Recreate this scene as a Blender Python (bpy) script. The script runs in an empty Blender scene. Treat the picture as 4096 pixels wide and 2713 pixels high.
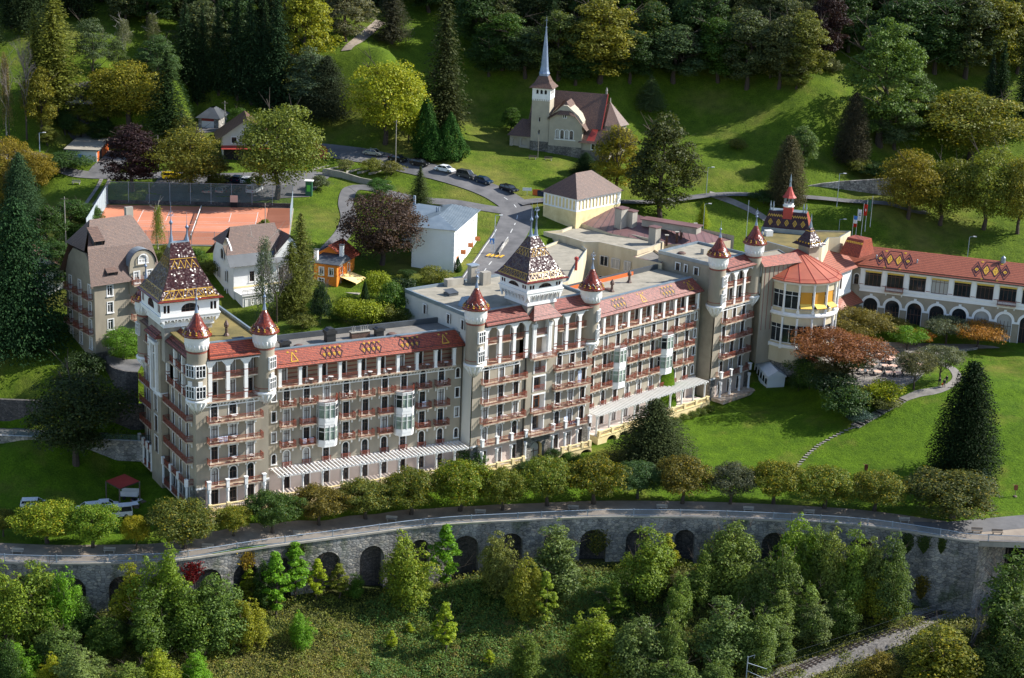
import bpy,bmesh,math,random
import numpy as np
from mathutils import Vector,Matrix
R=math.radians
rnd=random.Random(7)
sc=bpy.context.scene
COL=sc.collection
# ------------------------------------------------------------------ camera
F_PX,PITCH,ROLL,CAM_Z=7250.9,R(16.781),R(2.3752),113.92
cam=bpy.data.objects.new('camera',bpy.data.cameras.new('camera'))
COL.objects.link(cam)
cam.data.sensor_width=36.0
cam.data.lens=36.0*F_PX/4096
cam.data.clip_start=5
cam.data.clip_end=4000
cam.matrix_world=Matrix.Translation((0,0,CAM_Z))@Matrix.Rotation(math.pi/2-PITCH,4,'X')@Matrix.Rotation(ROLL,4,'Z')
sc.camera=cam
# ------------------------------------------------------------------ sky, sun, exposure
SUN_AZ,SUN_EL=R(13),R(36.5)
world=bpy.data.worlds.new('World');sc.world=world
world.use_nodes=True
wn=world.node_tree.nodes;wl=world.node_tree.links
bgn=wn.get('Background')
sky=wn.new('ShaderNodeTexSky')
sky.sky_type='NISHITA';sky.sun_disc=False
sky.sun_elevation=SUN_EL;sky.sun_rotation=math.pi/2-SUN_AZ
sky.altitude=1000;sky.air_density=1.0;sky.dust_density=0.6;sky.ozone_density=1.0
wl.new(sky.outputs[0],bgn.inputs[0])
bgn.inputs[1].default_value=0.118
sun=bpy.data.objects.new('sun',bpy.data.lights.new('sun','SUN'))
COL.objects.link(sun)
sun.data.energy=4.6;sun.data.angle=R(0.53);sun.data.color=(1.0,0.965,0.90)
sd=Vector((math.cos(SUN_EL)*math.cos(SUN_AZ),math.cos(SUN_EL)*math.sin(SUN_AZ),math.sin(SUN_EL)))
sun.rotation_euler=sd.to_track_quat('Z','Y').to_euler()
sun.location=sd*300
sc.view_settings.view_transform='Standard'
sc.view_settings.look='None'
sc.view_settings.exposure=0.95
sc.view_settings.gamma=1.0
sc.render.engine='CYCLES'
sc.cycles.max_bounces=6
sc.cycles.diffuse_bounces=3
sc.cycles.transparent_max_bounces=6
# ------------------------------------------------------------------ survey: picture points to places on the ground
KPX=4096/2367.0
def ray(u,v):
 a=u*KPX-2048;b=v*KPX-1356.5
 cr,sr=math.cos(ROLL),math.sin(ROLL)
 x=(a*cr+b*sr)/F_PX;y=-(-a*sr+b*cr)/F_PX
 c,s=math.cos(PITCH),math.sin(PITCH)
 return np.array([x,c+y*s,-s+y*c])
def at_z(u,v,z):
 d=ray(u,v);t=(z-CAM_Z)/d[2]
 return np.array([d[0]*t,d[1]*t,z])
def z_over(u,v,p):
 d=ray(u,v);t=math.hypot(p[0],p[1])/math.hypot(d[0],d[1])
 return d[2]*t+CAM_Z
def px_per_m(p):
 d=math.sqrt(p[0]**2+p[1]**2+(p[2]-CAM_Z)**2)
 return F_PX/d/KPX
EDGE_PX=[(-260,1262),(-120,1287),(0,1297),(150,1301),(300,1298),(420,1291),(600,1264),(800,1238),(1000,1213),(1200,1201),(1400,1193),(1600,1194),(1800,1201),(2000,1214),(2180,1239),(2250,1250),(2400,1254),(2700,1262)]
PROM_Z=-3.0
EDGE=np.array([at_z(u,v,PROM_Z)[:2]for u,v in EDGE_PX])
def edge_y(x):return np.interp(x,EDGE[:,0],EDGE[:,1])
# frames of the hotel: wall line origin, direction
def frame(p,ang,back):
 a=R(ang);d=np.array([math.cos(a),math.sin(a)]);n=np.array([d[1],-d[0]])
 return np.array(p)-back*n,d,n
FA=frame((-47.8,273.1),30.0,1.3)
FM=frame((-37.75,282.4),29.6,1.2)
FB=frame((-4.3,298.3),38.6,1.3)
FR=frame((14.9,318.95),46.3,1.2)
FD=frame((41.6,342.8),47.35,1.3)
def at(fr,s,o):
 q=fr[0]+fr[1]*s+fr[2]*o
 return q
ROADY=float(at_z(0,1003,4.2)[1])
def _z5(u,v):return(u/2.306/KPX,(600+v/2.306)/KPX)
NA,NB=at_z(*_z5(1860,552),27.0),at_z(*_z5(1755,848),27.0)
_nd=(NB-NA)[:2]/np.hypot(*(NB-NA)[:2]);_ld=np.array([-_nd[1],_nd[0]]);_ld=_ld if _ld[0]>0 else-_ld
FLAT=[(NA,_ld,_nd,(-19.5,18.5,-2.5,30.5),26.95,4.0),((52.0,349.5),(.9917,.1285),(-.1285,.9917),(-1.5,5,-2,4),.45,2.5),((60,336),(1,0),(0,1),(4,40,0,26),6.8,3.0),((-100.6,396.2),(1,.035),(-.035,1),(-1,14,-2,14),31.5,4.0),((-75.0,417.6),(.995,-.1),(.1,.995),(-2,8,-5,8),36.2,4.0),((0,0),(1,0),(0,1),(8,31,337,366),12.0,2.0)]
CTRL=[]
LEVEL=[(FA,-4,12,-1.0),(FM,-1,35,-1.0),(FB,-2,26,-1.3),(FR,-1,33,-.9),(FD,-1.5,11.5,-.45),(frame(at(FA,-1.8,-26),-60.0,0),2,28,-.6)]
for u,v,z in[(800,722,20.3),(700,730,19.8),(900,690,21),(765,690,20.6),(880,622,23),(1050,640,22.5),(1000,660,22.3),(1200,500,26.5),(1130,600,23.2),(1170,470,28),(1240,480,27.5),(1030,395,31.6),(1180,442,29.3),(860,358,32.6),(720,345,33.2),(950,430,29.3),(820,420,29.5),(800,480,27.5),(250,492,27),(690,492,27),(690,560,26.8),(230,560,26.8),(470,492,27),(460,575,26.6),(560,520,27),(600,430,29.6),(430,430,29.6),(300,440,29.2),(520,372,32),(330,380,31.6),(200,375,31.6),(170,425,29.2),(100,400,30.5),(110,455,27.4),(500,292,36.5),(40,480,23.5),(130,560,23.5),(150,325,34.6),(210,230,43),(60,300,36.5),(330,250,39.5),(280,170,47),(370,180,47),(180,120,51.5),(1260,347,33),(1180,345,33),(1390,360,32.4),(1240,372,32.2),(1160,395,30.8),(1330,400,30.2),(1360,440,28),(1100,250,38),(1100,180,44.5),(900,110,53),(800,130,50.5),(730,300,35.5),(620,235,40.5),(480,200,44.5),(950,200,43),(1500,270,38),(1450,180,46.5),(1300,180,46),(1700,250,41),(1600,330,34.5),(1900,190,48),(1850,240,43.5),(1650,395,31),(1750,340,34.5),(1800,400,30.5),(2100,380,31),(2000,170,49),(2300,300,37),(2200,200,46),(2150,420,28),(2350,400,30),(1950,380,31.5),(1900,455,26.6),(1640,447,27.2),(2060,470,26.2),(1680,490,24),(1525,502,24.2),(1990,545,20.6),(2250,600,17.5),(2300,560,20),(2150,520,22),(1800,480,24.6),(2367,620,17.5),(100,845,13),(20,700,16.5),(200,830,13.2),(-100,800,14),(-150,600,20),(-100,400,31),(2450,300,38),(2500,500,24),(100,922,9.0),(320,930,9.0),(-100,930,9.0),(250,880,11.5),(310,860,13.2),(0,985,4.4),(330,975,4.4),(0,1022,4.0),(330,1003,4.0),(-120,1000,4.2),(320,1025,2.2),(0,1040,2.0),(150,1100,0.0),(150,1160,-2.3),(300,1170,-2.4),(330,1090,-0.8),(0,1130,-1.2),(0,1200,-2.8),(-150,1150,-1.6),(1500,1000,-0.5),(1700,950,0.0),(1640,915,-0.1),(1750,1050,-1.6),(1600,1060,-1.8),(1900,1100,-2.2),(2180,897,6.4),(2350,835,7.6),(2300,1000,3.0),(2330,1150,-2.2),(2100,1060,0.0),(1975,987,1.7),(1800,960,0.6),(1800,900,0.8),(1870,900,2.0),(2080,940,4.3),(2050,1150,-2.8),(2200,1150,-2.6),(2367,1190,-2.9),(2367,900,6.0),(1760,872,.4),(1790,892,.6),(1738,850,.2),(1812,884,1.4),(1745,870,.2),(1775,850,.8),(2480,850,7.5),(2480,1000,4),(2500,1150,-2),(2000,860,6.9),(2130,870,6.9),(1900,830,6.9),(2240,780,7.4),(2367,790,7.6),(1770,812,6.9),(2100,800,7.0),]:
 CTRL.append(at_z(u,v,z))
for fr,s0,s1,zf,zb,dep in((FA,-1,9,-1.0,17,30),(FM,0,34,-1.0,20,14),(FB,0,25,-1.3,21.5,30),(FR,0,32,-0.8,22,26),(FD,0,10,-0.4,20,26)):
 n=max(2,int((s1-s0)/8))
 for i in range(n+1):
  s=s0+(s1-s0)*i/n
  q=at(fr,s,1.5);CTRL.append(np.array([q[0],q[1],zf]))
  q=at(fr,s,6.0);CTRL.append(np.array([q[0],q[1],zf-0.5]))
  if fr is not FA:
   q=at(fr,s,-dep);CTRL.append(np.array([q[0],q[1],zb]))
for o,z in((0,-1.2),(-8,-1.0),(-16,0.0),(-22,1.5)):
 q=at(FA,-3.5,o);CTRL.append(np.array([q[0],q[1],z]))
for x in np.linspace(EDGE[0,0],EDGE[-1,0],26):
 for o in(-1,5,9):CTRL.append(np.array([x,edge_y(x)+o,PROM_Z if o<9 else PROM_Z+.1]))
for x,y,z in((-150,520,74),(0,540,76),(150,540,76),(260,560,78),(-260,560,80),(0,700,130),(-250,700,130),(250,700,130),(-160,440,52),(190,430,40),(-140,360,27),(170,340,9)):
 CTRL.append(np.array([x,y,z]))
CTRL=np.array(CTRL)
_C=3.0
def _phi(d2):return np.sqrt(d2+_C*_C)
_A=_phi(((CTRL[:,None,:2]-CTRL[None,:,:2])**2).sum(-1))
_n=len(CTRL)
_M=np.zeros((_n+3,_n+3));_M[:_n,:_n]=_A+np.eye(_n)*-0.6
_Q=np.c_[np.ones(_n),CTRL[:,:2]/100.0];_M[:_n,_n:]=_Q;_M[_n:,:_n]=_Q.T
_W=np.linalg.solve(_M,np.r_[CTRL[:,2],0,0,0])
def hill(x,y):
 x=np.asarray(x,float);y=np.asarray(y,float);sh=np.broadcast(x,y).shape
 P=np.stack([np.broadcast_to(x,sh).ravel(),np.broadcast_to(y,sh).ravel()],-1)
 out=np.empty(len(P))
 for i in range(0,len(P),4000):
  q=P[i:i+4000]
  out[i:i+4000]=_phi(((q[:,None,:]-CTRL[None,:,:2])**2).sum(-1))@_W[:_n]+_W[_n]+q@_W[_n+1:]/100.0
 out=out.reshape(sh)
 for fr,s0,s1,zf in LEVEL:
  dx=np.broadcast_to(x,sh)-fr[0][0];dy=np.broadcast_to(y,sh)-fr[0][1]
  s=dx*fr[1][0]+dy*fr[1][1];o=dx*fr[2][0]+dy*fr[2][1]
  k=(s>s0)&(s<s1)&(o>-5)&(o<7)
  out=np.where(k,np.minimum(out,zf-.08*np.maximum(o-2,0)),out)
 X=np.broadcast_to(x,sh);Y=np.broadcast_to(y,sh)
 for o_,a_,b_,(x0,x1,y0,y1),zf,fe in FLAT:
  dx,dy=X-o_[0],Y-o_[1];p=dx*a_[0]+dy*a_[1];q=dx*b_[0]+dy*b_[1]
  d=np.hypot(np.maximum(np.maximum(x0-p,p-x1),0),np.maximum(np.maximum(y0-q,q-y1),0));w=np.clip(1-d/fe,0,1)
  out=out*(1-w)+zf*w
 out=np.where((X<-57)&(Y>291.5)&(Y<ROADY+2.9),np.minimum(out,4.1),out)
 return out
def slope(x,y):
 d=edge_y(x)-np.asarray(y,float)
 r=np.clip((np.asarray(x,float)-30)/40,0,1)
 base=-12.0-3.2*r+1.0*np.sin(np.asarray(x)*0.07)+.5*np.sin(np.asarray(x)*.21+1)
 return base-(0.30+0.05*np.sin(np.asarray(x)*0.05+1))*np.maximum(d-2-6*r,0)+0.5*np.sin(d*0.5+np.asarray(x)*.13)
def ground_z(x,y):
 x=float(x);y=float(y)
 return float(slope(x,y))if y<edge_y(x)else float(hill(x,y))
def hit(u,v,t0=230.0):
 """where the line of sight through a picture point first meets the ground"""
 d=ray(u,v);d=d/math.hypot(d[0],d[1])
 ts=np.arange(t0,700,1.0)
 xs=d[0]*ts;ys=d[1]*ts;zs=CAM_Z+d[2]*ts
 low=ys<edge_y(xs)
 g=np.where(low,slope(xs,ys),hill(xs,ys))
 k=np.argmax(zs<g)
 if zs[k]>=g[k]:k=len(ts)-1
 if k==0:k=1
 a=zs[k-1]-g[k-1];b=zs[k]-g[k]
 t=ts[k-1]+(a/(a-b)if a>0 else 0)
 x,y=d[0]*t,d[1]*t
 return np.array([x,y,ground_z(x,y)])
# ------------------------------------------------------------------ materials
def srgb(r,g,b):
 f=lambda c:c/12.92 if c<=.04045 else((c+.055)/1.055)**2.4
 return(f(r/255),f(g/255),f(b/255))
def _new(name):
 m=bpy.data.materials.new(name);m.use_nodes=True
 nt=m.node_tree;b=nt.nodes.get('Principled BSDF')
 return m,nt,b
def N(nt,t,**kw):
 n=nt.nodes.new(t)
 for k,v in kw.items():
  if k.startswith('i_'):
   key=k[2:];key=int(key)if key.isdigit()else key
   n.inputs[key].default_value=v
  else:setattr(n,k,v)
 return n
def ramp(nt,fac,stops):
 r=nt.nodes.new('ShaderNodeValToRGB');e=r.color_ramp.elements
 while len(e)<len(stops):e.new(.5)
 for i,(p,c)in enumerate(stops):e[i].position=p;e[i].color=(*c,1)
 nt.links.new(fac,r.inputs[0]);return r.outputs[0]
def mixc(nt,fac,a,b,mode='MIX'):
 m=nt.nodes.new('ShaderNodeMix');m.data_type='RGBA';m.blend_type=mode
 for sock,val in((m.inputs[0],fac),(m.inputs[6],a),(m.inputs[7],b)):
  if isinstance(val,bpy.types.NodeSocket):nt.links.new(val,sock)
  elif isinstance(val,(int,float)):sock.default_value=val
  else:sock.default_value=(*val,1)
 return m.outputs[2]
def noise(nt,vec,scale,detail=4,rough=.55):
 n=N(nt,'ShaderNodeTexNoise');n.inputs['Scale'].default_value=scale
 n.inputs['Detail'].default_value=detail;n.inputs['Roughness'].default_value=rough
 nt.links.new(vec,n.inputs['Vector']);return n.outputs['Fac']
def pos(nt):return N(nt,'ShaderNodeNewGeometry').outputs['Position']
def objco(nt):return N(nt,'ShaderNodeTexCoord').outputs['Object']
def stretch(nt,vec,s):
 m=N(nt,'ShaderNodeMapping');m.inputs['Scale'].default_value=s
 nt.links.new(vec,m.inputs['Vector']);return m.outputs[0]
def bump(nt,b,h,strength,dist=.05):
 n=N(nt,'ShaderNodeBump');n.inputs['Strength'].default_value=strength;n.inputs['Distance'].default_value=dist
 nt.links.new(h,n.inputs['Height']);nt.links.new(n.outputs[0],b.inputs['Normal'])
def plain(name,c,c2=None,scale=1.2,rough=.7,bmp=0.0,bscale=6,metal=0.0,streak=None,spec=None):
 """a surface with cloudy variation between two colours of its own, and fine relief"""
 m,nt,b=_new(name);p=pos(nt)
 c2=c2 or tuple(x*.8 for x in c)
 v=stretch(nt,p,streak)if streak else p
 f=noise(nt,v,scale,5)
 col=ramp(nt,f,[(.32,c),(.68,c2)])
 nt.links.new(col,b.inputs['Base Color'])
 b.inputs['Roughness'].default_value=rough;b.inputs['Metallic'].default_value=metal
 if spec is not None:b.inputs['Specular IOR Level'].default_value=spec
 if bmp:bump(nt,b,noise(nt,p,bscale,4),bmp)
 return m
def tiles(name,cols,row=.3,wid=.24,rough=.55,bstr=.4,scatter=.5,axes='obj',gloss=None,tilt=0.0):
 """roof tiles in courses, each tile its own tone"""
 m,nt,b=_new(name);o=objco(nt)
 s=N(nt,'ShaderNodeSeparateXYZ');nt.links.new(o,s.inputs[0])
 ad=N(nt,'ShaderNodeMath',operation='ADD');nt.links.new(s.outputs[0],ad.inputs[0]);nt.links.new(s.outputs[1],ad.inputs[1])
 cb=N(nt,'ShaderNodeCombineXYZ');nt.links.new(ad.outputs[0],cb.inputs[0]);nt.links.new(s.outputs[2],cb.inputs[1])
 br=N(nt,'ShaderNodeTexBrick');nt.links.new(cb.outputs[0],br.inputs['Vector'])
 br.inputs['Scale'].default_value=1.0;br.inputs['Brick Width'].default_value=wid;br.inputs['Row Height'].default_value=row*.7
 br.inputs['Mortar Size'].default_value=.03;br.inputs['Bias'].default_value=0
 br.inputs['Color1'].default_value=(0,0,0,1);br.inputs['Color2'].default_value=(1,1,1,1);br.inputs['Mortar'].default_value=(.5,.5,.5,1)
 big=noise(nt,o,.35,3)
 mx=N(nt,'ShaderNodeMath',operation='MULTIPLY_ADD');nt.links.new(br.outputs['Color'],mx.inputs[0]);mx.inputs[1].default_value=scatter
 sc2=N(nt,'ShaderNodeMath',operation='MULTIPLY');nt.links.new(big,sc2.inputs[0]);sc2.inputs[1].default_value=1-scatter
 nt.links.new(sc2.outputs[0],mx.inputs[2])
 n=len(cols)
 col=ramp(nt,mx.outputs[0],[(.15+.7*i/max(1,n-1),c)for i,c in enumerate(cols)])
 col=mixc(nt,br.outputs['Fac'],col,tuple(x*.35 for x in cols[0]))
 nt.links.new(col,b.inputs['Base Color'])
 b.inputs['Roughness'].default_value=rough
 if gloss:b.inputs['Specular IOR Level'].default_value=gloss
 hn=noise(nt,o,5.0 if gloss else 9.0,2)
 ah=N(nt,'ShaderNodeMath',operation='MULTIPLY_ADD');nt.links.new(br.outputs['Color'],ah.inputs[0]);ah.inputs[1].default_value=.6;nt.links.new(hn,ah.inputs[2])
 bump(nt,b,ah.outputs[0],bstr,.06)
 if tilt:
  fl=N(nt,'ShaderNodeVectorMath',operation='SNAP');nt.links.new(o,fl.inputs[0]);fl.inputs[1].default_value=(wid*1.4,wid*1.4,row)
  wn_=N(nt,'ShaderNodeTexWhiteNoise');nt.links.new(fl.outputs[0],wn_.inputs['Vector'])
  sb=N(nt,'ShaderNodeVectorMath',operation='SUBTRACT');nt.links.new(wn_.outputs['Color'],sb.inputs[0]);sb.inputs[1].default_value=(.5,.5,.5)
  ma_=N(nt,'ShaderNodeVectorMath',operation='MULTIPLY_ADD');nt.links.new(sb.outputs[0],ma_.inputs[0]);ma_.inputs[1].default_value=(tilt,)*3
  g_=N(nt,'ShaderNodeNewGeometry');nt.links.new(g_.outputs['Normal'],ma_.inputs[2])
  nm=N(nt,'ShaderNodeVectorMath',operation='NORMALIZE');nt.links.new(ma_.outputs[0],nm.inputs[0]);nt.links.new(nm.outputs[0],b.inputs['Normal'])
 return m
def masonry(name,cols,sx=.6,sz=.32,rough=.9,dark=.45,bstr=.7,moss=None):
 """rough stone blocks with joints"""
 m,nt,b=_new(name);p=pos(nt)
 v=N(nt,'ShaderNodeTexVoronoi');v.inputs['Scale'].default_value=1.0;v.inputs['Randomness'].default_value=.85
 nt.links.new(stretch(nt,p,(1/sx,1/sx,1/sz)),v.inputs['Vector'])
 e=N(nt,'ShaderNodeTexVoronoi',feature='DISTANCE_TO_EDGE');e.inputs['Scale'].default_value=1.0;e.inputs['Randomness'].default_value=.85
 nt.links.new(stretch(nt,p,(1/sx,1/sx,1/sz)),e.inputs['Vector'])
 g=N(nt,'ShaderNodeSeparateColor');nt.links.new(v.outputs['Color'],g.inputs[0])
 col=ramp(nt,g.outputs[0],[(.1+.8*i/max(1,len(cols)-1),c)for i,c in enumerate(cols)])
 st=ramp(nt,noise(nt,stretch(nt,p,(.35,.35,.12)),1.0,4),[(.38,(.55,.55,.55)),(.62,(1,1,1))])
 col=mixc(nt,1.0,col,st,'MULTIPLY')
 if moss:col=mixc(nt,ramp(nt,noise(nt,stretch(nt,p,(.3,.3,.2)),.8,5),[(.55,(0,0,0)),(.68,(.8,.8,.8))]),col,moss)
 j=ramp(nt,e.outputs['Distance'],[(.02,(dark,dark,dark)),(.09,(1,1,1))])
 nt.links.new(mixc(nt,1.0,col,j,'MULTIPLY'),b.inputs['Base Color'])
 b.inputs['Roughness'].default_value=rough
 bump(nt,b,e.outputs['Distance'],bstr,.12)
 return m
def glass(name,c,rough=.06,curtain=None):
 m,nt,b=_new(name);p=pos(nt)
 col=ramp(nt,noise(nt,p,.9,2),[(.35,c),(.6,tuple(x*1.8 for x in c))])
 if curtain:
  s=N(nt,'ShaderNodeTexWave');s.inputs['Scale'].default_value=2.2;s.inputs['Distortion'].default_value=2;nt.links.new(p,s.inputs['Vector'])
  col=mixc(nt,s.outputs['Fac'],curtain,tuple(x*.55 for x in curtain))
 nt.links.new(col,b.inputs['Base Color']);b.inputs['Roughness'].default_value=rough
 b.inputs['Specular IOR Level'].default_value=.6
 return m
def grassmat(name,a,b_,dry,patch=.05,dry_amt=.62,fine=3.0):
 m,nt,b=_new(name);p=pos(nt)
 f1=noise(nt,p,fine,6,.7)
 col=ramp(nt,f1,[(.3,tuple(x*.5 for x in a)),(.5,a),(.7,b_)])
 f2=noise(nt,p,patch,6,.6)
 col=mixc(nt,ramp(nt,f2,[(dry_amt-.12,(0,0,0)),(dry_amt+.1,(.85,.85,.85))]),col,dry)
 f3=noise(nt,p,.35,4,.6)
 col=mixc(nt,1.0,col,ramp(nt,f3,[(.3,(.66,.7,.66)),(.7,(1.2,1.14,1.05))]),'MULTIPLY')
 nt.links.new(col,b.inputs['Base Color']);b.inputs['Roughness'].default_value=.95;b.inputs['Specular IOR Level'].default_value=.15
 ad=N(nt,'ShaderNodeMath',operation='ADD');nt.links.new(noise(nt,p,2.4,5,.75),ad.inputs[0]);nt.links.new(noise(nt,p,.5,3),ad.inputs[1])
 bump(nt,b,ad.outputs[0],.9,.35)
 return m
def leafmat(name,gold=(.34,.24,.016),trans=.36,spec=.2):
 """leaf colour comes from the plant (object colour); alpha says how far autumn has come"""
 m,nt,b=_new(name);nt.nodes.remove(b)
 oi=N(nt,'ShaderNodeObjectInfo');g=N(nt,'ShaderNodeNewGeometry');o=objco(nt)
 isl=g.outputs['Random Per Island']
 f=N(nt,'ShaderNodeMath',operation='ADD');nt.links.new(noise(nt,stretch(nt,o,(1,1,1)),2.6,3),f.inputs[0])
 k=N(nt,'ShaderNodeMath',operation='MULTIPLY_ADD');nt.links.new(isl,k.inputs[0]);k.inputs[1].default_value=.5;k.inputs[2].default_value=-.25
 nt.links.new(k.outputs[0],f.inputs[1])
 a=N(nt,'ShaderNodeMath',operation='SUBTRACT');nt.links.new(f.outputs[0],a.inputs[0])
 inv=N(nt,'ShaderNodeMath',operation='SUBTRACT');inv.inputs[0].default_value=1.0;nt.links.new(oi.outputs['Alpha'],inv.inputs[1])
 nt.links.new(inv.outputs[0],a.inputs[1])
 cl=N(nt,'ShaderNodeMapRange');nt.links.new(a.outputs[0],cl.inputs[0]);cl.inputs[1].default_value=-.15;cl.inputs[2].default_value=.18
 col=mixc(nt,cl.outputs[0],oi.outputs['Color'],gold)
 val=ramp(nt,isl,[(0,(.62,.66,.62)),(.5,(1,1,1)),(1,(1.5,1.45,1.2))])
 col=mixc(nt,1.0,col,val,'MULTIPLY')
 d=N(nt,'ShaderNodeBsdfPrincipled');nt.links.new(col,d.inputs['Base Color']);d.inputs['Roughness'].default_value=.55;d.inputs['Specular IOR Level'].default_value=spec
 t=N(nt,'ShaderNodeBsdfTranslucent');nt.links.new(mixc(nt,1.0,col,(1.15,1.1,.55),'MULTIPLY'),t.inputs[0])
 mx=N(nt,'ShaderNodeMixShader');mx.inputs[0].default_value=trans
 nt.links.new(d.outputs[0],mx.inputs[1]);nt.links.new(t.outputs[0],mx.inputs[2])
 nt.links.new(mx.outputs[0],nt.nodes.get('Material Output').inputs[0])
 return m
M={}
M['stucco']=plain('stucco',srgb(158,148,130),srgb(138,129,113),.5,.92,.25,9,streak=(1,1,.35))
M['stucco_dark']=plain('stucco_grey',srgb(163,152,132),srgb(143,133,116),.5,.92,.25,9)
M['render_cream']=plain('render_cream',srgb(205,192,163),srgb(184,170,141),.4,.9,.1,streak=(1,1,.3))
M['render_pale']=plain('render_pale',srgb(208,205,196),srgb(193,190,181),.35,.9,.1,streak=(1,1,.3))
M['white']=plain('white_paint',(.80,.79,.77),(.70,.69,.66),.9,.6,.05)
M['white_bright']=plain('white_render',(.82,.81,.79),(.76,.75,.72),.4,.75)
M['pink']=plain('pink_plaster',srgb(208,192,180),srgb(192,177,166),.5,.9)
M['cream']=plain('cream_stone',srgb(228,209,158),srgb(208,186,134),.8,.85,.1)
M['stripe']=plain('stripe_paint',srgb(140,78,64),srgb(124,70,58),1,.85)
M['stripe_bg']=plain('loggia_plaster',srgb(156,135,112),srgb(140,120,100),.6,.9)
M['rust']=plain('rust_red_metal',(.25,.06,.032),(.19,.045,.026),2,.55)
M['slab']=plain('weathered_slab',srgb(205,192,172),srgb(160,130,104),1.3,.85,.1)
M['door_wood']=plain('door_wood',(.11,.045,.025),(.07,.03,.02),2,.5)
M['orange_wood']=plain('orange_wood',(.55,.17,.04),(.45,.13,.03),2,.5)
M['sash']=plain('sash_brown',(.10,.06,.045),(.07,.045,.035),2,.5)
M['glass']=glass('window_glass',(.014,.017,.02))
M['curtain']=glass('window_curtain',(.2,.2,.2),.35,(.50,.49,.46))
M['bay_glass']=glass('bay_glass',(.16,.2,.165),.12)
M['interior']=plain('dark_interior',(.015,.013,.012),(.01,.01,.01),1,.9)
M['tile_orange']=tiles('orange_roof_tile',[srgb(112,46,30),srgb(164,68,40),srgb(178,82,48),srgb(134,50,34)],scatter=.6)
M['tile_red']=tiles('red_roof_tile',[srgb(104,48,40),srgb(142,70,56),srgb(160,86,70),srgb(92,44,40)],scatter=.6)
M['tile_smooth']=tiles('even_red_tile',[srgb(150,80,56),srgb(166,92,66)],row=.36,wid=.3,scatter=.5,bstr=.25)
M['tile_glazed']=tiles('glazed_dark_tile',[srgb(58,28,26),srgb(86,40,34),srgb(70,34,32)],row=.22,wid=.16,rough=.3,bstr=.55,gloss=.42,tilt=.5)
M['tile_turret']=tiles('glazed_turret_tile',[srgb(116,46,27),srgb(156,66,36),srgb(90,38,27)],row=.24,wid=.22,rough=.22,bstr=.5,gloss=.6,tilt=.25)
M['tile_brown']=tiles('brown_roof_tile',[srgb(88,66,56),srgb(120,90,74),srgb(104,78,68),srgb(132,98,78)],scatter=.6)
M['tile_mauve']=plain('mauve_metal_roof',srgb(120,90,88),srgb(104,76,74),.3,.5)
M['yellow_tile']=plain('yellow_glazed_tile',srgb(214,172,66),srgb(176,134,46),3,.25)
M['dark_tile']=plain('dark_glazed_tile',srgb(58,34,40),srgb(48,30,34),3,.3)
M['zinc']=plain('zinc_sheet',srgb(140,152,160),srgb(118,132,142),.5,.42,metal=.35)
M['zinc_dark']=plain('dark_sheet',srgb(84,88,92),srgb(70,74,78),.5,.5,metal=.2)
M['blue_metal']=plain('blue_grey_lead',srgb(132,146,166),srgb(110,124,146),1,.4,metal=.3)
M['black']=plain('black_metal',(.018,.018,.02),(.03,.03,.03),2,.5)
M['gravel']=plain('roof_gravel',srgb(158,150,134),srgb(134,128,114),.6,.95,.5,14)
M['gravel_grey']=plain('grey_roof_gravel',srgb(128,122,114),srgb(108,104,98),.6,.95,.5,14)
M['moss']=plain('mossy_gravel',srgb(128,112,62),srgb(92,84,46),.35,.95,.5,10)
M['asphalt']=plain('asphalt',srgb(108,106,106),srgb(84,83,84),.35,.9,.15,20)
M['path']=plain('gravel_path',srgb(150,137,122),srgb(126,114,102),.5,.95,.3,12)
M['paving']=plain('grey_paving',srgb(140,134,126),srgb(116,110,104),.8,.9,.3,5)
M['ballast']=plain('ballast',srgb(140,134,128),srgb(92,88,84),2.2,.95,.9,6)
M['rail_steel']=plain('rail_steel',(.06,.045,.04),(.09,.07,.06),1,.45,metal=.5)
M['concrete']=plain('concrete',srgb(168,162,150),srgb(138,132,122),.5,.92,.2,6,streak=(1,1,.3))
M['stone_wall']=masonry('promenade_stone',[srgb(126,124,122),srgb(162,158,152),srgb(144,142,138),srgb(180,172,160)],.75,.42,moss=srgb(70,82,48))
M['stone_dark_and_shade']=masonry('dark_stone_and_shade',[srgb(84,80,78),srgb(104,98,94),srgb(72,70,70)],.5,.3)  # dark stone of small walls; also shade painted behind the promenade arches
M['stone_pale']=masonry('pale_stone',[srgb(170,166,160),srgb(206,200,190),srgb(140,136,132)],.7,.5)
M['stone_base']=masonry('rustic_base_stone',[srgb(126,120,112),srgb(150,144,134),srgb(108,104,98)],.6,.35)
M['church_wall']=plain('church_render',srgb(176,166,146),srgb(158,150,134),.5,.92,.3,5)
M['clay']=plain('clay_court',srgb(196,124,92),srgb(182,112,82),.15,.95)
M['bark']=plain('bark',(.075,.055,.04),(.045,.033,.025),3,.95,.4,8)
M['bark_pale']=plain('pale_bark',(.36,.33,.29),(.22,.20,.17),3,.9)
M['twig']=plain('bare_twigs',(.17,.14,.125),(.12,.10,.09),3,.9)
M['leaf']=leafmat('leaves')
M['needle']=leafmat('needles',trans=.16,spec=.04)
M['meadow']=grassmat('meadow_grass',(.082,.135,.009),(.135,.185,.013),(.18,.165,.04),.05,.60)
M['lawn']=grassmat('lawn_grass',(.075,.145,.005),(.115,.19,.008),(.18,.165,.035),.09,.66)
M['soil']=grassmat('slope_soil',(.035,.055,.012),(.06,.075,.018),(.09,.075,.03),.12,.55)
M['car_silver']=plain('silver_car_paint',(.42,.44,.47),(.42,.44,.47),1,.25,metal=.6)
M['car_white']=plain('white_car_paint',(.80,.80,.80),(.78,.78,.78),1,.25)
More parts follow.
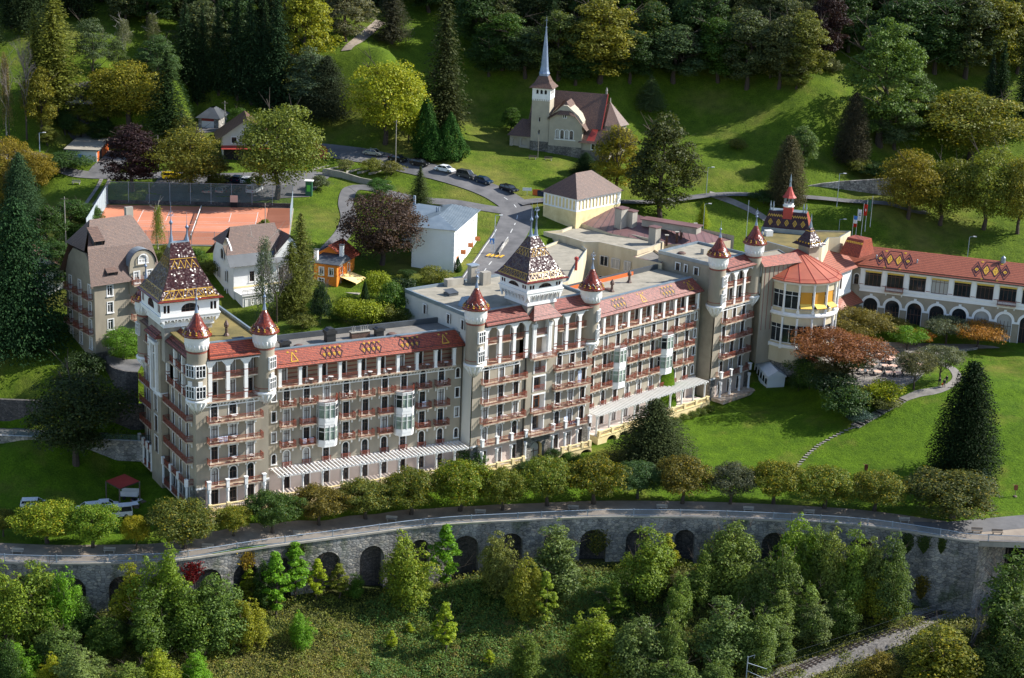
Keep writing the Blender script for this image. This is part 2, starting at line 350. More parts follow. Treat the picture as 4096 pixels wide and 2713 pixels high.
M['car_black']=plain('black_car_paint',(.012,.013,.016),(.012,.013,.016),1,.15)
M['car_blue']=plain('blue_car_paint',(.012,.03,.06),(.012,.03,.06),1,.18)
M['car_grey']=plain('grey_car_paint',(.05,.05,.05),(.06,.06,.06),1,.25)
M['car_yellow']=plain('yellow_car_paint',(.75,.55,.02),(.75,.55,.02),1,.3)
M['tyre']=plain('tyre_rubber',(.015,.015,.015),(.02,.02,.02),3,.9)
M['chrome']=plain('alloy',(.5,.5,.5),(.45,.45,.45),3,.3,metal=.8)
M['lamp_red']=plain('red_lens',(.4,.01,.01),(.4,.01,.01),2,.2)
M['galv']=plain('galvanised_steel',srgb(158,170,182),srgb(138,150,164),1,.45,metal=.3)
M['wood']=plain('weathered_wood',(.16,.12,.085),(.11,.08,.06),3,.85)
M['cloth_blue']=plain('pale_blue_cloth',(.62,.68,.86),(.74,.77,.86),2,.9)
M['tent']=plain('white_tent_sheet',(.72,.76,.80),(.78,.80,.82),.5,.55)
M['salmon']=plain('salmon_table_top',(.72,.46,.34),(.66,.42,.32),2,.6)
M['orange_wall']=plain('orange_boards',srgb(216,128,32),srgb(196,108,26),1,.8)
M['amber']=plain('amber_awning',(.62,.28,.02),(.55,.24,.02),.4,.8)
M['yellow_awning']=plain('yellow_awning',(.80,.55,.10),(.76,.5,.09),.4,.8)
M['sand_awning']=plain('sand_awning',srgb(248,220,150),srgb(240,208,140),.4,.8)
M['red_roof']=plain('red_sheet_roof',srgb(170,62,50),srgb(150,52,44),.5,.6)
M['rotunda_roof']=plain('red_rotunda_sheet',srgb(168,92,68),srgb(150,80,60),.35,.55)
M['orange_door']=plain('orange_garage_door',srgb(214,104,40),srgb(196,92,34),.6,.7)
M['yellow_line']=plain('yellow_road_paint',srgb(226,172,44),srgb(206,152,40),1,.8)
M['white_line']=plain('white_road_paint',(.62,.62,.6),(.5,.5,.48),1.5,.8)
M['blue_sign']=plain('blue_sign',(.03,.18,.55),(.03,.16,.5),1,.5)
M['green_box']=plain('green_box',(.02,.12,.06),(.02,.10,.05),1,.6)
M['lime_green']=plain('lime_bin',(.12,.55,.05),(.1,.5,.05),1,.5)
M['skin']=plain('skin',(.48,.29,.2),(.44,.26,.18),4,.6)
M['dark_cloth']=plain('dark_clothes',(.02,.02,.025),(.03,.03,.035),4,.9)
M['orange_bag']=plain('orange_bag',(.75,.16,.03),(.7,.15,.03),4,.7)
M['hair']=plain('dark_hair',(.03,.02,.015),(.04,.03,.02),6,.8)
M['net']=None
def netmat(name,c,alpha):
 m,nt,b=_new(name)
 b.inputs['Base Color'].default_value=(*c,1);b.inputs['Alpha'].default_value=alpha;b.inputs['Roughness'].default_value=.8
 return m
M['net']=netmat('green_fence_mesh',(.10,.16,.15),.38)
M['net_pale']=netmat('pale_fence_mesh',(.46,.56,.60),.62)
M['net_dark']=netmat('tennis_net_mesh',(.02,.02,.02),.6)
# ------------------------------------------------------------------ mesh helpers
class MB:
 """collects faces of one part"""
 def __init__(s):s.v=[];s.f=[];s.m=[];s.ms=[]
 def mi(s,mat):
  if mat not in s.ms:s.ms.append(mat)
  return s.ms.index(mat)
 def poly(s,pts,mat):
  n=len(s.v);s.v.extend([tuple(p)for p in pts]);s.f.append(tuple(range(n,n+len(pts))));s.m.append(s.mi(mat));return s
 def box(s,x0,x1,y0,y1,z0,z1,mat):
  n=len(s.v)
  s.v+=[(x0,y0,z0),(x1,y0,z0),(x1,y1,z0),(x0,y1,z0),(x0,y0,z1),(x1,y0,z1),(x1,y1,z1),(x0,y1,z1)]
  k=s.mi(mat)
  for f in((0,3,2,1),(4,5,6,7),(0,1,5,4),(1,2,6,5),(2,3,7,6),(3,0,4,7)):
   s.f.append(tuple(n+i for i in f));s.m.append(k)
  return s
 def prism(s,pts,y0,y1,mat):
  """outline in x,z swept along y"""
  n=len(pts);a=[(p[0],y0,p[1])for p in pts];b=[(p[0],y1,p[1])for p in pts]
  s.poly(a,mat);s.poly(b[::-1],mat)
  for i in range(n):
   j=(i+1)%n;s.poly([a[j],a[i],b[i],b[j]],mat)
  return s
 def prismx(s,pts,x0,x1,mat):
  """outline in y,z swept along x"""
  n=len(pts);a=[(x0,p[0],p[1])for p in pts];b=[(x1,p[0],p[1])for p in pts]
  s.poly(a[::-1],mat);s.poly(b,mat)
  for i in range(n):
   j=(i+1)%n;s.poly([a[i],a[j],b[j],b[i]],mat)
  return s
 def slabz(s,pts,z0,z1,mat,top=None):
  n=len(pts);a=[(p[0],p[1],z0)for p in pts];b=[(p[0],p[1],z1)for p in pts]
  s.poly(a[::-1],mat);s.poly(b,top or mat)
  for i in range(n):
   j=(i+1)%n;s.poly([a[i],a[j],b[j],b[i]],mat)
  return s
 def lathe(s,prof,mat,n=20,cx=0,cy=0,a0=0.0,a1=math.tau,cap=False,mats=None):
  full=abs(a1-a0-math.tau)<1e-6
  m=n if full else n+1;st=len(s.v)
  for r,z in prof:
   for i in range(m):
    a=a0+(a1-a0)*i/n;s.v.append((cx+r*math.cos(a),cy+r*math.sin(a),z))
  for k in range(len(prof)-1):
   kk=s.mi(mats[k]if mats else mat)
   for i in range(n):
    j=(i+1)%m
    s.f.append((st+k*m+i,st+k*m+j,st+(k+1)*m+j,st+(k+1)*m+i));s.m.append(kk)
  return s
 def tube(s,p,q,r0,r1,mat,n=6):
  p=Vector(p);q=Vector(q);d=(q-p)
  if d.length<1e-6:return s
  d.normalize();u=d.orthogonal().normalized();w=d.cross(u);st=len(s.v)
  for c,r in((p,r0),(q,r1)):
   for i in range(n):
    a=math.tau*i/n;s.v.append(tuple(c+(u*math.cos(a)+w*math.sin(a))*r))
  k=s.mi(mat)
  for i in range(n):
   j=(i+1)%n;s.f.append((st+i,st+j,st+n+j,st+n+i));s.m.append(k)
  s.f.append(tuple(st+i for i in reversed(range(n))));s.m.append(k)
  s.f.append(tuple(st+n+i for i in range(n)));s.m.append(k)
  return s
 def wall(s,x0,x1,z0,z1,holes,mat,y=0.0,depth=.28,rmat=None):
  """a wall face in the plane y with real openings (x0,x1,z0,z1,arch) and their reveals"""
  xs=sorted({x0,x1,*[h[0]for h in holes],*[h[1]for h in holes]});zs=sorted({z0,z1,*[h[2]for h in holes],*[h[3]for h in holes]})
  xs=[x for x in xs if x0<=x<=x1];zs=[z for z in zs if z0<=z<=z1]
  for k in range(len(zs)-1):
   run=None
   for i in range(len(xs)-1):
    cx,cz=(xs[i]+xs[i+1])/2,(zs[k]+zs[k+1])/2
    ins=any(h[0]<cx<h[1]and h[2]<cz<h[3]for h in holes)
    if not ins:s.poly([(xs[i],y,zs[k]),(xs[i+1],y,zs[k]),(xs[i+1],y,zs[k+1]),(xs[i],y,zs[k+1])],mat)
  rm=rmat or mat
  for h in holes:
   a,b,c,d=h[:4];arch=h[4]if len(h)>4 else 0
   D=y+depth
   top=d-arch
   s.poly([(a,y,c),(a,y,top),(a,D,top),(a,D,c)],rm);s.poly([(b,y,c),(b,D,c),(b,D,top),(b,y,top)],rm)
   s.poly([(a,y,c),(a,D,c),(b,D,c),(b,y,c)],rm)
   if not arch:s.poly([(a,y,d),(b,y,d),(b,D,d),(a,D,d)],rm)
   else:
    n=10;mx=(a+b)/2;hw=(b-a)/2
    pts=[(mx-hw*math.cos(math.pi*i/n),top+arch*math.sin(math.pi*i/n))for i in range(n+1)]
    for i in range(n):
     p,q=pts[i],pts[i+1]
     s.poly([(p[0],y,p[1]),(q[0],y,q[1]),(q[0],y,d),(p[0],y,d)],mat)
     s.poly([(p[0],y,p[1]),(p[0],D,p[1]),(q[0],D,q[1]),(q[0],y,q[1])],rm)
  return s
 def mesh(s,name):
  me=bpy.data.meshes.new(name);me.from_pydata(s.v,[],s.f)
  for k in s.ms:me.materials.append(M[k])
  me.polygons.foreach_set('material_index',s.m);me.update();return me
WM={}
def wm(o):return WM.get(o.name,Matrix.Identity(4))
def link(name,me,parent=None,mat=None,smooth=False):
 o=bpy.data.objects.new(name,me);COL.objects.link(o)
 mw=mat if mat is not None else Matrix.Identity(4)
 if parent is not None:
  o.parent=parent;o.matrix_local=wm(parent).inverted()@mw
 else:o.matrix_world=mw
 WM[o.name]=mw.copy()
 if smooth and me is not None:
  me.polygons.foreach_set('use_smooth',[True]*len(me.polygons))
 return o
def part(name,mb,parent=None,mat=None,smooth=False,label=None):
 o=link(name,mb.mesh(name),parent,mat,smooth)
 if label:o['label']=label
 return o
def tag(o,label,cat,group=None,kind=None):
 if label:o['label']=label
 if cat:o['category']=cat
 if group:o['group']=group
 if kind:o['kind']=kind
 return o
def thing(name,label,cat,loc=(0,0,0),rz=0.0,group=None):
 mw=Matrix.Translation(loc)@Matrix.Rotation(rz,4,'Z')
 o=link(name,None,None,mw);o.empty_display_size=.5
 return tag(o,label,cat,group)
def dup(root,mw,label=None,group=None):
 """copy of a thing with copies of its parts and their sub-parts"""
 def rec(o,par):
  c=o.copy();COL.objects.link(c);c.parent=par
  for ch in KIDS.get(o.name,[]):rec(ch,c)
  return c
 r=rec(root,None);r.matrix_world=mw;WM[r.name]=mw.copy()
 if label:r['label']=label
 if group:r['group']=group
 return r
KIDS={}
def remember(root):
 for o in[root,*root.children_recursive]:KIDS[o.name]=list(o.children)
 return root
def struct(name,mb,mat=None,smooth=False):
 o=part(name,mb,None,mat,smooth);o['kind']='structure';return o
def FMX(fr,s=0,o=0,z=0):
 """matrix: local x along the wall, local -y outwards"""
 q=at(fr,s,o);a=math.atan2(fr[1][1],fr[1][0])
 return Matrix.Translation((q[0],q[1],z))@Matrix.Rotation(a,4,'Z')
# ------------------------------------------------------------------ the ground: upper hillside and lower slope
def grid(name,xs,ys,zf,yf=None,mats=('meadow',),pick=None):
 X,Y=np.meshgrid(xs,ys)
 if yf is not None:Y=yf(X,Y)
 Z=zf(X,Y);nx,ny=len(xs),len(ys)
 co=np.stack([X.ravel(),Y.ravel(),Z.ravel()],-1)
 i=np.arange(nx*ny).reshape(ny,nx)
 q=np.stack([i[:-1,:-1],i[:-1,1:],i[1:,1:],i[1:,:-1]],-1).reshape(-1,4)
 me=bpy.data.meshes.new(name);me.vertices.add(len(co));me.vertices.foreach_set('co',co.ravel())
 me.loops.add(q.size);me.loops.foreach_set('vertex_index',q.ravel());me.polygons.add(len(q))
 me.polygons.foreach_set('loop_start',np.arange(0,q.size,4));me.polygons.foreach_set('loop_total',np.full(len(q),4))
 for k in mats:me.materials.append(M[k])
 if pick is not None:
  c=co[q].mean(1);me.polygons.foreach_set('material_index',pick(c).astype(np.int32))
 me.polygons.foreach_set('use_smooth',np.ones(len(q),bool));me.update(calc_edges=True)
 o=link(name,me);o['kind']='structure';return o
def _lawn(c):
 x,y=c[:,0],c[:,1]
 return((y<edge_y(x)+75)&(y<352)&(x>-52)&(y<300+(x+40)*.9))|((x<-52)&(y<300))|((y<372)&(x>60))
ground=grid('ground',np.arange(-240,261,1.5),np.linspace(0,1,260),lambda X,Y:hill(X,Y),lambda X,T:edge_y(X)-.4+(560-edge_y(X))*T**1.15,('meadow','lawn'),_lawn)
far_hill=grid('hillside',np.arange(-420,421,12.0),np.arange(556,900,12.0),lambda X,Y:np.maximum(hill(X,Y),60)-.5)
lower=grid('slope_ground',np.arange(-240,261,2.0),np.linspace(0,1,70),lambda X,Y:slope(X,Y),lambda X,T:150+(edge_y(X)+.6-150)*T,('soil',))
def spline(pts,step=1.2):
 P=[np.array(p,float)for p in pts];out=[]
 for i in range(len(P)-1):
  p0=P[max(0,i-1)];p1,p2=P[i],P[i+1];p3=P[min(len(P)-1,i+2)]
  n=max(2,int(np.linalg.norm((p2-p1)[:2])/step))
  for k in range(n):
   t=k/n
   out.append(.5*(2*p1+(p2-p0)*t+(2*p0-5*p1+4*p2-p3)*t*t+(3*p1-p0-3*p2+p3)*t**3))
 out.append(P[-1]);return np.array(out)
def strip(name,line,w0,w1,mat,off=.12,zfix=None,kind='structure',across=6,dash=None,level=0.0):
 """a ribbon laid on the ground between w0 and w1 metres left of a line"""
 L=np.asarray(line)[:,:2];T=np.gradient(L,axis=0);T/=np.linalg.norm(T,axis=1)[:,None]+1e-9
 Nn=np.stack([-T[:,1],T[:,0]],-1);m=MB()
 ws=np.linspace(w0,w1,across);P=L[:,None,:]+Nn[:,None,:]*ws[None,:,None]
 Z=hill(P[...,0],P[...,1])+off if zfix is None else np.full(P.shape[:2],zfix)
 if level:Z=Z*(1-level)+(hill(L[:,0],L[:,1])+off)[:,None]*level
 acc=0
 for i in range(len(L)-1):
  acc+=np.linalg.norm(L[i+1]-L[i])
  if dash and(acc%(dash[0]+dash[1]))>dash[0]:continue
  for k in range(across-1):
   m.poly([(*P[i,k],Z[i,k]),(*P[i+1,k],Z[i+1,k]),(*P[i+1,k+1],Z[i+1,k+1]),(*P[i,k+1],Z[i,k+1])],mat)
 o=part(name,m,smooth=True);o['kind']=kind;return o
def gpx(pts):return[hit(u,v)for u,v in pts]
main_line=spline(gpx([(640,330),(700,341),(770,351),(860,366),(960,388),(1040,407),(1110,432),(1165,458),(1196,490),(1180,540),(1146,592),(1112,640),(1090,690)]))
strip('road',main_line,-3.6,3.6,'asphalt',.14,across=8)
strip('road_centre_marking',main_line[len(main_line)//2:],-.09,.09,'white_line',.165,across=2,dash=(2.2,2.6))
strip('road_edge_marking',main_line[len(main_line)*2//3:],-3.3,-3.12,'white_line',.165,across=2)
right_line=spline(gpx([(1196,470),(1260,462),(1360,462),(1480,466),(1640,449),(1780,450),(1900,457),(2080,478),(2140,490)]))
strip('road',right_line,-2.1,2.1,'asphalt',.15,level=.75)
branch=spline(gpx([(1188,492),(1120,482),(1050,470),(980,464),(915,452),(855,436),(812,438),(800,470),(806,505),(790,545),(752,590),(716,620),(690,660)]))
strip('road',branch,-1.7,1.7,'asphalt',.13)
left_line=spline(gpx([(-60,350),(30,358),(95,368),(150,394),(235,407),(330,408),(400,402)]))
strip('road',left_line,-1.9,1.9,'asphalt',.13)
strip('driveway',spline(gpx([(283,350),(262,375),(236,402)])),-3.2,3.2,'asphalt',.15)
trk=spline(gpx([(247,408),(238,428),(222,452),(205,476)]))
strip('track',trk,-1.3,-.5,'paving',.1,across=3);strip('track',trk,.5,1.3,'paving',.1,across=3)
strip('parking_ground',spline(gpx([(360,420),(450,426),(560,424),(700,420),(745,425)])),-9.5,6.5,'asphalt',.1,across=10)
strip('yard',spline(gpx([(425,300),(480,300),(560,296)])),-3.5,4.5,'asphalt',.12,across=8)
low_road=spline([at_z(u,v,4.2)for u,v in[(-300,1005),(-120,1005),(0,1003),(160,1000),(330,990),(400,984)]])
strip('road',low_road,-1.5,2.6,'asphalt',.1,zfix=4.3)
foot=spline(gpx([(1640,449),(1700,470),(1760,500),(1810,540)]));strip('footpath',foot,-.9,.9,'paving',.1,across=3)
strip('footpath',spline(gpx([(800,118),(822,98),(845,80),(880,50)])),-1.3,1.3,'path',.15,across=4)
strip('yard',spline(gpx([(150,235),(200,222),(245,210)])),-3,3,'asphalt',.15,across=6)
eline=spline([np.array([*p,0])for p in EDGE],1.0)
strip('promenade_path',eline,.25,6.6,'path',.06,across=8)
strip('path',spline([*[hit(u,v)for u,v in((2120,1222),(2200,1222),(2280,1216),(2400,1205),(2560,1190))]]),-2.4,2.8,'asphalt',.08,across=6)
gp=spline(gpx([(2165,838),(2200,852),(2212,876),(2184,897),(2120,912),(2085,925)]))
strip('garden_path',gp,-.9,.9,'paving',.08,across=3)
# stone steps and stepping stones down the lawn
stp=spline(gpx([(2085,925),(2030,955),(1975,987)]),.5)
n_st=34;root=thing('stone_steps','long flight of grey stone steps climbing the lawn in three runs','steps',tuple(stp[-1]))
for i in range(n_st):
 t=i/n_st;
 if i in(11,12,22,23):continue
 q=stp[int(t*(len(stp)-1))];q2=stp[min(len(stp)-1,int(t*(len(stp)-1))+2)]
 a=math.atan2(*(q2-q)[[1,0]])if np.linalg.norm((q2-q)[:2])>.01 else 0
 part('step',MB().box(-.17,.17,-1.0,1.0,-.25,.12,'paving'),root,Matrix.Translation((q[0],q[1],ground_z(q[0],q[1])+.06))@Matrix.Rotation(a,4,'Z'))
for k in(11.5,22.5):
 q=stp[int(k/n_st*(len(stp)-1))]
 part('landing',MB().box(-.75,.75,-1.0,1.0,-.3,.1,'paving'),root,Matrix.Translation((q[0],q[1],ground_z(q[0],q[1])+.06))@Matrix.Rotation(a,4,'Z'))
ss=spline(gpx([(1972,989),(1945,1000),(1905,1022),(1870,1048),(1838,1085)]),.78)
me=MB().slabz([(-.42,-.22),(.38,-.25),(.44,.2),(-.36,.26)],-.05,.04,'paving').mesh('stepping_stone')
for i,q in enumerate(ss):
 o=link('stepping_stone',me,None,Matrix.Translation((q[0],q[1]+rnd.uniform(-.15,.15),ground_z(q[0],q[1])+.07))@Matrix.Rotation(rnd.uniform(-.3,.6),4,'Z'))
 tag(o,'flat grey stepping stone set in the lawn below the stone steps','stepping stone','stepping stones across the lawn')
# ------------------------------------------------------------------ promenade wall with its blind arches, railing
EL=np.r_[0,np.cumsum(np.linalg.norm(np.diff(eline[:,:2],axis=0),axis=1))]
def along(s,off,z):
 x=np.interp(s,EL,eline[:,0]);y=np.interp(s,EL,eline[:,1])
 x2=np.interp(s+.5,EL,eline[:,0]);y2=np.interp(s+.5,EL,eline[:,1]);x1=np.interp(s-.5,EL,eline[:,0]);y1=np.interp(s-.5,EL,eline[:,1])
 t=np.array([x2-x1,y2-y1]);t/=np.linalg.norm(t)
 return(x-t[1]*off,y+t[0]*off,z)
def s_of_x(x):return float(np.interp(x,eline[:,0],EL))
S_END=s_of_x(79.5)
wm_=MB();holes=[]
for u in(-30,95,205,318,400,500,580,655,757,857,965,1072,1178,1280,1373,1480,1590,1690,1800,1900,2000):
 x=at_z(u,1300,-8)[0];x=float(np.clip(x*(283/283),-99,78));s=s_of_x(x);w_=(2.1,1.75,2.3)[len(holes)%3];holes.append([s-w_,s+w_,-14,-5.3,w_])
wm_.wall(0,S_END,-22,PROM_Z-.15,holes,'stone_wall',0,1.5,'stone_wall')
for h in holes:wm_.poly([(h[0]-.1,1.48,-22),(h[1]+.1,1.48,-22),(h[1]+.1,1.48,-5.2),(h[0]-.1,1.48,-5.2)],'stone_dark_and_shade')  # arch backs coloured darker than the wall: recess shade put into the colour
# follow the curve of the promenade
v2=[];f2=[];m2=[]
for f,mi in zip(wm_.f,wm_.m):
 pts=[wm_.v[i]for i in f];xs=[p[0]for p in pts];a,b=min(xs),max(xs)
 if b-a>2.2 and len(pts)==4:
  n=int((b-a)/1.5)+1;zlo,zhi=min(p[2]for p in pts),max(p[2]for p in pts);y=pts[0][1]
  for k in range(n):
   c,d=a+(b-a)*k/n,a+(b-a)*(k+1)/n;n0=len(v2)
   v2+=[(c,y,zlo),(d,y,zlo),(d,y,zhi),(c,y,zhi)];f2.append((n0,n0+1,n0+2,n0+3));m2.append(mi)
 else:
  n0=len(v2);v2+=pts;f2.append(tuple(range(n0,n0+len(pts))));m2.append(mi)
wm_.v=[along(p[0],p[1]-.35,p[2])for p in v2];wm_.f=f2;wm_.m=m2
wroot=tag(part('retaining_wall',wm_),'long curved grey stone retaining wall with blind arches under the promenade','wall')
cp=MB();s=0.0
while s<S_END-.1:
 e=min(S_END,s+1.5);A,B=[along(s,o,0)[:2]for o in(-.5,.3)],[along(e,o,0)[:2]for o in(-.5,.3)]
 z0,z1=PROM_Z-.2,PROM_Z+.1
 cp.poly([(*A[0],z1),(*B[0],z1),(*B[1],z1),(*A[1],z1)],'concrete');cp.poly([(*A[0],z0),(*B[0],z0),(*B[0],z1),(*A[0],z1)],'concrete');cp.poly([(*A[0],z0),(*A[1],z0),(*B[1],z0),(*B[0],z0)],'concrete');s=e
part('coping',cp,wroot)
# wing of the wall running back to the railway underpass, and the bridge deck over it
WX=at_z(2205,1250,-3);wx0=np.array([79.5,edge_y(79.5)])
m=MB();q=wx0+np.array([6.5,6.0])
m.poly([(*wx0,-22),(*q,-22),(*q,PROM_Z-.2),(*wx0,PROM_Z-.2)],'stone_wall')
part('wing_wall',m,wroot)
br=MB();b0,b1=wx0+np.array([0,-.3]),wx0+np.array([34,.4])
br.slabz([b0,b1,b1+np.array([0,6.8]),b0+np.array([0,6.8])],PROM_Z-.9,PROM_Z+.05,'concrete','path')
broot=tag(part('bridge_deck',br),'concrete bridge deck carrying the promenade over the railway','bridge')
ab=MB().box(-5,12,0,1.2,-20,PROM_Z-.9,'stone_dark_and_shade')
part('abutment',ab,broot,Matrix.Translation((wx0[0]+16.5,wx0[1]+.6,0)))
part('underpass_dark',MB().box(-3,16,0,.8,-21,PROM_Z-.9,'interior'),broot,Matrix.Translation((wx0[0]+1,wx0[1]+9.5,0)))  # near-black box painted as the darkness inside the underpass
rr=thing('promenade_railing','long pale steel railing of upright bars along the promenade edge','railing',along(S_END/2,0,PROM_Z))
bars=MB();tops=MB();s=2.0;post_me=MB().box(-.07,.07,-.06,.06,0,1.25,'galv').mesh('post')
while s<S_END+20:
 if s<=S_END:p=along(s,-.1,PROM_Z+.1)
 else:p=(wx0[0]+(s-S_END),wx0[1]-.1+(s-S_END)*.02,PROM_Z+.05)
 bars.box(p[0]-.024,p[0]+.024,p[1]-.02,p[1]+.02,p[2]+.12,p[2]+1.05,'galv')
 if abs((s*7)%28)<1.01 and abs(round(s/4)*4-s)<.09:link('post',post_me,rr,Matrix.Translation(p))
 s+=.17
s=2.0
while s<S_END+19:
 e=s+1.0
 P,Q=[along(t,-.1,PROM_Z+.1)if t<=S_END else(wx0[0]+(t-S_END),wx0[1]-.1+(t-S_END)*.02,PROM_Z+.05)for t in(s,e)]
 for h,r in((1.1,.06),(.12,.045)):tops.tube((P[0],P[1],P[2]+h),(Q[0],Q[1],Q[2]+h),r,r,'galv',5)
 s=e
part('bar',bars,rr)['kind']='stuff';part('rail',tops,rr)
# ------------------------------------------------------------------ railway below
rl=[hit(u,v,200)for u,v in((1640,1640),(1800,1572),(1900,1528),(2000,1487),(2100,1446),(2180,1412))]
rl.append(np.array([wx0[0]+8.5,wx0[1]+3,-15.8]));rl.append(np.array([wx0[0]+16,wx0[1]+9,-15.6]))
rl=spline(rl,1.0);zz=np.array([slope(p[0],min(p[1],edge_y(p[0])-1))for p in rl]);zz=np.convolve(np.r_[[zz[0]]*6,zz,[zz[-1]]*6],np.ones(13)/13,'valid')+.35
T=np.gradient(rl[:,:2],axis=0);T/=np.linalg.norm(T,axis=1)[:,None];NR=np.stack([-T[:,1],T[:,0]],-1)
def ribbon(m,o0,o1,dz0,dz1,mat):
 for i in range(len(rl)-1):
  a0,a1=rl[i,:2]+NR[i]*o0,rl[i,:2]+NR[i]*o1;b0,b1=rl[i+1,:2]+NR[i+1]*o0,rl[i+1,:2]+NR[i+1]*o1
  m.poly([(*a0,zz[i]+dz0),(*b0,zz[i+1]+dz0),(*b1,zz[i+1]+dz1),(*a1,zz[i]+dz1)],mat)
m=MB();ribbon(m,-2.7,-1.9,-1.2,0,'ballast');ribbon(m,-1.9,1.9,0,0,'ballast');ribbon(m,1.9,3.6,0,-.1,'paving');ribbon(m,3.6,4.6,-.1,-1.5,'soil')
struct('railway_bed',m)
tr=thing('railway_track','single narrow railway track with rack rail on grey ballast','railway track',(*rl[len(rl)//2,:2],float(zz[len(rl)//2])))
for o in(-.53,0,.53):
 m=MB();ribbon(m,o-.05,o+.05,.2,.2,'rail_steel');ribbon(m,o-.05,o-.05,.05,.2,'rail_steel');part('rail' if o else 'rack_rail',m,tr)
m=MB()
for i in range(len(rl)-1):
 a=rl[i,:2]+NR[i]*-.95;b=rl[i,:2]+NR[i]*.95;t=T[i]*.13
 m.poly([(*(a-t),zz[i]+.07),(*(a+t),zz[i]+.07),(*(b+t),zz[i]+.07),(*(b-t),zz[i]+.07)],'rail_steel')
part('sleeper',m,tr)['kind']='stuff'
def mast(p,h,label):
 r=thing('catenary_mast',label,'mast',p)
 part('pole',MB().tube((0,0,0),(0,0,h),.11,.08,'galv',8),r,wm(r))
 part('bracket',MB().tube((0,0,h*.82),(3.2,.6,h*.62),.045,.04,'galv').tube((0,0,h*.6),(3.0,.6,h*.35),.04,.035,'galv').tube((0,0,h*.97),(1.1,.3,h*1.02),.035,.03,'galv').tube((1.1,.3,h*1.02),(1.0,.3,h*.93),.03,.03,'galv'),r,wm(r))
 return r
q=hit(1722,1600,200);mast((q[0],q[1],ground_z(q[0],q[1])),6.2,'grey steel mast with slanting brackets beside the railway track')
q=rl[-9];mast((q[0]+2.2,q[1]-1.6,-16),6.5,'grey steel mast by the railway underpass below the bridge')
p=hit(2052,1570,200);o=thing('lamp_post','small post with a round top beside the railway ballast','lamp post',tuple(p));part('pole',MB().tube((0,0,0),(0,0,1.6),.06,.05,'galv'),o,wm(o));part('lamp',MB().lathe([(.02,1.55),(.2,1.65),(.18,1.85),(.01,1.9)],'galv',10),o,wm(o))
def wire(name,a,b,sag,r,mat,label,cat='cable',group=None):
 m=MB();a=Vector(a);b=Vector(b);prev=a
 for i in range(1,15):
  t=i/14;c=a.lerp(b,t)-Vector((0,0,sag*4*t*(1-t)))
  m.tube(prev,c,r,r,mat,4);prev=c
 return tag(part(name,m),label,cat,group)
q=hit(1722,1600,200)
for dz,dx,nm in((5.2,2.4,'upper'),(4.0,2.9,'middle'),(2.9,2.9,'lower')):
 wire('overhead_wire',(q[0]+dx,q[1]+.5,ground_z(q[0],q[1])+dz),(wx0[0]+3,wx0[1]-1.0,-15.8+dz+.3),.4,.014,'zinc_dark',f'{nm} of the three thin overhead wires above the railway','wire','railway overhead wires')
# ------------------------------------------------------------------ the palace hotel
_q=at(FB,12.9,0)
hotel=thing('palace_hotel','huge grand hotel with white turrets, patterned tile roofs and rows of red balconies','hotel',(_q[0],_q[1],-1.3))
_wc={}
def window_mesh(w,h,arch=0.0,leaves=2,transom=True,sur=.17,sash='sash',sill=False,surm='white'):
 key=(w,h,arch,leaves,transom,sur,sash,sill,surm)
 if key in _wc:return _wc[key]
 f=MB();hw=w/2;t=h-arch
 def ring(a,y0,y1,mat,o):
  if not arch:
   f.box(-hw-o,-hw+a,y0,y1,0,h,mat);f.box(hw-a,hw+o,y0,y1,0,h,mat);f.box(-hw-o,hw+o,y0,y1,h-a,h+o,mat)
  else:
   f.box(-hw-o,-hw+a,y0,y1,0,t,mat);f.box(hw-a,hw+o,y0,y1,0,t,mat);n=10
   for i in range(n):
    b0,b1=math.pi*i/n,math.pi*(i+1)/n
    P=lambda r,b:(-math.cos(b)*(hw+r),t+math.sin(b)*(arch+r))
    p=[P(-a,b0),P(o,b0),P(o,b1),P(-a,b1)]
    f.poly([(p[k][0],y0,p[k][1])for k in(0,3,2,1)],mat)
    f.poly([(p[1][0],y0,p[1][1]),(p[2][0],y0,p[2][1]),(p[2][0],y1,p[2][1]),(p[1][0],y1,p[1][1])],mat)
    f.poly([(p[0][0],y0,p[0][1]),(p[0][0],y1,p[0][1]),(p[3][0],y1,p[3][1]),(p[3][0],y0,p[3][1])],mat)
 if sur:ring(0.0,-.06,.02,surm,sur)
 ring(.09,.14,.22,sash,.02)
 f.box(-hw,hw,.14,.22,0,.12,sash)
 for i in range(1,leaves):x=-hw+w*i/leaves;f.box(x-.045,x+.045,.14,.22,.1,(t if arch else h)-.05,sash)
 if transom:f.box(-hw,hw,.135,.215,t*.74,t*.74+.09,sash)
 if sill:f.box(-hw-sur-.05,hw+sur+.05,-.16,.0,-.16,.0,surm)
 p=MB()
 if arch:
  n=10;pts=[(-hw,.18,0),(hw,.18,0)]+[(math.cos(math.pi*i/n)*hw,.18,t+math.sin(math.pi*i/n)*arch)for i in range(n+1)]
  g=lambda mat:MB().poly(pts,mat)
 else:g=lambda mat:MB().poly([(-hw,.18,0),(hw,.18,0),(hw,.18,h),(-hw,.18,h)],mat)
 _wc[key]=(f.mesh('window'),[g('glass').mesh('pane'),g('curtain').mesh('pane'),g('interior').mesh('pane')])
 return _wc[key]
def put_window(name,root,mx,s,z,w,h,o=0.0,**kw):
 me,panes=window_mesh(w,h,**kw)
 mw=mx@Matrix.Translation((s,-o,z))
 a=link(name,me,root,mw)
 link('pane',rnd.choices(panes,(.5,.34,.16))[0],a,mw)
 return a
_bc={}
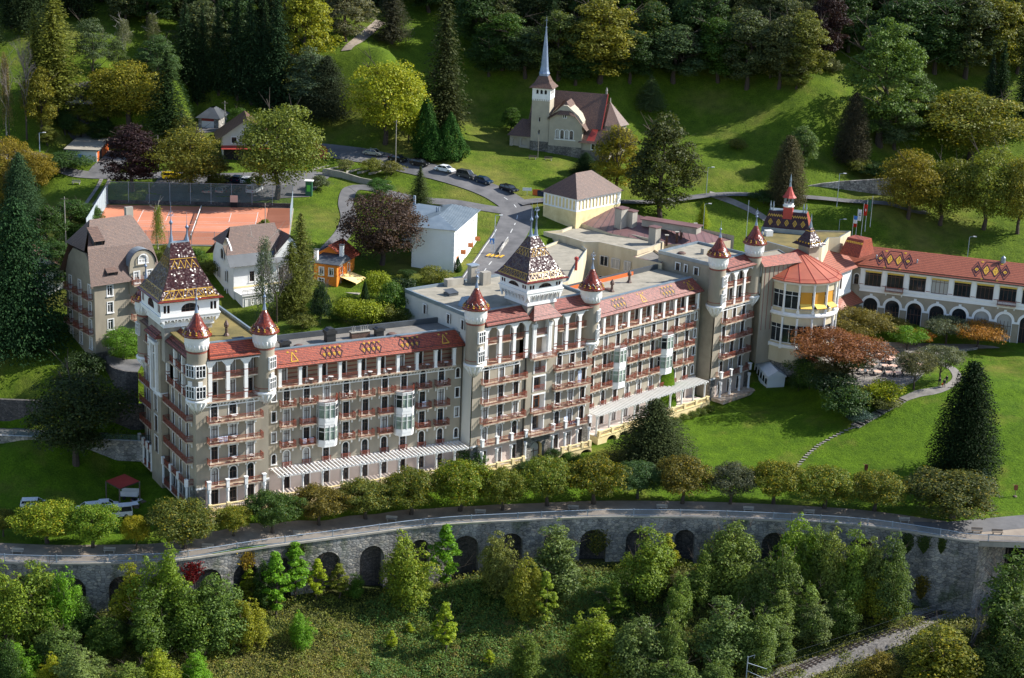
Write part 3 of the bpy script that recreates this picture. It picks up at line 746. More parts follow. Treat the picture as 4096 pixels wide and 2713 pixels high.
def rail_fence(m,x0,x1,y,z0,h,mat='rust',step=.17,along='x',t=.015):
 n=max(2,int(abs(x1-x0)/step))
 for i in range(n+1):
  x=x0+(x1-x0)*i/n;k=t*(1.7 if i%6==0 else 1)
  if along=='x':m.box(x-k,x+k,y-k,y+k,z0,z0+h-.02,mat)
  else:m.box(y-k,y+k,x-k,x+k,z0,z0+h-.02,mat)
 for zz,r in((z0+h,.04),(z0+h*.72,.025),(z0+.09,.03)):
  if along=='x':m.box(x0,x1,y-r,y+r,zz-r,zz+r,mat)
  else:m.box(y-r,y+r,x0,x1,zz-r,zz+r,mat)
def balcony(root,mx,s0,s1,z,proj=1.25,brackets=None,name='balcony',h=1.0):
 w=round(s1-s0,2);key=(w,proj,tuple(brackets or()),h)
 if key not in _bc:
  m=MB();m.box(0,w,-proj,0,0,.17,'slab');m.box(-.04,w+.04,-proj-.04,0,.17,.23,'slab')
  for b in(brackets if brackets is not None else(.25,w-.25)):
   m.prismx([(0,-.02),(-proj*.72,-.02),(-proj*.55,-.2),(-.2,-.36),(-.16,-.85),(0,-.9)],b-.12,b+.12,'white')
  r=MB();rail_fence(r,.04,w-.04,-proj+.06,.23,h);rail_fence(r,-proj+.06,-.02,.06,.23,h,along='y');rail_fence(r,-proj+.06,-.02,w-.06,.23,h,along='y')
  _bc[key]=(m.mesh('balcony'),r.mesh('railing'))
 a,b=_bc[key];mw=mx@Matrix.Translation((s0,0,z))
 o=link(name,a,root,mw);link('railing',b,o,mw);return o
def guard(root,mx,s,z,w=1.5,proj=.32):
 key=('g',w,proj)
 if key not in _bc:
  r=MB();rail_fence(r,-w/2,w/2,-proj,0,1.0,step=.12)
  for e in(-w/2,w/2):rail_fence(r,-proj,0,e,0,1.0,along='y')
  r.box(-w/2,w/2,-proj,0,-.06,.02,'slab');_bc[key]=r.mesh('window_guard')
 return link('window_guard',_bc[key],root,mx@Matrix.Translation((s,0,z)))
def loggia_rail(root,mx,s0,s1,o,z):
 w=round(s1-s0,2);key=('l',w)
 if key not in _bc:
  r=MB();rail_fence(r,0,w,0,0,1.0);_bc[key]=r.mesh('loggia_railing')
 return link('loggia_railing',_bc[key],root,mx@Matrix.Translation((s0,-o,z)))
def strokes(lines,P,nrm,mat,w=.11,lift=.05,m=None):
 """raised coloured tiles along lines drawn on a roof plane"""
 m=m or MB();nv=Vector(nrm)*lift
 for a,b in lines:
  A,B=Vector(P(*a)),Vector(P(*b));d=(B-A)
  if d.length<1e-6:continue
  d.normalize();side=d.cross(Vector(nrm)).normalized()*w/2;e=d*w*.4
  m.poly([tuple(A-e-side+nv),tuple(A-e+side+nv),tuple(B+e+side+nv),tuple(B+e-side+nv)],mat)
 return m
def dia(cx,cy,rx,ry):return[((cx-rx,cy),(cx,cy+ry)),((cx,cy+ry),(cx+rx,cy)),((cx+rx,cy),(cx,cy-ry)),((cx,cy-ry),(cx-rx,cy))]
def dot(cx,cy,r):return[((cx-r,cy),(cx+r,cy)),((cx,cy-r),(cx,cy+r))]
def ring_pts(m,cx,cy,r,z,n,mat,size=.1,h=.12):
 for i in range(n):
  a=math.tau*i/n;x,y=cx+r*math.cos(a),cy+r*math.sin(a)
  m.box(x-size,x+size,y-size,y+size,z-h,z+h,mat)
def finial(root,mx,z0,z1,r=.3,vane=False):
 H=z1-z0;m=MB()
 m.lathe([(r,z0-.1),(r*.85,z0+.05*H),(r*.42,z0+.22*H),(r*.3,z0+.42*H),(r*.45,z0+.44*H),(r*.8,z0+.475*H),(r*.8,z0+.5*H),(r*.3,z0+.54*H),(r*.14,z0+.6*H),(.02,z1)],'blue_metal',10)
 if vane:
  z=z0+.66*H;m.box(-.6,.6,-.03,.03,z,z+.06,'blue_metal');m.box(-.03,.03,-.6,.6,z+.15,z+.21,'blue_metal')
  for a in range(8):
   c,s=math.cos(a*math.tau/8),math.sin(a*math.tau/8);c2,s2=math.cos((a+1)*math.tau/8),math.sin((a+1)*math.tau/8)
   m.tube((c*.4,0,z+.25+s*.4),(c2*.4,0,z+.25+s2*.4),.035,.035,'blue_metal',4)
 return part('finial',m,root,mx,smooth=True)
def turret(fr,s,o,z_e=29.4,tip=37.5,zb=16.4,wins=(23.2,19.7),face=-90,rr=1.62):
 mx=FMX(fr,s,o)
 m=MB()
 m.lathe([(.12,zb),(.3,zb+.15),(.75,zb+.9),(1.25,zb+1.7),(1.75,zb+2.35),(1.9,zb+2.5),(1.9,zb+2.75),(rr,zb+2.85)],'white',24)
 for i in range(12):
  a=math.tau*i/12;c,sn=math.cos(a),math.sin(a)
  m.tube((c*.3,sn*.3,zb+.1),(c*1.72,sn*1.72,zb+2.35),.1,.2,'white',5)
 zc=z_e-2.5
 m.lathe([(rr,zb+2.85),(rr,zc)],'stucco',28)
 m.lathe([(rr+.02,zc-.35),(rr+.03,zc-.05)],'stripe',28)
 m.lathe([(rr+.02,zb+3.4),(rr+.03,zb+3.55)],'stripe',28)
 m.lathe([(rr,zc),(rr+.14,zc+.06),(rr+.16,zc+.75),(rr+.34,zc+1.25),(rr+.34,z_e+.1)],'white',28)
 for i in range(18):
  a=math.tau*i/18;c,sn=math.cos(a),math.sin(a)
  m.tube((c*(rr+.05),sn*(rr+.05),zc+.2),(c*(rr+.22),sn*(rr+.22),zc+1.2),.12,.16,'white',5)
 t=part('turret',m,hotel,mx,smooth=True)
 r=MB();R0=2.45
 prof=[(R0-.1,z_e-.12),(R0,z_e),(R0*.92,z_e+.28),(R0*.74,z_e+.85),(R0*.5,z_e+1.75),(R0*.28,z_e+2.8),(.22,z_e+3.7)]
 r.lathe([(1.6,z_e-.1),(R0-.1,z_e-.12)],'door_wood',28);r.lathe(prof,'tile_turret',28)
 part('cone_roof',r,t,mx,smooth=True)
 y=MB();ring_pts(y,0,0,R0*.80,z_e+.72,13,'yellow_tile',.1,.1);ring_pts(y,0,0,R0*.875,z_e+.46,13,'yellow_tile',.13,.07)
 y.lathe([(.36,z_e+3.3),(.33,z_e+3.42),(.36,z_e+3.55)],'yellow_tile',14)
 zz=[];n=13
 for i in range(n):
  for k,(h0,h1)in enumerate(((.5,1.15),(1.15,.5))):
   a0,a1=math.tau*(i+k*.5)/n,math.tau*(i+.5+k*.5)/n
   rad=lambda h:np.interp(h,[.28,.85,1.75],[R0*.92,R0*.74,R0*.5])+.04
   y.tube((rad(h0)*math.cos(a0),rad(h0)*math.sin(a0),z_e+h0),(rad(h1)*math.cos(a1),rad(h1)*math.sin(a1),z_e+h1),.055,.055,'dark_tile',4)
 part('tile_pattern',y,t,mx)
 finial(t,mx,z_e+3.6,tip,.34,vane=(int(s*10)%2==0))
 for wz in wins:
  for f in face if isinstance(face,(list,tuple))else[face]:
   mw=mx@Matrix.Rotation(R(f+90),4,'Z')@Matrix.Translation((0,-rr-.1,wz))
   fm=MB();fm.box(-.85,.85,-.05,.3,-.15,0,'white');fm.box(-.85,.85,-.05,.3,1.85,2.0,'white')
   for x in(-.85,-.3,.2,.75):fm.box(x,x+.11,-.05,.3,0,1.85,'white')
   fm.box(-.85,.85,-.03,.3,1.15,1.24,'white')
   if wz<21:fm.box(-.42,.3,-.05,.2,2.0,2.75,'white')
   wo=part('turret_window',fm,t,mw)
   part('turret_pane',MB().poly([(-.8,.06,0),(.8,.06,0),(.8,.06,1.85),(-.8,.06,1.85)],'glass'),t,mw)
 return t
def roof_strip(fr,s0,s1,ze,zr,back,mat,name='roof',over=.95,hip=(0,0),flat=None):
 """tiled apron above the facade; local y inwards"""
 mx=FMX(fr);m=MB();a,b=hip
 m.poly([(s0,-over,ze),(s1,-over,ze),(s1-b,back,zr),(s0+a,back,zr)],mat)
 m.poly([(s0,-over,ze-.16),(s0,0.4,ze-.16),(s1,.4,ze-.16),(s1,-over,ze-.16)],'door_wood')
 m.poly([(s0,-over,ze-.16),(s1,-over,ze-.16),(s1,-over,ze),(s0,-over,ze)],'door_wood')
 for s,k in((s0,a),(s1,-b)):
  m.poly([(s,-over,ze-.16),(s,-over,ze),(s+k,back,zr),(s+k,back,zr-.4),(s,.4,ze-.16)],mat if k else 'white')
 o=part(name,m,hotel,mx)
 c=MB().box(s0+a-.05,s1-b+.05,back-.12,back+.55,zr-.06,zr+.1,'zinc');part('ridge_flashing',c,o,mx)
 g=MB().box(s0+.1,s1-.1,-over+.42,-over+.47,ze+.42,ze+.5,'black');part('snow_guard',g,o,mx)
 L=math.hypot(over+back,zr-ze);n=(0,-(zr-ze)/L,(over+back)/L)
 P=lambda s,t:(s,-over+(over+back)*t/L,ze+(zr-ze)*t/L)
 return o,P,n,L,mx
def body(fr,s0,s1,y1,z0,z1,mat,left=True,right=True,back=True,y0=0.0,roof='gravel',par=.45,parmat='zinc',rz=None):
 """side and rear walls and the flat roof of a section"""
 mx=FMX(fr);m=MB()
 if left:m.poly([(s0,y1,z0),(s0,y0,z0),(s0,y0,z1),(s0,y1,z1)],mat)
 if right:m.poly([(s1,y0,z0),(s1,y1,z0),(s1,y1,z1),(s1,y0,z1)],mat)
 if back:m.poly([(s1,y1,z0),(s0,y1,z0),(s0,y1,z1),(s1,y1,z1)],mat)
 part('wall',m,hotel,mx)
 rz=rz if rz is not None else z1
 r=MB();r.box(s0,s1,y0+1.2,y1,rz-.3,rz,roof)
 o=part('flat_roof',r,hotel,mx)
 if par:
  p=MB();t=.3
  p.box(s0-.05,s1+.05,y1-t,y1+.08,rz-.2,rz+par,parmat)
  if left:p.box(s0-.05,s0+t,y0+2.0,y1-t,rz-.2,rz+par,parmat)
  if right:p.box(s1-t,s1+.05,y0+2.0,y1-t,rz-.2,rz+par,parmat)
  part('parapet',p,o,mx)
 return o,mx
FLO=(4.12,8.0,11.6,15.2)
SLB=(3.9,7.78,11.38,14.98)
def corbel_band(root,mx,s0,s1,skips,z=18.42):
 m=MB();m.box(s0,s1,-.5,0,z-.12,z+.1,'white');m.box(s0,s1,-.14,0,z-.8,z-.62,'white')
 s=s0+.2
 while s<s1-.1:
  if not any(abs(s-k)<.8 for k in skips):
   m.prismx([(0,z-.12),(-.5,z-.12),(-.42,z-.3),(-.1,z-.62),(0,z-.7)],s-.08,s+.08,'white')
  s+=.55
 return part('corbel_band',m,root,mx)
def balustrade(root,mx,s0,s1,o,z,piers,h=.95,mat='cream'):
 m=MB()
 m.box(s0,s1,-o-.16,-o+.16,z,z+.16,mat);m.box(s0,s1,-o-.18,-o+.18,z+h-.16,z+h,mat)
 x=s0+.2
 while x<s1:
  if not any(abs(x-p)<.34 for p in piers):m.lathe([(.05,z+.16),(.11,z+.32),(.05,z+.55),(.07,z+h-.16)],mat,6,x,-o)
  x+=.3
 b=part('balustrade',m,root,mx)
 pm=MB().box(-.3,.3,-.26,.26,0,h+.12,mat).mesh('pier')
 for p in piers:link('pier',pm,b,mx@Matrix.Translation((p,-o,z)))
 return b
def terrace(root,mx,s0,s1,o,ztop,zbot,arches,mat='cream'):
 m=MB();holes=[[a-1.35,a+1.35,zbot-.5,ztop-.45,.9]for a in arches]
 m.wall(s0,s1,zbot-1,ztop,holes,mat,-o,.6,mat)
 m.box(s0,s1,-o-.12,-o+.2,ztop-.1,ztop+.06,mat);m.poly([(s0,-o,ztop),(s1,-o,ztop),(s1,.2,ztop),(s0,.2,ztop)],'pink')
 m.poly([(s0,0,zbot-1),(s0,-o,zbot-1),(s0,-o,ztop),(s0,0,ztop)],mat);m.poly([(s1,-o,zbot-1),(s1,0,zbot-1),(s1,0,ztop),(s1,-o,ztop)],mat)
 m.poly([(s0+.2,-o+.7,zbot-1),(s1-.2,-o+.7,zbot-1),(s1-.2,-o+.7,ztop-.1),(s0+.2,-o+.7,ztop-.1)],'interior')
 return part('terrace',m,root,mx)
def pavilion_front(fr,s0,s1,bays,pils,full,gz=.72,quoins=True,posts=True,mid_window=False,bal_terr=True,ground_mat='pink'):
 mx=FMX(fr);holes=[];W=1.12
 for i,b in enumerate(bays):
  win=mid_window and i==1
  for k,z in enumerate(FLO):
   h=2.75 if k in(1,2)else 3.0;arch=0 if k in(1,2)else .56
   if win:z,h,w=z+.75,h-.85,1.25
   else:w=W
   holes.append([b-w/2,b+w/2,z,z+h,min(arch,w/2)if arch else 0])
   nm=('arched_window' if arch else 'window')if win else('arched_french_door' if arch else 'french_door')
   put_window(nm,hotel,mx,b,z,w,h,arch=(w/2 if arch else 0.0),sill=win)
  w=W+.1
  holes.append([b-w/2,b+w/2,gz,gz+2.7,0]);put_window('ground_door',hotel,mx,b,gz,w,2.7)
 m=MB();up=[h for h in holes if h[2]>4];lo=[h for h in holes if h[2]<4]
 m.wall(s0,s1,4.0,18.4,up,'stucco');m.wall(s0,s1,-2.6,4.0,lo,ground_mat,.02)
 part('front_wall',m,hotel,mx)
 if quoins:
  q=MB();q.box(s0-.06,s0+1.5,-.1,.6,-2.6,3.75,'stone_base');q.box(s1-1.4,s1+.06,-.1,.6,-2.6,3.75,'stone_base');q.box(s0-.1,s1+.1,-.18,.1,3.75,4.0,'white');part('stone_corner',q,hotel,mx)
 a,b=full
 br=[]
 for c in bays:br+=[c-a-.85,c-a+.85]
 for k in(1,2,3):balcony(hotel,mx,a,b,SLB[k],1.3,[max(.15,min(b-a-.15,x))for x in br])
 o=balcony(hotel,mx,a-.35,b+.35,SLB[0],1.35,[])
 pw=MB();n=4
 for i in range(n):
  x=a-.1+(b-a+.2)*i/(n-1)
  pw.box(x-.26,x+.26,-1.5,-1.0,SLB[0]+.1,SLB[0]+1.35,'white');pw.box(x-.34,x+.34,-1.58,-.92,SLB[0]+1.35,SLB[0]+1.5,'white')
 part('balcony_post',pw,o,mx)
 cm=MB().lathe([(.3,0),(.3,.2),(.24,.3),(.2,2.5),(.28,2.6),(.32,2.85),(.32,3.2)],'white',12).mesh('column')
 for i in range(n):link('column',cm,hotel,mx@Matrix.Translation((a-.1+(b-a+.2)*i/(n-1),-1.2,gz)))
 corbel_band(hotel,mx,s0+1.6,s1-1.6,bays)
 # two storeys of open loggia under the eave
 bw=MB();hs=[]
 for p,q in zip(pils[:-1],pils[1:]):
  c=(p+q)/2-.25
  for z in(18.68,22.4):
   hs.append([c-.55,c+.55,z,z+2.6,0]);put_window('loggia_door',hotel,mx,c,z,1.1,2.6,o=-1.5)
 bw.wall(s0+.4,s1-.4,18.4,25.9,hs,'stucco',1.5);part('loggia_wall',bw,hotel,mx)
 sl=MB()
 for z in(18.4,22.15):sl.box(s0+1.2,s1-1.2,-.55 if z<20 else-.25,1.5,z,z+.22,'slab')
 sl.box(s0+.4,s1-.4,-.5,1.5,25.3,25.45,'white')
 part('loggia_floor',sl,hotel,mx)
 for i,p in enumerate(pils):
  pm=MB();e=.3 if 0<i<len(pils)-1 else .32
  pm.box(p-e,p+e,-.42,.1,18.6,24.2,'white')
  pm.prism([(p-e,24.2),(p+e,24.2),(p+e+.12,24.5),(p+e+.5,24.95),(p+.75+e,25.3),(p-.75-e,25.3),(p-e-.5,24.95),(p-e-.12,24.5)],-.4,.05,'white')
  for z in(19.6,20.1,23.4):pm.box(p-e-.012,p+e+.012,-.432,.11,z,z+.14,'stripe')
  part('pilaster',pm,hotel,mx)
 for p,q in zip(pils[:-1],pils[1:]):
  for z,o_ in((18.62,.42),(22.37,.2)):loggia_rail(hotel,mx,p+.32,q-.32,o_,z)
 if bal_terr:
  terrace(hotel,mx,s0+1.2,s1-1.2,2.4,gz-.05,-2.0,[(bays[0]+bays[1])/2-1.2,(bays[1]+bays[2])/2+1.0])
  balustrade(hotel,mx,s0+1.2,s1-1.2,2.3,gz,[s0+1.5,bays[0]+1.5,bays[1]+1.5,s1-1.5])
 return mx
# --- left corner pavilion
A0,A1=-1.8,10.65
pavilion_front(FA,A0,A1,(1.3,4.46,7.5),(.55,3.58,6.65,9.72),(-.02,9.3),mid_window=True)
body(FA,A0,A1,26,-2.5,27.2,'stucco_dark',left=False,y0=.3,roof='moss',parmat='zinc')
turret(FA,A0+.5,-.55,29.9,38.0,face=(-90,-150));turret(FA,A1-.5,-.55,29.2,37.2,face=(-60,))
roof_strip(FA,.35,8.9,25.95,27.75,1.9,'tile_orange',hip=(.9,-.1))
# --- its shaded end
_e=at(FA,A0,-26.0);FE=frame(_e,-60.0,0)
mE=FMX(FE);holes=[]
for b in(2.0,4.3,6.3,15.2,18.6,22.0):
 for k,z in enumerate((.7,*FLO)):
  h=2.7 if k in(0,2,3)else 2.9;arch=0 if k in(0,2,3)else .5
  holes.append([b-.5,b+.5,z,z+h,arch]);put_window('end_window',hotel,mE,b,z,1.0,h,arch=arch)
m=MB();m.wall(0,26,4.0,18.4,[h for h in holes if h[2]>4],'stucco_dark');m.wall(0,26,-3.5,4.0,[h for h in holes if h[2]<4],'stone_base',.02);part('end_wall',m,hotel,mE)
for a,b in((.8,7.1),(13.2,24.6)):
 for z in SLB[1:]:balcony(hotel,mE,a,b,z,1.2,[.4,(b-a)/2,b-a-.4])
 o=balcony(hotel,mE,a-.2,b,SLB[0],1.3,[.4,(b-a)/2,b-a-.4]);pw=MB()
 for i in range(4):x=a+(b-a)*i/3;pw.box(x-.26,x+.26,-1.5,-1.0,SLB[0]+.1,SLB[0]+1.4,'white');pw.lathe([(.22,.6),(.2,3.9)],'white',8,x,-1.2)
 part('balcony_post',pw,o,mE);balcony(hotel,mE,a,b,.35,1.3,[.4,(b-a)/2,b-a-.4])
 bw=MB();hs=[];n=2 if a<5 else 3
 for i in range(n):
  c=a+(b-a)*(i+.5)/n
  for z in(18.68,22.4):hs.append([c-.5,c+.5,z,z+2.6,0]);put_window('loggia_door',hotel,mE,c,z,1.0,2.6,o=-1.4)
 bw.wall(a-.6,b+.6,18.4,25.6,hs,'stucco_dark',1.4);part('loggia_wall',bw,hotel,mE)
 sl=MB()
 for z in(18.4,22.15):sl.box(a-.3,b+.3,-.5,1.4,z,z+.22,'slab')
 sl.box(a-.3,b+.3,-.4,1.4,25.2,25.4,'white');part('loggia_floor',sl,hotel,mE)
 for i in range(n+1):
  p=a+(b-a)*i/n;pm=MB().box(p-.3,p+.3,-.42,.1,18.6,25.2,'white')
  for z in(19.6,20.1,23.4):pm.box(p-.312,p+.312,-.432,.11,z,z+.14,'stripe')
  part('pilaster',pm,hotel,mE)
  if i<n:
   for z,o_ in((18.62,.42),(22.37,.2)):loggia_rail(hotel,mE,p+.32,p+(b-a)/n-.32,o_,z)
 roof_strip(FE,a-.5,b+.2,25.8,27.75,1.9,'tile_brown' if a<5 else 'tile_red')
# projecting bay under the tower
m=MB();hs=[[9.2,10.8,z,z+2.9,0]for z in(5.0,8.7,12.4,19.4,22.6)]
m.wall(7.4,12.6,-3.5,26.6,hs,'stucco_dark',-1.25,.5);m.poly([(7.4,0,-3.5),(7.4,-1.25,-3.5),(7.4,-1.25,26.6),(7.4,0,26.6)],'stucco_dark');m.poly([(12.6,-1.25,-3.5),(12.6,0,-3.5),(12.6,0,26.6),(12.6,-1.25,26.6)],'stucco_dark')
m.box(7.3,12.7,-1.35,0,15.6,16.3,'white');part('bay_wall',m,hotel,mE)
for h in hs:put_window('bay_window',hotel,mE,10.0,h[2],1.6,2.9,o=1.25,leaves=3)
m=MB()
for x in(8.7,11.3):m.box(x-.3,x+.3,-1.7,-1.2,16.3,24.6,'white')
m.box(8.2,11.8,-1.9,-1.25,24.4,24.9,'white');part('bay_pilaster',m,hotel,mE)
roof_strip(FE,7.2,12.8,25.9,27.6,.2,'tile_red',over=2.2,hip=(.8,.8))
turret(FE,.5,-.55,29.2,37.2,face=(-90,),wins=(23.2,))
# --- the two great square towers
def tower(fr,cs,co,hb,zb,zc,ze,he,zr,ridge,tips,left_mat='white_bright'):
 """cs, co: centre along and out; hb half width of the shaft, he half width of the eave"""
 mx=FMX(fr,cs,co);m=MB();hc=hb+.7
 m.box(-hb+.25,hb-.25,-hb+.25,hb-.25,zb-6,zb,'concrete')
 m.box(-hb,hb,-hb,hb,zb,zb+.35,'white_bright');m.box(-hb+.06,hb-.06,-hb+.06,hb-.06,zb+.35,zc-.9,'white_bright')
 n=8
 for side in range(4):
  a=Matrix.Rotation(side*math.pi/2,4,'Z')
  for i in range(n+1):
   x=-hc+.18+(2*hc-.36)*i/n;pts=[]
   for(p,q,r_)in((x-.17,-hb,zb+.7),(x+.17,-hb,zb+.7),(x+.17,-hc+.05,zc-.55),(x-.17,-hc+.05,zc-.55)):
    pts.append(tuple(a@Vector((p,q,r_))))
   m.poly(pts,'white_bright')
   for dx in(-.17,.17):m.poly([tuple(a@Vector(v))for v in((x+dx,-hb,zb+.7),(x+dx,-hc+.05,zc-.55),(x+dx,-hb,zc-.55))],'white_bright')
   if i<n:
    x0,x1=x+.17,x+(2*hc-.36)/n-.17;cxm=(x0+x1)/2;hw=(x1-x0)/2;t0=zc-.95
    for k in range(6):
     b0,b1=math.pi*k/6,math.pi*(k+1)/6
     p0,p1=(cxm-hw*math.cos(b0),t0+.42*math.sin(b0)),(cxm-hw*math.cos(b1),t0+.42*math.sin(b1))
     m.poly([tuple(a@Vector(v))for v in((p0[0],-hc+.04,p0[1]),(p1[0],-hc+.04,p1[1]),(p1[0],-hc+.04,zc-.4),(p0[0],-hc+.04,zc-.4))],'white_bright')
 m.box(-hc,hc,-hc,hc,zc-.45,zc,'white_bright');m.box(-hc-.14,hc+.14,-hc-.14,hc+.14,zc,zc+.2,'white_bright')
 hs=[]
 zt=ze-.25
 for side in range(4):
  a=Matrix.Rotation(side*math.pi/2,4,'Z');w=MB()
  holes=[[-1.5,1.5,zc+.75,zt-.35,.9]]+[[x,x+.42,zc+.75,zt-.45,0]for x in(-hc+.55,-hc+1.15,hc-1.57,hc-.97)]
  w.wall(-hc+.08,hc-.08,zc+.2,zt,holes,'white_bright',-hc+.08,.25,'stripe' if side in(0,3)else 'white')
  w.poly([(-1.5,-hc+.32,zc+.7),(1.5,-hc+.32,zc+.7),(1.5,-hc+.32,zt),(-1.5,-hc+.32,zt)],'glass')
  for x in(-.75,0,.75):w.box(x-.05,x+.05,-hc+.22,-hc+.3,zc+.75,zt-.4,'sash')
  w.box(-1.5,1.5,-hc+.22,-hc+.3,zc+1.2,zc+1.28,'sash')
  w.poly([(-hc+.3,-hc+.3,zc+.7),(hc-.3,-hc+.3,zc+.7),(hc-.3,-hc+.3,zt),(-hc+.3,-hc+.3,zt)],'interior')
  hs.append((a,w))
 t=part('tower',m,hotel,mx)
 for a,w in hs:part('tower_window',w,t,mx@a)
 r=MB();lev=[(he,ze,he),(he-.35,ze+.18,he-.35),(he*.73,ze+(zr-ze)*.22,he*.73),(he*.46,ze+(zr-ze)*.57,he*.44),(ridge+.1,zr,.42)]
 r.poly([(-he,he,ze-.1),(he,he,ze-.1),(he,-he,ze-.1),(-he,-he,ze-.1)],'door_wood')
 for k in range(len(lev)-1):
  (ax,az,ay),(bx,bz,by)=lev[k],lev[k+1];mt='tile_glazed' if k else 'tile_turret'
  c0=[(-ax,-ay),(ax,-ay),(ax,ay),(-ax,ay)];c1=[(-bx,-by),(bx,-by),(bx,by),(-bx,by)]
  for i in range(4):
   j=(i+1)%4;r.poly([(*c0[i],az),(*c0[j],az),(*c1[j],bz),(*c1[i],bz)],mt)
 o=part('tower_roof',r,t,mx)
 cp=MB();tx,ty=ridge+.1,.42
 for i,(p,q)in enumerate(((-1,-1),(1,-1),(1,1),(-1,1))):
  pass
 cp.box(-tx,tx,-ty,ty,zr-.02,zr+.08,'zinc')
 k=1.35
 for(ax,ay,bx,by)in((-1,-1,1,-1),(1,-1,1,1),(1,1,-1,1),(-1,1,-1,-1)):
  cp.poly([(ax*(tx+.22),ay*(ty+.25),zr-.8),(bx*(tx+.22),by*(ty+.25),zr-.8),(bx*tx,by*ty,zr+.05),(ax*tx,ay*ty,zr+.05)],'zinc')
 part('ridge_cap',cp,t,mx)
 # yellow and black tile bands on the four slopes
 pat=MB()
 for side in range(4):
  a=Matrix.Rotation(side*math.pi/2,4,'Z')
  def P(u,h):
   zs=[l[1]for l in lev];xs=[l[0]for l in lev];ys=[l[2]for l in lev];z=ze+h
   x,y=np.interp(z,zs,xs),np.interp(z,zs,ys)
   if side%2:x,y=y,x
   return tuple(a@Vector((u*x,-y,z)))
  def nr(h):
   p=Vector(P(0,h));q=Vector(P(0,h+.05));d=(q-p).normalized();s_=a@Vector((1,0,0));return s_.cross(d).normalized()
  H=zr-ze;h0,h1=.30,.30+H*.145
  L=[]
  for h in(h0,h1):L+=[((-.93+.186*i,h),(-.93+.186*(i+1),h))for i in range(10)]
  strokes(L,P,nr((h0+h1)/2),'yellow_tile',.11,.05,pat)
  L=[];n_=5
  for i in range(n_):
   u0,u1=-.9+1.8*i/n_,-.9+1.8*(i+1)/n_;um=(u0+u1)/2
   g=.03
   L+=[((u0+g,h0+.12),(um-g,h1-.14)),((um-g,h1-.14),(um+.09,h0+.12)),((u0+g,h0+.12),(um+.06,h0+.12)),((um+.03,h1-.14),(u1-g,h1-.14)),((u1-.01,h1-.14),(um+.12,h0+.14))]
  strokes(L,P,nr((h0+h1)/2),'yellow_tile',.075,.05,pat)
  h2,h3=H*.545,H*.70
  L=[((-.95+.19*i,h3+.12),(-.95+.19*(i+1),h3+.12))for i in range(10)]
  for i in range(4):
   u0,u1=-.86+.43*i,-.86+.43*(i+1);L+=[((u0,h2),((u0+u1)/2,h3-.1)),(((u0+u1)/2,h3-.1),(u1,h2))]
  for i in range(4):L+=dot(-.645+.43*i,h2+.08,.03)
  strokes(L,P,nr((h2+h3)/2),'yellow_tile',.085,.06,pat)
 part('tile_pattern',pat,t,mx)
 for x,zt in tips:finial(t,mx@Matrix.Translation((x,0,0)),zr,zt,.38,vane=(zt==max(q[1]for q in tips)))
 return t
tower(FA,1.35,-15.9,4.35,28.0,29.9,32.65,5.6,41.2,1.5,((-1.35,48.0),(1.35,46.0)))
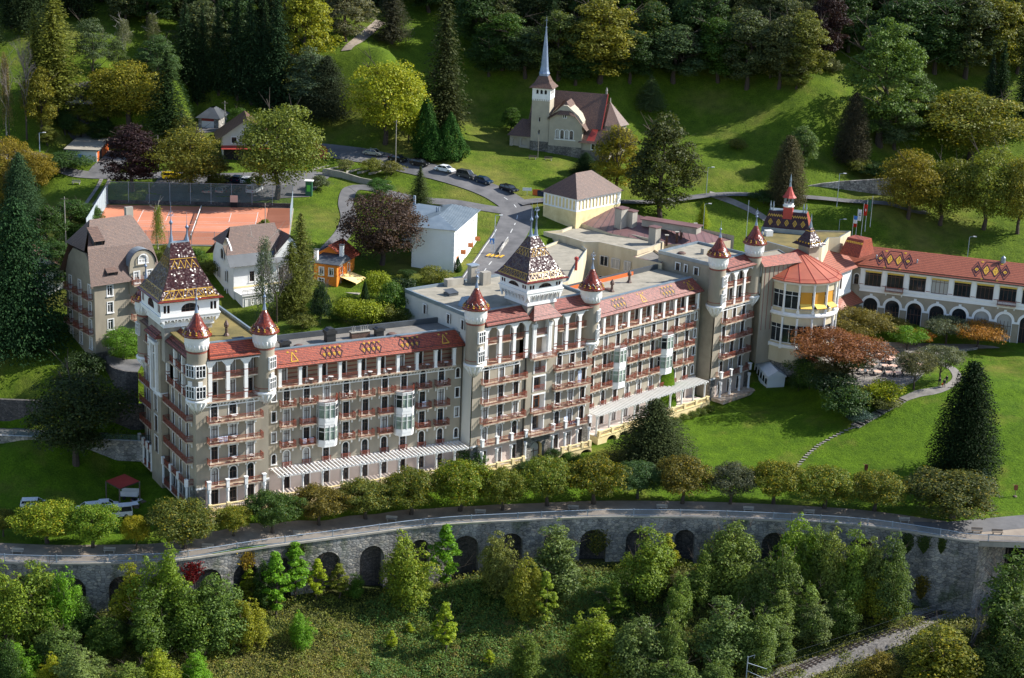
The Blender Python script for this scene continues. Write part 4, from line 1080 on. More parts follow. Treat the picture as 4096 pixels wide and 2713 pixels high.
# --- left long wing
def wing(fr,L0,L1,first,n,step,bays2,name,pats,mirror=False,gz=.3,tile='tile_orange',depth=8.0,roofm='gravel_grey',edge=(True,True)):
 mx=FMX(fr);holes=[];cs=[first+step*i for i in range(n)]
 for i,c in enumerate(cs):
  for k,z in enumerate(FLO):
   if i in bays2 and k in(1,2):continue
   h=2.75 if k in(1,2)else 3.0;arch=0.0 if k in(1,2)else .54
   holes.append([c-.54,c+.54,z,z+h,arch]);put_window('arched_french_door' if arch else 'french_door',hotel,mx,c,z,1.08,h,arch=arch)
  holes.append([c-.62,c+.62,gz,gz+2.7,0]);put_window('ground_door',hotel,mx,c,gz,1.24,2.7)
 for e,x in zip(edge,(L0+1.0,L1-1.15)):
  if e:
   for k,z in enumerate(FLO):
    holes.append([x-.36,x+.36,z+.9,z+2.6,.36 if k in(0,3)else 0]);put_window('small_window',hotel,mx,x,z+.9,.72,1.7,arch=.36 if k in(0,3)else 0.0,leaves=1,sill=True)
 m=MB();m.wall(L0,L1,4.35,18.4,[h for h in holes if h[2]>4],'stucco');m.wall(L0,L1,-2.5,4.35,[h for h in holes if h[2]<4],'pink',.02)
 m.box(L0,L1,-.12,.1,4.1,4.4,'pink');part('front_wall',m,hotel,mx)
 for i,c in enumerate(cs):
  for k in(1,2,3):
   if i in bays2 and k<3:continue
   if i in bays2:continue
   balcony(hotel,mx,c-1.33,c+1.33,SLB[k],1.15)
  guard(hotel,mx,c,FLO[0]+.02)
 # glazed bay windows with a balcony on top
 for i in bays2:
  c=cs[i];b=MB();pn=MB();z0,z1=7.5,15.0;w,d,ch=1.75,1.55,.8
  pl=[(c-w,0),(c-w,-(d-ch)),(c-w+ch,-d),(c+w-ch,-d),(c+w,-(d-ch)),(c+w,0)]
  b.slabz(pl,z0-.25,z0+.15,'white');b.slabz(pl,11.15,11.55,'white');b.slabz(pl,z1-.25,z1+.2,'white')
  b.slabz([(c-.9,0),(c-.9,-.5),(c+.9,-.5),(c+.9,0)],z0-.7,z0-.25,'white')
  for j in range(5):
   p,q=Vector((*pl[j],0)),Vector((*pl[j+1],0));dd=(q-p);Ln=dd.length;dd.normalize();nn=Vector((dd.y,-dd.x,0))
   if nn.y>0 or(abs(nn.y)<.01 and((nn.x>0)!=(p.x>c))):nn=-nn
   nwin=2 if j==2 else 1
   for zz in(z0,11.4):
    def Q(t,z,off=0.0):v=p+dd*t+nn*off;return(v.x,v.y,zz+z)
    b.poly([Q(0,.15),Q(Ln,.15),Q(Ln,1.0),Q(0,1.0)],'white');b.poly([Q(.12,.3,.03),Q(Ln-.12,.3,.03),Q(Ln-.12,.85,.03),Q(.12,.85,.03)],'white_bright')
    pn.poly([Q(0,1.0,-.06),Q(Ln,1.0,-.06),Q(Ln,3.55,-.06),Q(0,3.55,-.06)],rnd.choice(['bay_glass','bay_glass','glass']))
    for t in[0,Ln]+([Ln/2]if nwin==2 else[]):
     v=p+dd*t;b.tube((v.x,v.y,zz+.9),(v.x,v.y,zz+3.6),.09,.09,'white',4)
    b.poly([Q(0,3.2,.0),Q(Ln,3.2,.0),Q(Ln,3.6,.0),Q(0,3.6,.0)],'white');b.poly([Q(0,2.45,.01),Q(Ln,2.45,.01),Q(Ln,2.55,.01),Q(0,2.55,.01)],'white')
  o=part('bay_window',b,hotel,mx);part('bay_glazing',pn,o,mx)
  rl_=MB()
  for j in range(5):
   p,q=pl[j],pl[j+1]
   for h in(1.0,.7,.08):rl_.tube((*p,z1+.2+h),(*q,z1+.2+h),.035,.035,'rust',4)
   nb=int(math.hypot(q[0]-p[0],q[1]-p[1])/.14)
   for k in range(nb+1):t=k/max(1,nb);x,y=p[0]+(q[0]-p[0])*t,p[1]+(q[1]-p[1])*t;rl_.box(x-.022,x+.022,y-.022,y+.022,z1+.2,z1+1.18,'rust')
  part('bay_railing',rl_,o,mx)
 # top loggia
 P0,P1=cs[0]-step/2+.38,cs[-1]+step/2+.3
 sl=MB().box(P0-.4,P1+.35,-.85,1.5,18.4,18.64,'slab').box(P0-.4,P1+.35,-.4,.35,21.75,22.05,'white');part('loggia_floor',sl,hotel,mx)
 corbel_band(hotel,mx,P0-.2,P1+.2,cs)
 bw=MB();hs=[]
 for c in cs:hs.append([c-.55,c+.55,18.66,21.2,0]);put_window('loggia_door',hotel,mx,c,18.66,1.1,2.54,o=-1.5)
 bw.wall(L0,L1,18.4,22.2,hs,'stripe_bg',1.5)
 for z in(19.3,20.05,20.8):
  xs=[L0]+[v for h in hs for v in(h[0]-.2,h[1]+.2)]+[L1]
  for k in range(0,len(xs),2):bw.box(xs[k],xs[k+1],1.47,1.5,z,z+.22,'stripe')
 bw.poly([(L0,0,18.4),(P0-.3,0,18.4),(P0-.3,0,21.9),(L0,0,21.9)],'stripe_bg');bw.poly([(P1+.3,0,18.4),(L1,0,18.4),(L1,0,21.9),(P1+.3,0,21.9)],'stripe_bg')
 part('loggia_wall',bw,hotel,mx)
 pm=MB().box(-.27,.27,-.25,.27,0,3.15,'white').box(-.34,.34,-.3,.34,0,.22,'white').box(-.34,.34,-.3,.34,2.95,3.15,'white').mesh('pilaster')
 np_=n+1
 for i in range(np_):
  x=P0+(P1-P0)*i/(np_-1);link('pilaster',pm,hotel,mx@Matrix.Translation((x,-.42,18.6)))
  if i<np_-1:loggia_rail(hotel,mx,x+.28,x+(P1-P0)/(np_-1)-.28,.62,18.64)
 o,P,nrm,Ln,mxr=roof_strip(fr,L0+.2,L1-.2,22.05,24.35,1.7,tile,over=.95,hip=(.05,.9))
 y=MB();dk=MB()
 for kind,s in pats:
  if kind=='t':
   strokes([((s-.62,Ln*.27),(s,Ln*.78)),((s,Ln*.78),(s+.62,Ln*.27)),((s-.62,Ln*.27),(s+.62,Ln*.27))],P,nrm,'yellow_tile',.16,.05,y)
   strokes(dot(s-.75,Ln*.8,.13)+dot(s+.75,Ln*.8,.13),P,nrm,'yellow_tile',.16,.05,y)
  else:
   for k in range(4):
    c=s-1.38+.92*k;strokes(dia(c,Ln*.52,.62,Ln*.30),P,nrm,'dark_tile',.15,.04,dk)
    strokes(dot(c,Ln*.47,.15)+dot(c,Ln*.38,.06)+dot(c+.46,Ln*.80,.1),P,nrm,'yellow_tile',.19,.06,y)
 part('tile_pattern',y,o,mxr);part('dark_tile_pattern',dk,o,mxr)
 body(fr,L0,L1,depth,-2,23.9,'render_cream',left=False,right=False,roof=roofm,par=.95,parmat='zinc_dark')
 # pergola over the terrace
 pg=MB();oc=3.5
 pg.box(L0+.3,L1-.4,-oc-.14,-oc+.14,3.95,4.2,'white');pg.box(L0+.3,L1-.4,-.28,-.12,3.98,4.2,'white')
 pr=part('pergola',pg,hotel,mx);bm=MB().box(-.085,.085,-oc-.75,-.02,4.2,4.42,'white').mesh('rafter')
 x=L0+.5;k=0
 while x<L1-.5:link('rafter',bm,pr,mx@Matrix.Translation((x,0,0)));x+=.7
 cm=MB().lathe([(.3,0),(.3,.3),(.2,.4),(.175,3.1),(.26,3.25),(.3,3.6)],'white',12).mesh('pergola_column')
 cp=[]
 for i in range(n+1):x=first-2.05+3.55*i+(.2 if mirror else 0);cp.append(x);link('pergola_column',cm,pr,mx@Matrix.Translation((x,-oc,.35)))
 terrace(hotel,mx,L0+.2,L1-.4,4.4,gz-.02,-2.2,[c+1.6 for c in cs[2:-1]]if not mirror else[c+1.6 for c in cs[:4]])
 balustrade(hotel,mx,L0+.3,L1-.5,4.25,gz,cp)
 return mx,cs
mM,csM=wing(FM,-1.6,34.7,1.66,9,3.5875,(2,6),'left',(('t',3.0),('d',9.8),('d',17.0),('d',24.2),('t',30.9)))
mR,csR=wing(FR,-1.0,32.8,1.5,9,3.46,(2,6),'right',(('t',2.2),('d',8.6),('t',15.4),('d',22.8),('t',29.4)),mirror=True,gz=.3,tile='tile_red',depth=11.5,roofm='gravel',edge=(False,True))
# --- central pavilion
B0,B1=-1.75,27.4
B1=25.35
pavilion_front(FB,B0,9.9,(1.15,4.5,7.85),(.6,3.72,6.82,9.6),(0,9.5),gz=-.1)
pavilion_front(FB,15.9,B1,(17.6,20.6,23.4),(16.15,18.75,21.75,24.6),(15.95,24.4),gz=-.1,quoins=False)
mB=FMX(FB)
part('stone_corner',MB().box(B1-1.5,B1+.06,-.1,.6,-2.6,3.75,'stone_base').box(B1-1.6,B1+.1,-.18,.1,3.75,4.0,'white'),hotel,mB)
m=MB();hs=[[11.55,14.15,0-1.9,2.3,1.2],[11.6,14.1,4.3,7.6,1.2],[11.55,14.15,8.2,11.2,0],[11.55,14.15,11.9,14.6,0],[11.6,14.1,15.3,18.3,1.2],[11.6,14.1,18.75,22.0,0],[11.6,14.1,22.6,25.2,0]]
m.wall(9.9,15.9,3.3,25.6,hs[1:],'stucco',-.35,1.3,'white');m.wall(9.9,15.9,-2.8,3.3,hs[:1],'stone_base',-.4,.9,'cream')
for x in(9.9,15.9):m.poly([(x,0,-2.8),(x,-.35,-2.8),(x,-.35,25.6),(x,0,25.6)],'stucco')
for h in hs[1:]:m.poly([(h[0]-.2,.93,h[2]),(h[1]+.2,.93,h[2]),(h[1]+.2,.93,h[3]),(h[0]-.2,.93,h[3])],'stripe_bg')
part('centre_wall',m,hotel,mB)
w=MB()
for h in hs[1:]:
 for x in(h[0]-.22,h[1]):w.box(x,x+.22,-.46,-.3,h[2],h[3],'white')
 w.box(h[0]-.22,h[1]+.22,-.46,-.3,h[3],h[3]+.25,'white')
part('recess_surround',w,hotel,mB)
for h,wd in((hs[1],1.0),(hs[2],2.2),(hs[3],1.2),(hs[4],1.0),(hs[6],1.2)):put_window('centre_door',hotel,mB,12.85+(.3 if wd<2 else 0),h[2]+.05,wd,2.35,o=-.7,sur=0.0,sash='orange_wood' if wd>2 else 'sash',leaves=2)
put_window('entrance_door',hotel,mB,12.85,-1.7,2.3,3.7,o=-.15,arch=1.1,sash='door_wood',leaves=2,sur=.0)
for z,pr_,a,b in((SLB[0],1.9,10.2,15.7),(SLB[1],1.5,11.0,15.1),(18.15,1.8,10.3,15.6)):balcony(hotel,mB,a,b,z,pr_,[.4,b-a-.4])
for z in(11.95,15.35,22.5):loggia_rail(hotel,mB,11.6,14.1,.4,z)
m=MB()
for x in(10.9,11.3,14.4,14.8):m.box(x-.16,x+.16,-.75,-.35,18.4,24.2,'white')
for x in(11.1,14.6):m.box(x-.5,x+.5,-.85,-.3,24.0,24.6,'white');m.box(x-.5,x+.5,-.85,-.3,18.4,19.2,'white')
part('giant_pilaster',m,hotel,mB)
roof_strip(FB,.3,9.7,25.95,27.75,1.9,'tile_red',hip=(.7,0));roof_strip(FB,16.2,25.2,25.95,27.75,1.9,'tile_red',hip=(0,.8))
roof_strip(FB,9.75,16.2,25.7,27.9,.1,'tile_red',over=1.9,hip=(1.6,1.6))
body(FB,B0,B1,21,-2,27.2,'render_pale',roof='gravel',parmat='zinc',y0=.3)
for y in(3.2,7.4,14.5):put_window('side_window',hotel,FMX(frame(at(FB,B0,-21),38.6-90,0)),21-y,24.6,.8,1.7,leaves=2,transom=False,o=.25)
turret(FB,B0+.55,-.55,29.1,36.6,face=(-80,));turret(FB,B1-.55,-.55,29.1,36.2,face=(-55,))
tower(FB,12.9,-3.2,3.3,27.9,30.4,32.5,4.75,39.6,.75,((-.55,45.6),(.6,46.3)))
# --- right corner pavilion
D0,D1=-1.45,11.3
pavilion_front(FD,D0,D1,(1.75,4.9,8.0),(1.05,4.1,7.15,10.2),(.5,9.9),gz=.1,bal_terr=False)
body(FD,D0,D1,15,-2,26.9,'stucco_dark',roof='gravel',parmat='zinc',y0=.3)
turret(FD,D0+.5,-.55,29.2,36.0,face=(-75,));turret(FD,D1-.5,-.55,29.9,37.0,face=(-30,))
roof_strip(FD,1.2,10.1,25.95,27.6,1.8,'tile_red',hip=(.3,.9))
fs=FMX(frame(at(FD,D0,-15),47.35-90,0))
for y in(5.2,7.8,9.8):put_window('side_window',hotel,fs,15-y,24.3,1.0 if y!=7.8 else .6,1.5,leaves=2,transom=False,o=.25)
part('paved_step',MB().box(D0+.5,D1-.8,-3.2,-.2,-.6,.06,'slab'),hotel,FMX(FD))
# --- things on the flat roofs, parts of the building
def cowl(mx,x,y,z,h=2.2):
 m=MB().lathe([(.55,z),(.5,z+.15),(.26,z+.5),(.22,z+h*.6),(.4,z+h*.64),(.4,z+h*.78),(.45,z+h*.8),(.02,z+h*1.15)],'tile_brown',8,x,y);part('cowl_chimney',m,hotel,mx)
def dome_(mx,x,y,z):part('roof_light',MB().lathe([(.85,z),(.85,z+.18),(.6,z+.34),(.02,z+.42)],'tile_brown',16,x,y),hotel,mx)
def vent(mx,x,y,z,w,d,h):
 m=MB().box(x-w/2,x+w/2,y-d/2,y+d/2,z,z+h*.62,'black');m.box(x-w/2-.18,x+w/2+.18,y-d/2-.18,y+d/2+.18,z+h*.62,z+h*.86,'black')
 m.prism([(x-w/2,z+h*.86),(x+w/2,z+h*.86),(x+w/2-.35,z+h),(x-w/2+.35,z+h)],y-d/2,y+d/2,'black');part('roof_vent',m,hotel,mx)
vent(mM,2.6,3.2,23.9,1.5,1.0,1.5);vent(mM,11.2,4.3,23.9,1.6,1.4,2.4);vent(mM,20.3,4.3,23.9,1.4,1.1,1.6)
dome_(mM,5.2,3.4,23.9);dome_(mM,22.6,3.9,23.9)
m=MB().box(15.2,18.6,4.2,5.2,23.9,24.9,'tile_brown').box(15.1,18.7,4.1,5.3,24.9,25.02,'concrete')
for x in(15.7,16.1,17.3,17.7,18.1,18.5):m.lathe([(.13,25),(.13,25.8),(.2,25.85),(.2,25.95)],'chrome',8,x-.2,4.7)
part('chimney',m,hotel,mM)
cowl(mR,3.4,3.4,23.9);cowl(mR,12.2,5.4,23.9);cowl(mR,20.0,7.8,23.9);dome_(mR,12.6,6.6,23.9)
part('orange_flashing',MB().box(-.5,25,11.05,11.2,23.9,24.6,'orange_door'),hotel,mR)
mA=FMX(FA);cowl(mA,5.9,6.5,27.2,2.4);vent(mA,6.8,3.4,27.2,1.6,.8,.5)
m=MB().box(6.5,10.2,19.4,20.6,27.2,28.5,'concrete').box(12.8,14.6,17.0,18.2,27.2,29.6,'concrete').box(15,18.5,11.5,12.2,27.2,29.2,'concrete');part('chimney',m,hotel,mB)
m=MB().box(11.4,12.9,18.8,20.0,27.2,30.6,'concrete').box(11.2,13.1,18.6,20.2,30.6,30.8,'galv');part('chimney',m,hotel,mB)
m=MB().prism([(1.0,27.2),(4.2,27.2),(3.4,28.6),(1.8,28.6)],5.5,8.8,'zinc');part('skylight',m,hotel,mB)
m=MB().box(3.0,5.0,14.0,15.8,27.2,27.7,'zinc_dark').poly([(2.9,13.9,27.75),(5.1,13.9,27.75),(5.1,15.9,28.1),(2.9,15.9,28.1)],'zinc_dark');part('skylight',m,hotel,mB)
mD=FMX(FD);dome_(mD,1.5,11.5,26.9);part('chimney',MB().box(4.4,5.6,8.2,9.0,26.9,28.0,'concrete'),hotel,mD)
for mx,x,z0,z1 in((mB,9.75,-2,25),(mB,16.05,4,25),(mM,34.3,4,22),(mE,13.0,-2,25),(mR,.2,4,22)):part('drainpipe',MB().tube((x,-.08,z0),(x,-.08,z1),.07,.07,'black',6),hotel,mx)
# ------------------------------------------------------------------ rotunda, arcaded wing and blocks behind the hotel
def Z7(u,v):return((2048+u/2.306)/KPX,(600+v/2.306)/KPX)
def R7(u,v):return((2900+u/1.96)/KPX,(700+v/1.96)/KPX)
def pz(q,z):return tuple(at_z(q[0],q[1],z))
rc=np.array([58.2,357.4]);RR=7.6
rot=thing('rotunda_building','round cream pavilion with tall windows and a red conical roof joining the hotel','rotunda',(rc[0],rc[1],6.9))
mr=Matrix.Translation((rc[0],rc[1],0))@Matrix.Rotation(math.atan2(-rc[1],-rc[0]),4,'Z')
m=MB();NS=16;da=math.tau/NS
def rp(k,r=RR):a=k*da;return(r*math.cos(a),r*math.sin(a))
for k in range(NS):
 a,b=rp(k),rp(k+1);ai,bi=rp(k,RR-.3),rp(k+1,RR-.3)
 for z0,z1 in((5.5,9.7),(13.6,16.9),(20.6,22.7)):
  m.poly([(*a,z0),(*b,z0),(*b,z1),(*a,z1)],'render_cream')
 for z in(9.7,16.9):m.poly([(*a,z),(*b,z),(*bi,z),(*ai,z)],'white')
 for z in(13.6,20.6):m.poly([(*a,z),(*ai,z),(*bi,z),(*b,z)],'white')
m.lathe([(RR+.02,15.3),(RR+.45,15.45),(RR+.5,15.8),(RR+.1,16.2)],'white',48);m.lathe([(RR,8.7),(RR+.3,8.8),(RR+.3,9.2),(RR,9.4)],'white',48);m.lathe([(RR+.05,22.0),(RR+.5,22.5),(RR+.5,22.7)],'white',48)
part('wall',m,rot,mr)
for k in range(NS):
 a=rp(k,RR+.08);part('column',MB().lathe([(.34,8.6),(.34,9.3),(.24,9.5),(.22,14.6),(.3,15.2)],'white',10,*a).lathe([(.34,16.1),(.34,16.6),(.24,16.8),(.22,21.6),(.32,22.2)],'white',10,*a),rot,mr)
 A,B=Vector((*rp(k,RR-.28),0)),Vector((*rp(k+1,RR-.28),0));L_=(B-A).length;d=(B-A).normalized()
 for z0,z1 in((9.7,13.6),(16.9,20.6)):
  g=MB().poly([(A.x,A.y,z0),(B.x,B.y,z0),(B.x,B.y,z1),(A.x,A.y,z1)],'glass')
  f=MB()
  for t in(L_*.5,):p=A+d*t;f.tube((p.x*1.01,p.y*1.01,z0),(p.x*1.01,p.y*1.01,z1),.06,.06,'white',4)
  for z in(z0+.08,z1-.9,z1-.06):f.tube(tuple(A*1.01+Vector((0,0,z))),tuple(B*1.01+Vector((0,0,z))),.06,.06,'white',4)
  o=part('window',f,rot,mr);part('pane',g,o,mr)
for k in(0,1,2):
 A,B=Vector((*rp(k,RR-.1),0)),Vector((*rp(k+1,RR-.1),0));n=((A+B)/2).normalized();d=(B-A).normalized()
 A+=d*.3;B-=d*.3
 w=MB().poly([(A.x,A.y,18.1),(B.x,B.y,18.1),(B.x,B.y,20.9),(A.x,A.y,20.9)],'amber')
 o1,o2=A+n*1.15,B+n*1.15
 w.poly([(A.x,A.y,18.15),(o1.x,o1.y,17.5),(o2.x,o2.y,17.5),(B.x,B.y,18.15)],'yellow_awning').poly([(o1.x,o1.y,17.5),(o1.x,o1.y,17.35),(o2.x,o2.y,17.35),(o2.x,o2.y,17.5)],'amber')
 part('awning',w,rot,mr)
m=MB();ap=(-2.6,-1.2,27.0);E_=RR+.75
for k in range(NS):
 a,b=rp(k,E_),rp(k+1,E_);m.poly([(*a,22.75),(*b,22.75),ap],'rotunda_roof');m.poly([(*a,22.55),(*b,22.55),(*b,22.75),(*a,22.75)],'rotunda_roof');m.poly([(*a,22.55),(0,0,22.55),(*b,22.55)],'white')
o=part('roof',m,rot,mr)
m=MB()
for k in range(NS):m.tube((*rp(k,E_),22.8),(ap[0],ap[1],ap[2]+.03),.05,.05,'red_roof',4)
for k in range(NS):
 a,b=Vector((*rp(k,E_-.8),23.25)),Vector((*rp(k+1,E_-.8),23.25));m.tube(tuple(a),tuple(b),.04,.04,'red_roof',4)
part('roof_seam',m,o,mr)
LK=thing('hotel_rear_building','tan link with mossy flat roof, patterned mansard and small turrets behind the rotunda','building',(57,372,12))
Iw=Matrix.Identity(4)
def block(root,pts,z0,z1,wall,roof,par=.35,parmat='zinc',nm='wall'):
 m=MB();n=len(pts);P=[p[:2]for p in pts]
 area=sum(P[i][0]*P[(i+1)%n][1]-P[(i+1)%n][0]*P[i][1]for i in range(n))
 if area<0:P=P[::-1]
 for i in range(n):a,b=P[i],P[(i+1)%n];m.poly([(*a,z0),(*b,z0),(*b,z1+par),(*a,z1+par)],wall)
 o=part(nm,m,root,Iw)
 r=MB().poly([(*p,z1)for p in P],roof);part('flat_roof',r,root,Iw)
 c=np.mean(P,0);q=MB()
 for i in range(n):
  a,b=np.array(P[i]),np.array(P[(i+1)%n]);ai,bi=a+(c-a)/(np.linalg.norm(c-a)+1e-6)*.4,b+(c-b)/(np.linalg.norm(c-b)+1e-6)*.4
  q.poly([(*ai,z1-.02),(*ai,z1+par),(*bi,z1+par),(*bi,z1-.02)],wall);q.poly([(*a,z1+par),(*b,z1+par),(*bi,z1+par+.02),(*ai,z1+par+.02)],parmat)
 part('parapet',q,o,Iw);return P
block(LK,[pz(R7(*q),25.6)for q in((270,520),(300,420),(650,445),(985,452),(905,500),(815,505),(760,580),(560,600))],8,25.6,'render_cream','moss')
block(LK,[(49.5,351.0),(57.5,356.2),(54.5,366),(47,360)],5,25.2,'stucco','gravel',.2)
fl=frame((49.5,351.0),33.0,0);ml=FMX(fl);L_=9.6
m=MB().poly([(-.3,-.7,25.4),(L_,-.7,25.4),(L_,1.4,27.0),(-.3,1.4,27.0)],'tile_orange').poly([(L_,-.7,25.4),(L_,3.2,25.4),(L_,1.4,27.0)],'stucco').poly([(-.3,3.5,25.4),(-.3,-.7,25.4),(-.3,1.4,27)],'stucco');part('tile_roof',m,LK,ml)
m=MB()
for i in range(8):m.box(.6+i*1.15,.68+i*1.15,-.06,.02,12,25.2,'stripe')
part('wall_rib',m,LK,ml)
# little turret
mt_=FMX(frame((60.0,361.8),40,0));m=MB().box(-1.5,1.5,-1.5,1.5,10,27.9,'stucco')
for i in range(6):m.box(-1.5+i*.52,-1.28+i*.52,-1.62,-1.5,24.6,25.1,'white')
m.box(-1.62,1.62,-1.66,1.66,24.2,24.6,'pink');o=part('turret',m,LK,mt_)
lev=[(2.5,27.8),(1.75,28.5),(.85,30.1),(.35,31.3)];r=MB()
for(a,za),(b,zb)in zip(lev[:-1],lev[1:]):
 for p,q in(((-1,-1),(1,-1)),((1,-1),(1,1)),((1,1),(-1,1)),((-1,1),(-1,-1))):r.poly([(p[0]*a,p[1]*a,za),(q[0]*a,q[1]*a,za),(q[0]*b,q[1]*b,zb),(p[0]*b,p[1]*b,zb)],'tile_glazed')
part('cone_roof',r,o,mt_);y=MB()
for p in range(4):
 a=Matrix.Rotation(p*math.pi/2,4,'Z')
 for i in range(5):v=a@Vector((-1.5+.75*i,-1.93,28.42));y.box(v.x-.12,v.x+.12,v.y-.12,v.y+.12,v.z-.12,v.z+.12,'yellow_tile')
 v0,v1=a@Vector((-.6,-.66,30.62)),a@Vector((.6,-.66,30.62));y.tube(tuple(v0),tuple(v1),.09,.09,'yellow_tile',4)
part('tile_pattern',y,o,mt_);part('finial',MB().lathe([(.42,31.2),(.3,31.8),(.12,32.6),(.16,32.8),(.02,34.2)],'zinc',8),o,mt_)
# patterned mansard with its cupola
a,b=np.array(pz(R7(290,404),26.6)),np.array(pz(R7(665,440),26.6));ang=math.degrees(math.atan2(b[1]-a[1],b[0]-a[0]));fd=frame(a[:2],ang,0);md=FMX(fd);Ld=float(np.hypot(*(b-a)[:2]))
m=MB();zt,zb_=30.0,26.4;bk=1.7
m.poly([(0,0,zb_),(Ld,0,zb_),(Ld-1.1,bk,zt),(1.1,bk,zt)],'tile_glazed').poly([(Ld,0,zb_),(Ld,6,zb_),(Ld-1.1,4.3,zt),(Ld-1.1,bk,zt)],'tile_orange').poly([(0,6,zb_),(0,0,zb_),(1.1,bk,zt),(1.1,4.3,zt)],'tile_glazed').poly([(1.1,bk,zt),(Ld-1.1,bk,zt),(Ld-1.1,4.3,zt),(1.1,4.3,zt)],'zinc').poly([(Ld,6,zb_),(0,6,zb_),(1.1,4.3,zt),(Ld-1.1,4.3,zt)],'tile_red')
m.box(-.1,Ld+.1,-.15,.0,zb_-5,zb_+.15,'zinc');o=part('mansard',m,LK,md)
Ls=math.hypot(bk,zt-zb_);P=lambda s,t:(s,bk*t/Ls,zb_+(zt-zb_)*t/Ls);nn=(0,-(zt-zb_)/Ls,bk/Ls);y=MB()
for i in range(5):
 c=Ld*(.16+.17*i);strokes(dia(c,Ls*.36,.42,Ls*.17),P,nn,'yellow_tile',.15,.05,y);strokes(dia(c,Ls*.36,.16,Ls*.07),P,nn,'yellow_tile',.12,.05,y)
L=[]
x=1.0
while x<Ld-1.0:L+=[((x,Ls*.68),(x+.25,Ls*.8)),((x+.25,Ls*.8),(x+.5,Ls*.68))];x+=.5
strokes(L,P,nn,'yellow_tile',.16,.05,y);part('tile_pattern',y,o,md)
cx_,cy_=Ld*.5,2.6;m=MB().box(cx_-1,cx_+1,cy_-1.6,cy_+.4,27.5,31.0,'red_roof');m.lathe([(1.15,31.0),(1.3,31.3),(1.05,31.5),(1.05,31.9)],'white',8,cx_,cy_-.6)
for k in range(8):a_=math.tau*k/8;m.tube((cx_+.95*math.cos(a_),cy_-.6+.95*math.sin(a_),31.6),(cx_+.95*math.cos(a_),cy_-.6+.95*math.sin(a_),33.2),.1,.1,'zinc',5)
c=part('cupola',m,LK,md);part('cone_roof',MB().lathe([(1.55,33.1),(1.1,33.6),(.6,34.6),(.25,35.5)],'red_roof',8,cx_,cy_-.6),c,md)
part('finial',MB().lathe([(.28,35.4),(.14,36.4),(.24,36.6),(.22,36.9),(.03,38.2)],'zinc',8,cx_,cy_-.6),c,md)
for x in(1.3,1.9,Ld-1.9,Ld-1.3):part('finial',MB().lathe([(.2,30),(.12,30.7),(.2,30.9),(.03,32)],'zinc',6,x,bk+.4),LK,md)
q=pz(R7(1000,540),25.0);me_=FMX(frame(q[:2],-40,0));m=MB().poly([(-2.2,-1.4,22.6),(2.6,-1.4,22.6),(2.2,.8,26.0),(-1.8,.8,26.0)],'tile_orange').poly([(2.6,-1.4,22.6),(2.6,5,22.6),(2.2,4,26),(2.2,.8,26)],'tile_orange').poly([(-2.2,5,22.6),(-2.2,-1.4,22.6),(-1.8,.8,26),(-1.8,4,26)],'tile_red').poly([(-1.8,.8,26),(2.2,.8,26),(2.2,4,26),(-1.8,4,26)],'tile_red');o=part('dormer_roof',m,LK,me_)
y=MB()
for i in range(9):y.box(-1.7+i*.45,-1.4+i*.45,.2,.5,25.0,25.5,'yellow_tile')
part('tile_pattern',y,o,me_)
part('flagstaff',MB().tube((*pz(R7(165,490),26)[:2],26),(*pz(R7(165,490),26)[:2],34),.06,.04,'galv'),LK,Iw)
part('rooftop_box',MB().box(-.8,.8,-.6,.6,25.6,26.8,'white'),LK,FMX(frame(pz(R7(340,470),25.8)[:2],20,0)))
# arcaded wing
p0=np.array([71.9,375.8]);fa=frame(p0,-18.0,.6);ma=FMX(fa)
arc=thing('arcade_building','two storey wing with white arches and long red roof bearing diamond patterns','building',(*at(fa,18,0),7.4))
m=MB();hs=[];LA=62.0;st=4.66
for i in range(13):
 c=4.55+st*i;hs.append([c-1.5,c+1.5,7.3,13.4,1.5])
ups=[4.6+st*i for i in range(13)]
m.wall(-.6,LA,4.5,14.75,hs,'stucco_dark',0,.45,'stucco_dark')
hu=[[c-1.72,c+1.72,15.95,19.3,0]for c in ups]+[[.6,1.6,16.0,18.3,.5]]
m.wall(-.6,LA,14.75,20.0,hu,'white',0,.35);m.wall(-.6,2.0,14.75,20.0,[[.6,1.6,16.0,18.3,.5]],'stucco_dark',-.05,.4,'white')
m.poly([(LA,0,4),(LA,11,4),(LA,11,20),(LA,0,20)],'stucco_dark').poly([(-.6,11,4),(-.6,0,4),(-.6,0,20),(-.6,11,20)],'stucco_dark').poly([(LA,11,4),(-.6,11,4),(-.6,11,20),(LA,11,20)],'stucco_dark')
m.box(1.9,LA,-.16,.1,14.7,15.1,'white_bright').box(1.9,LA,-.12,.1,15.5,15.85,'white_bright');part('wall',m,arc,ma)
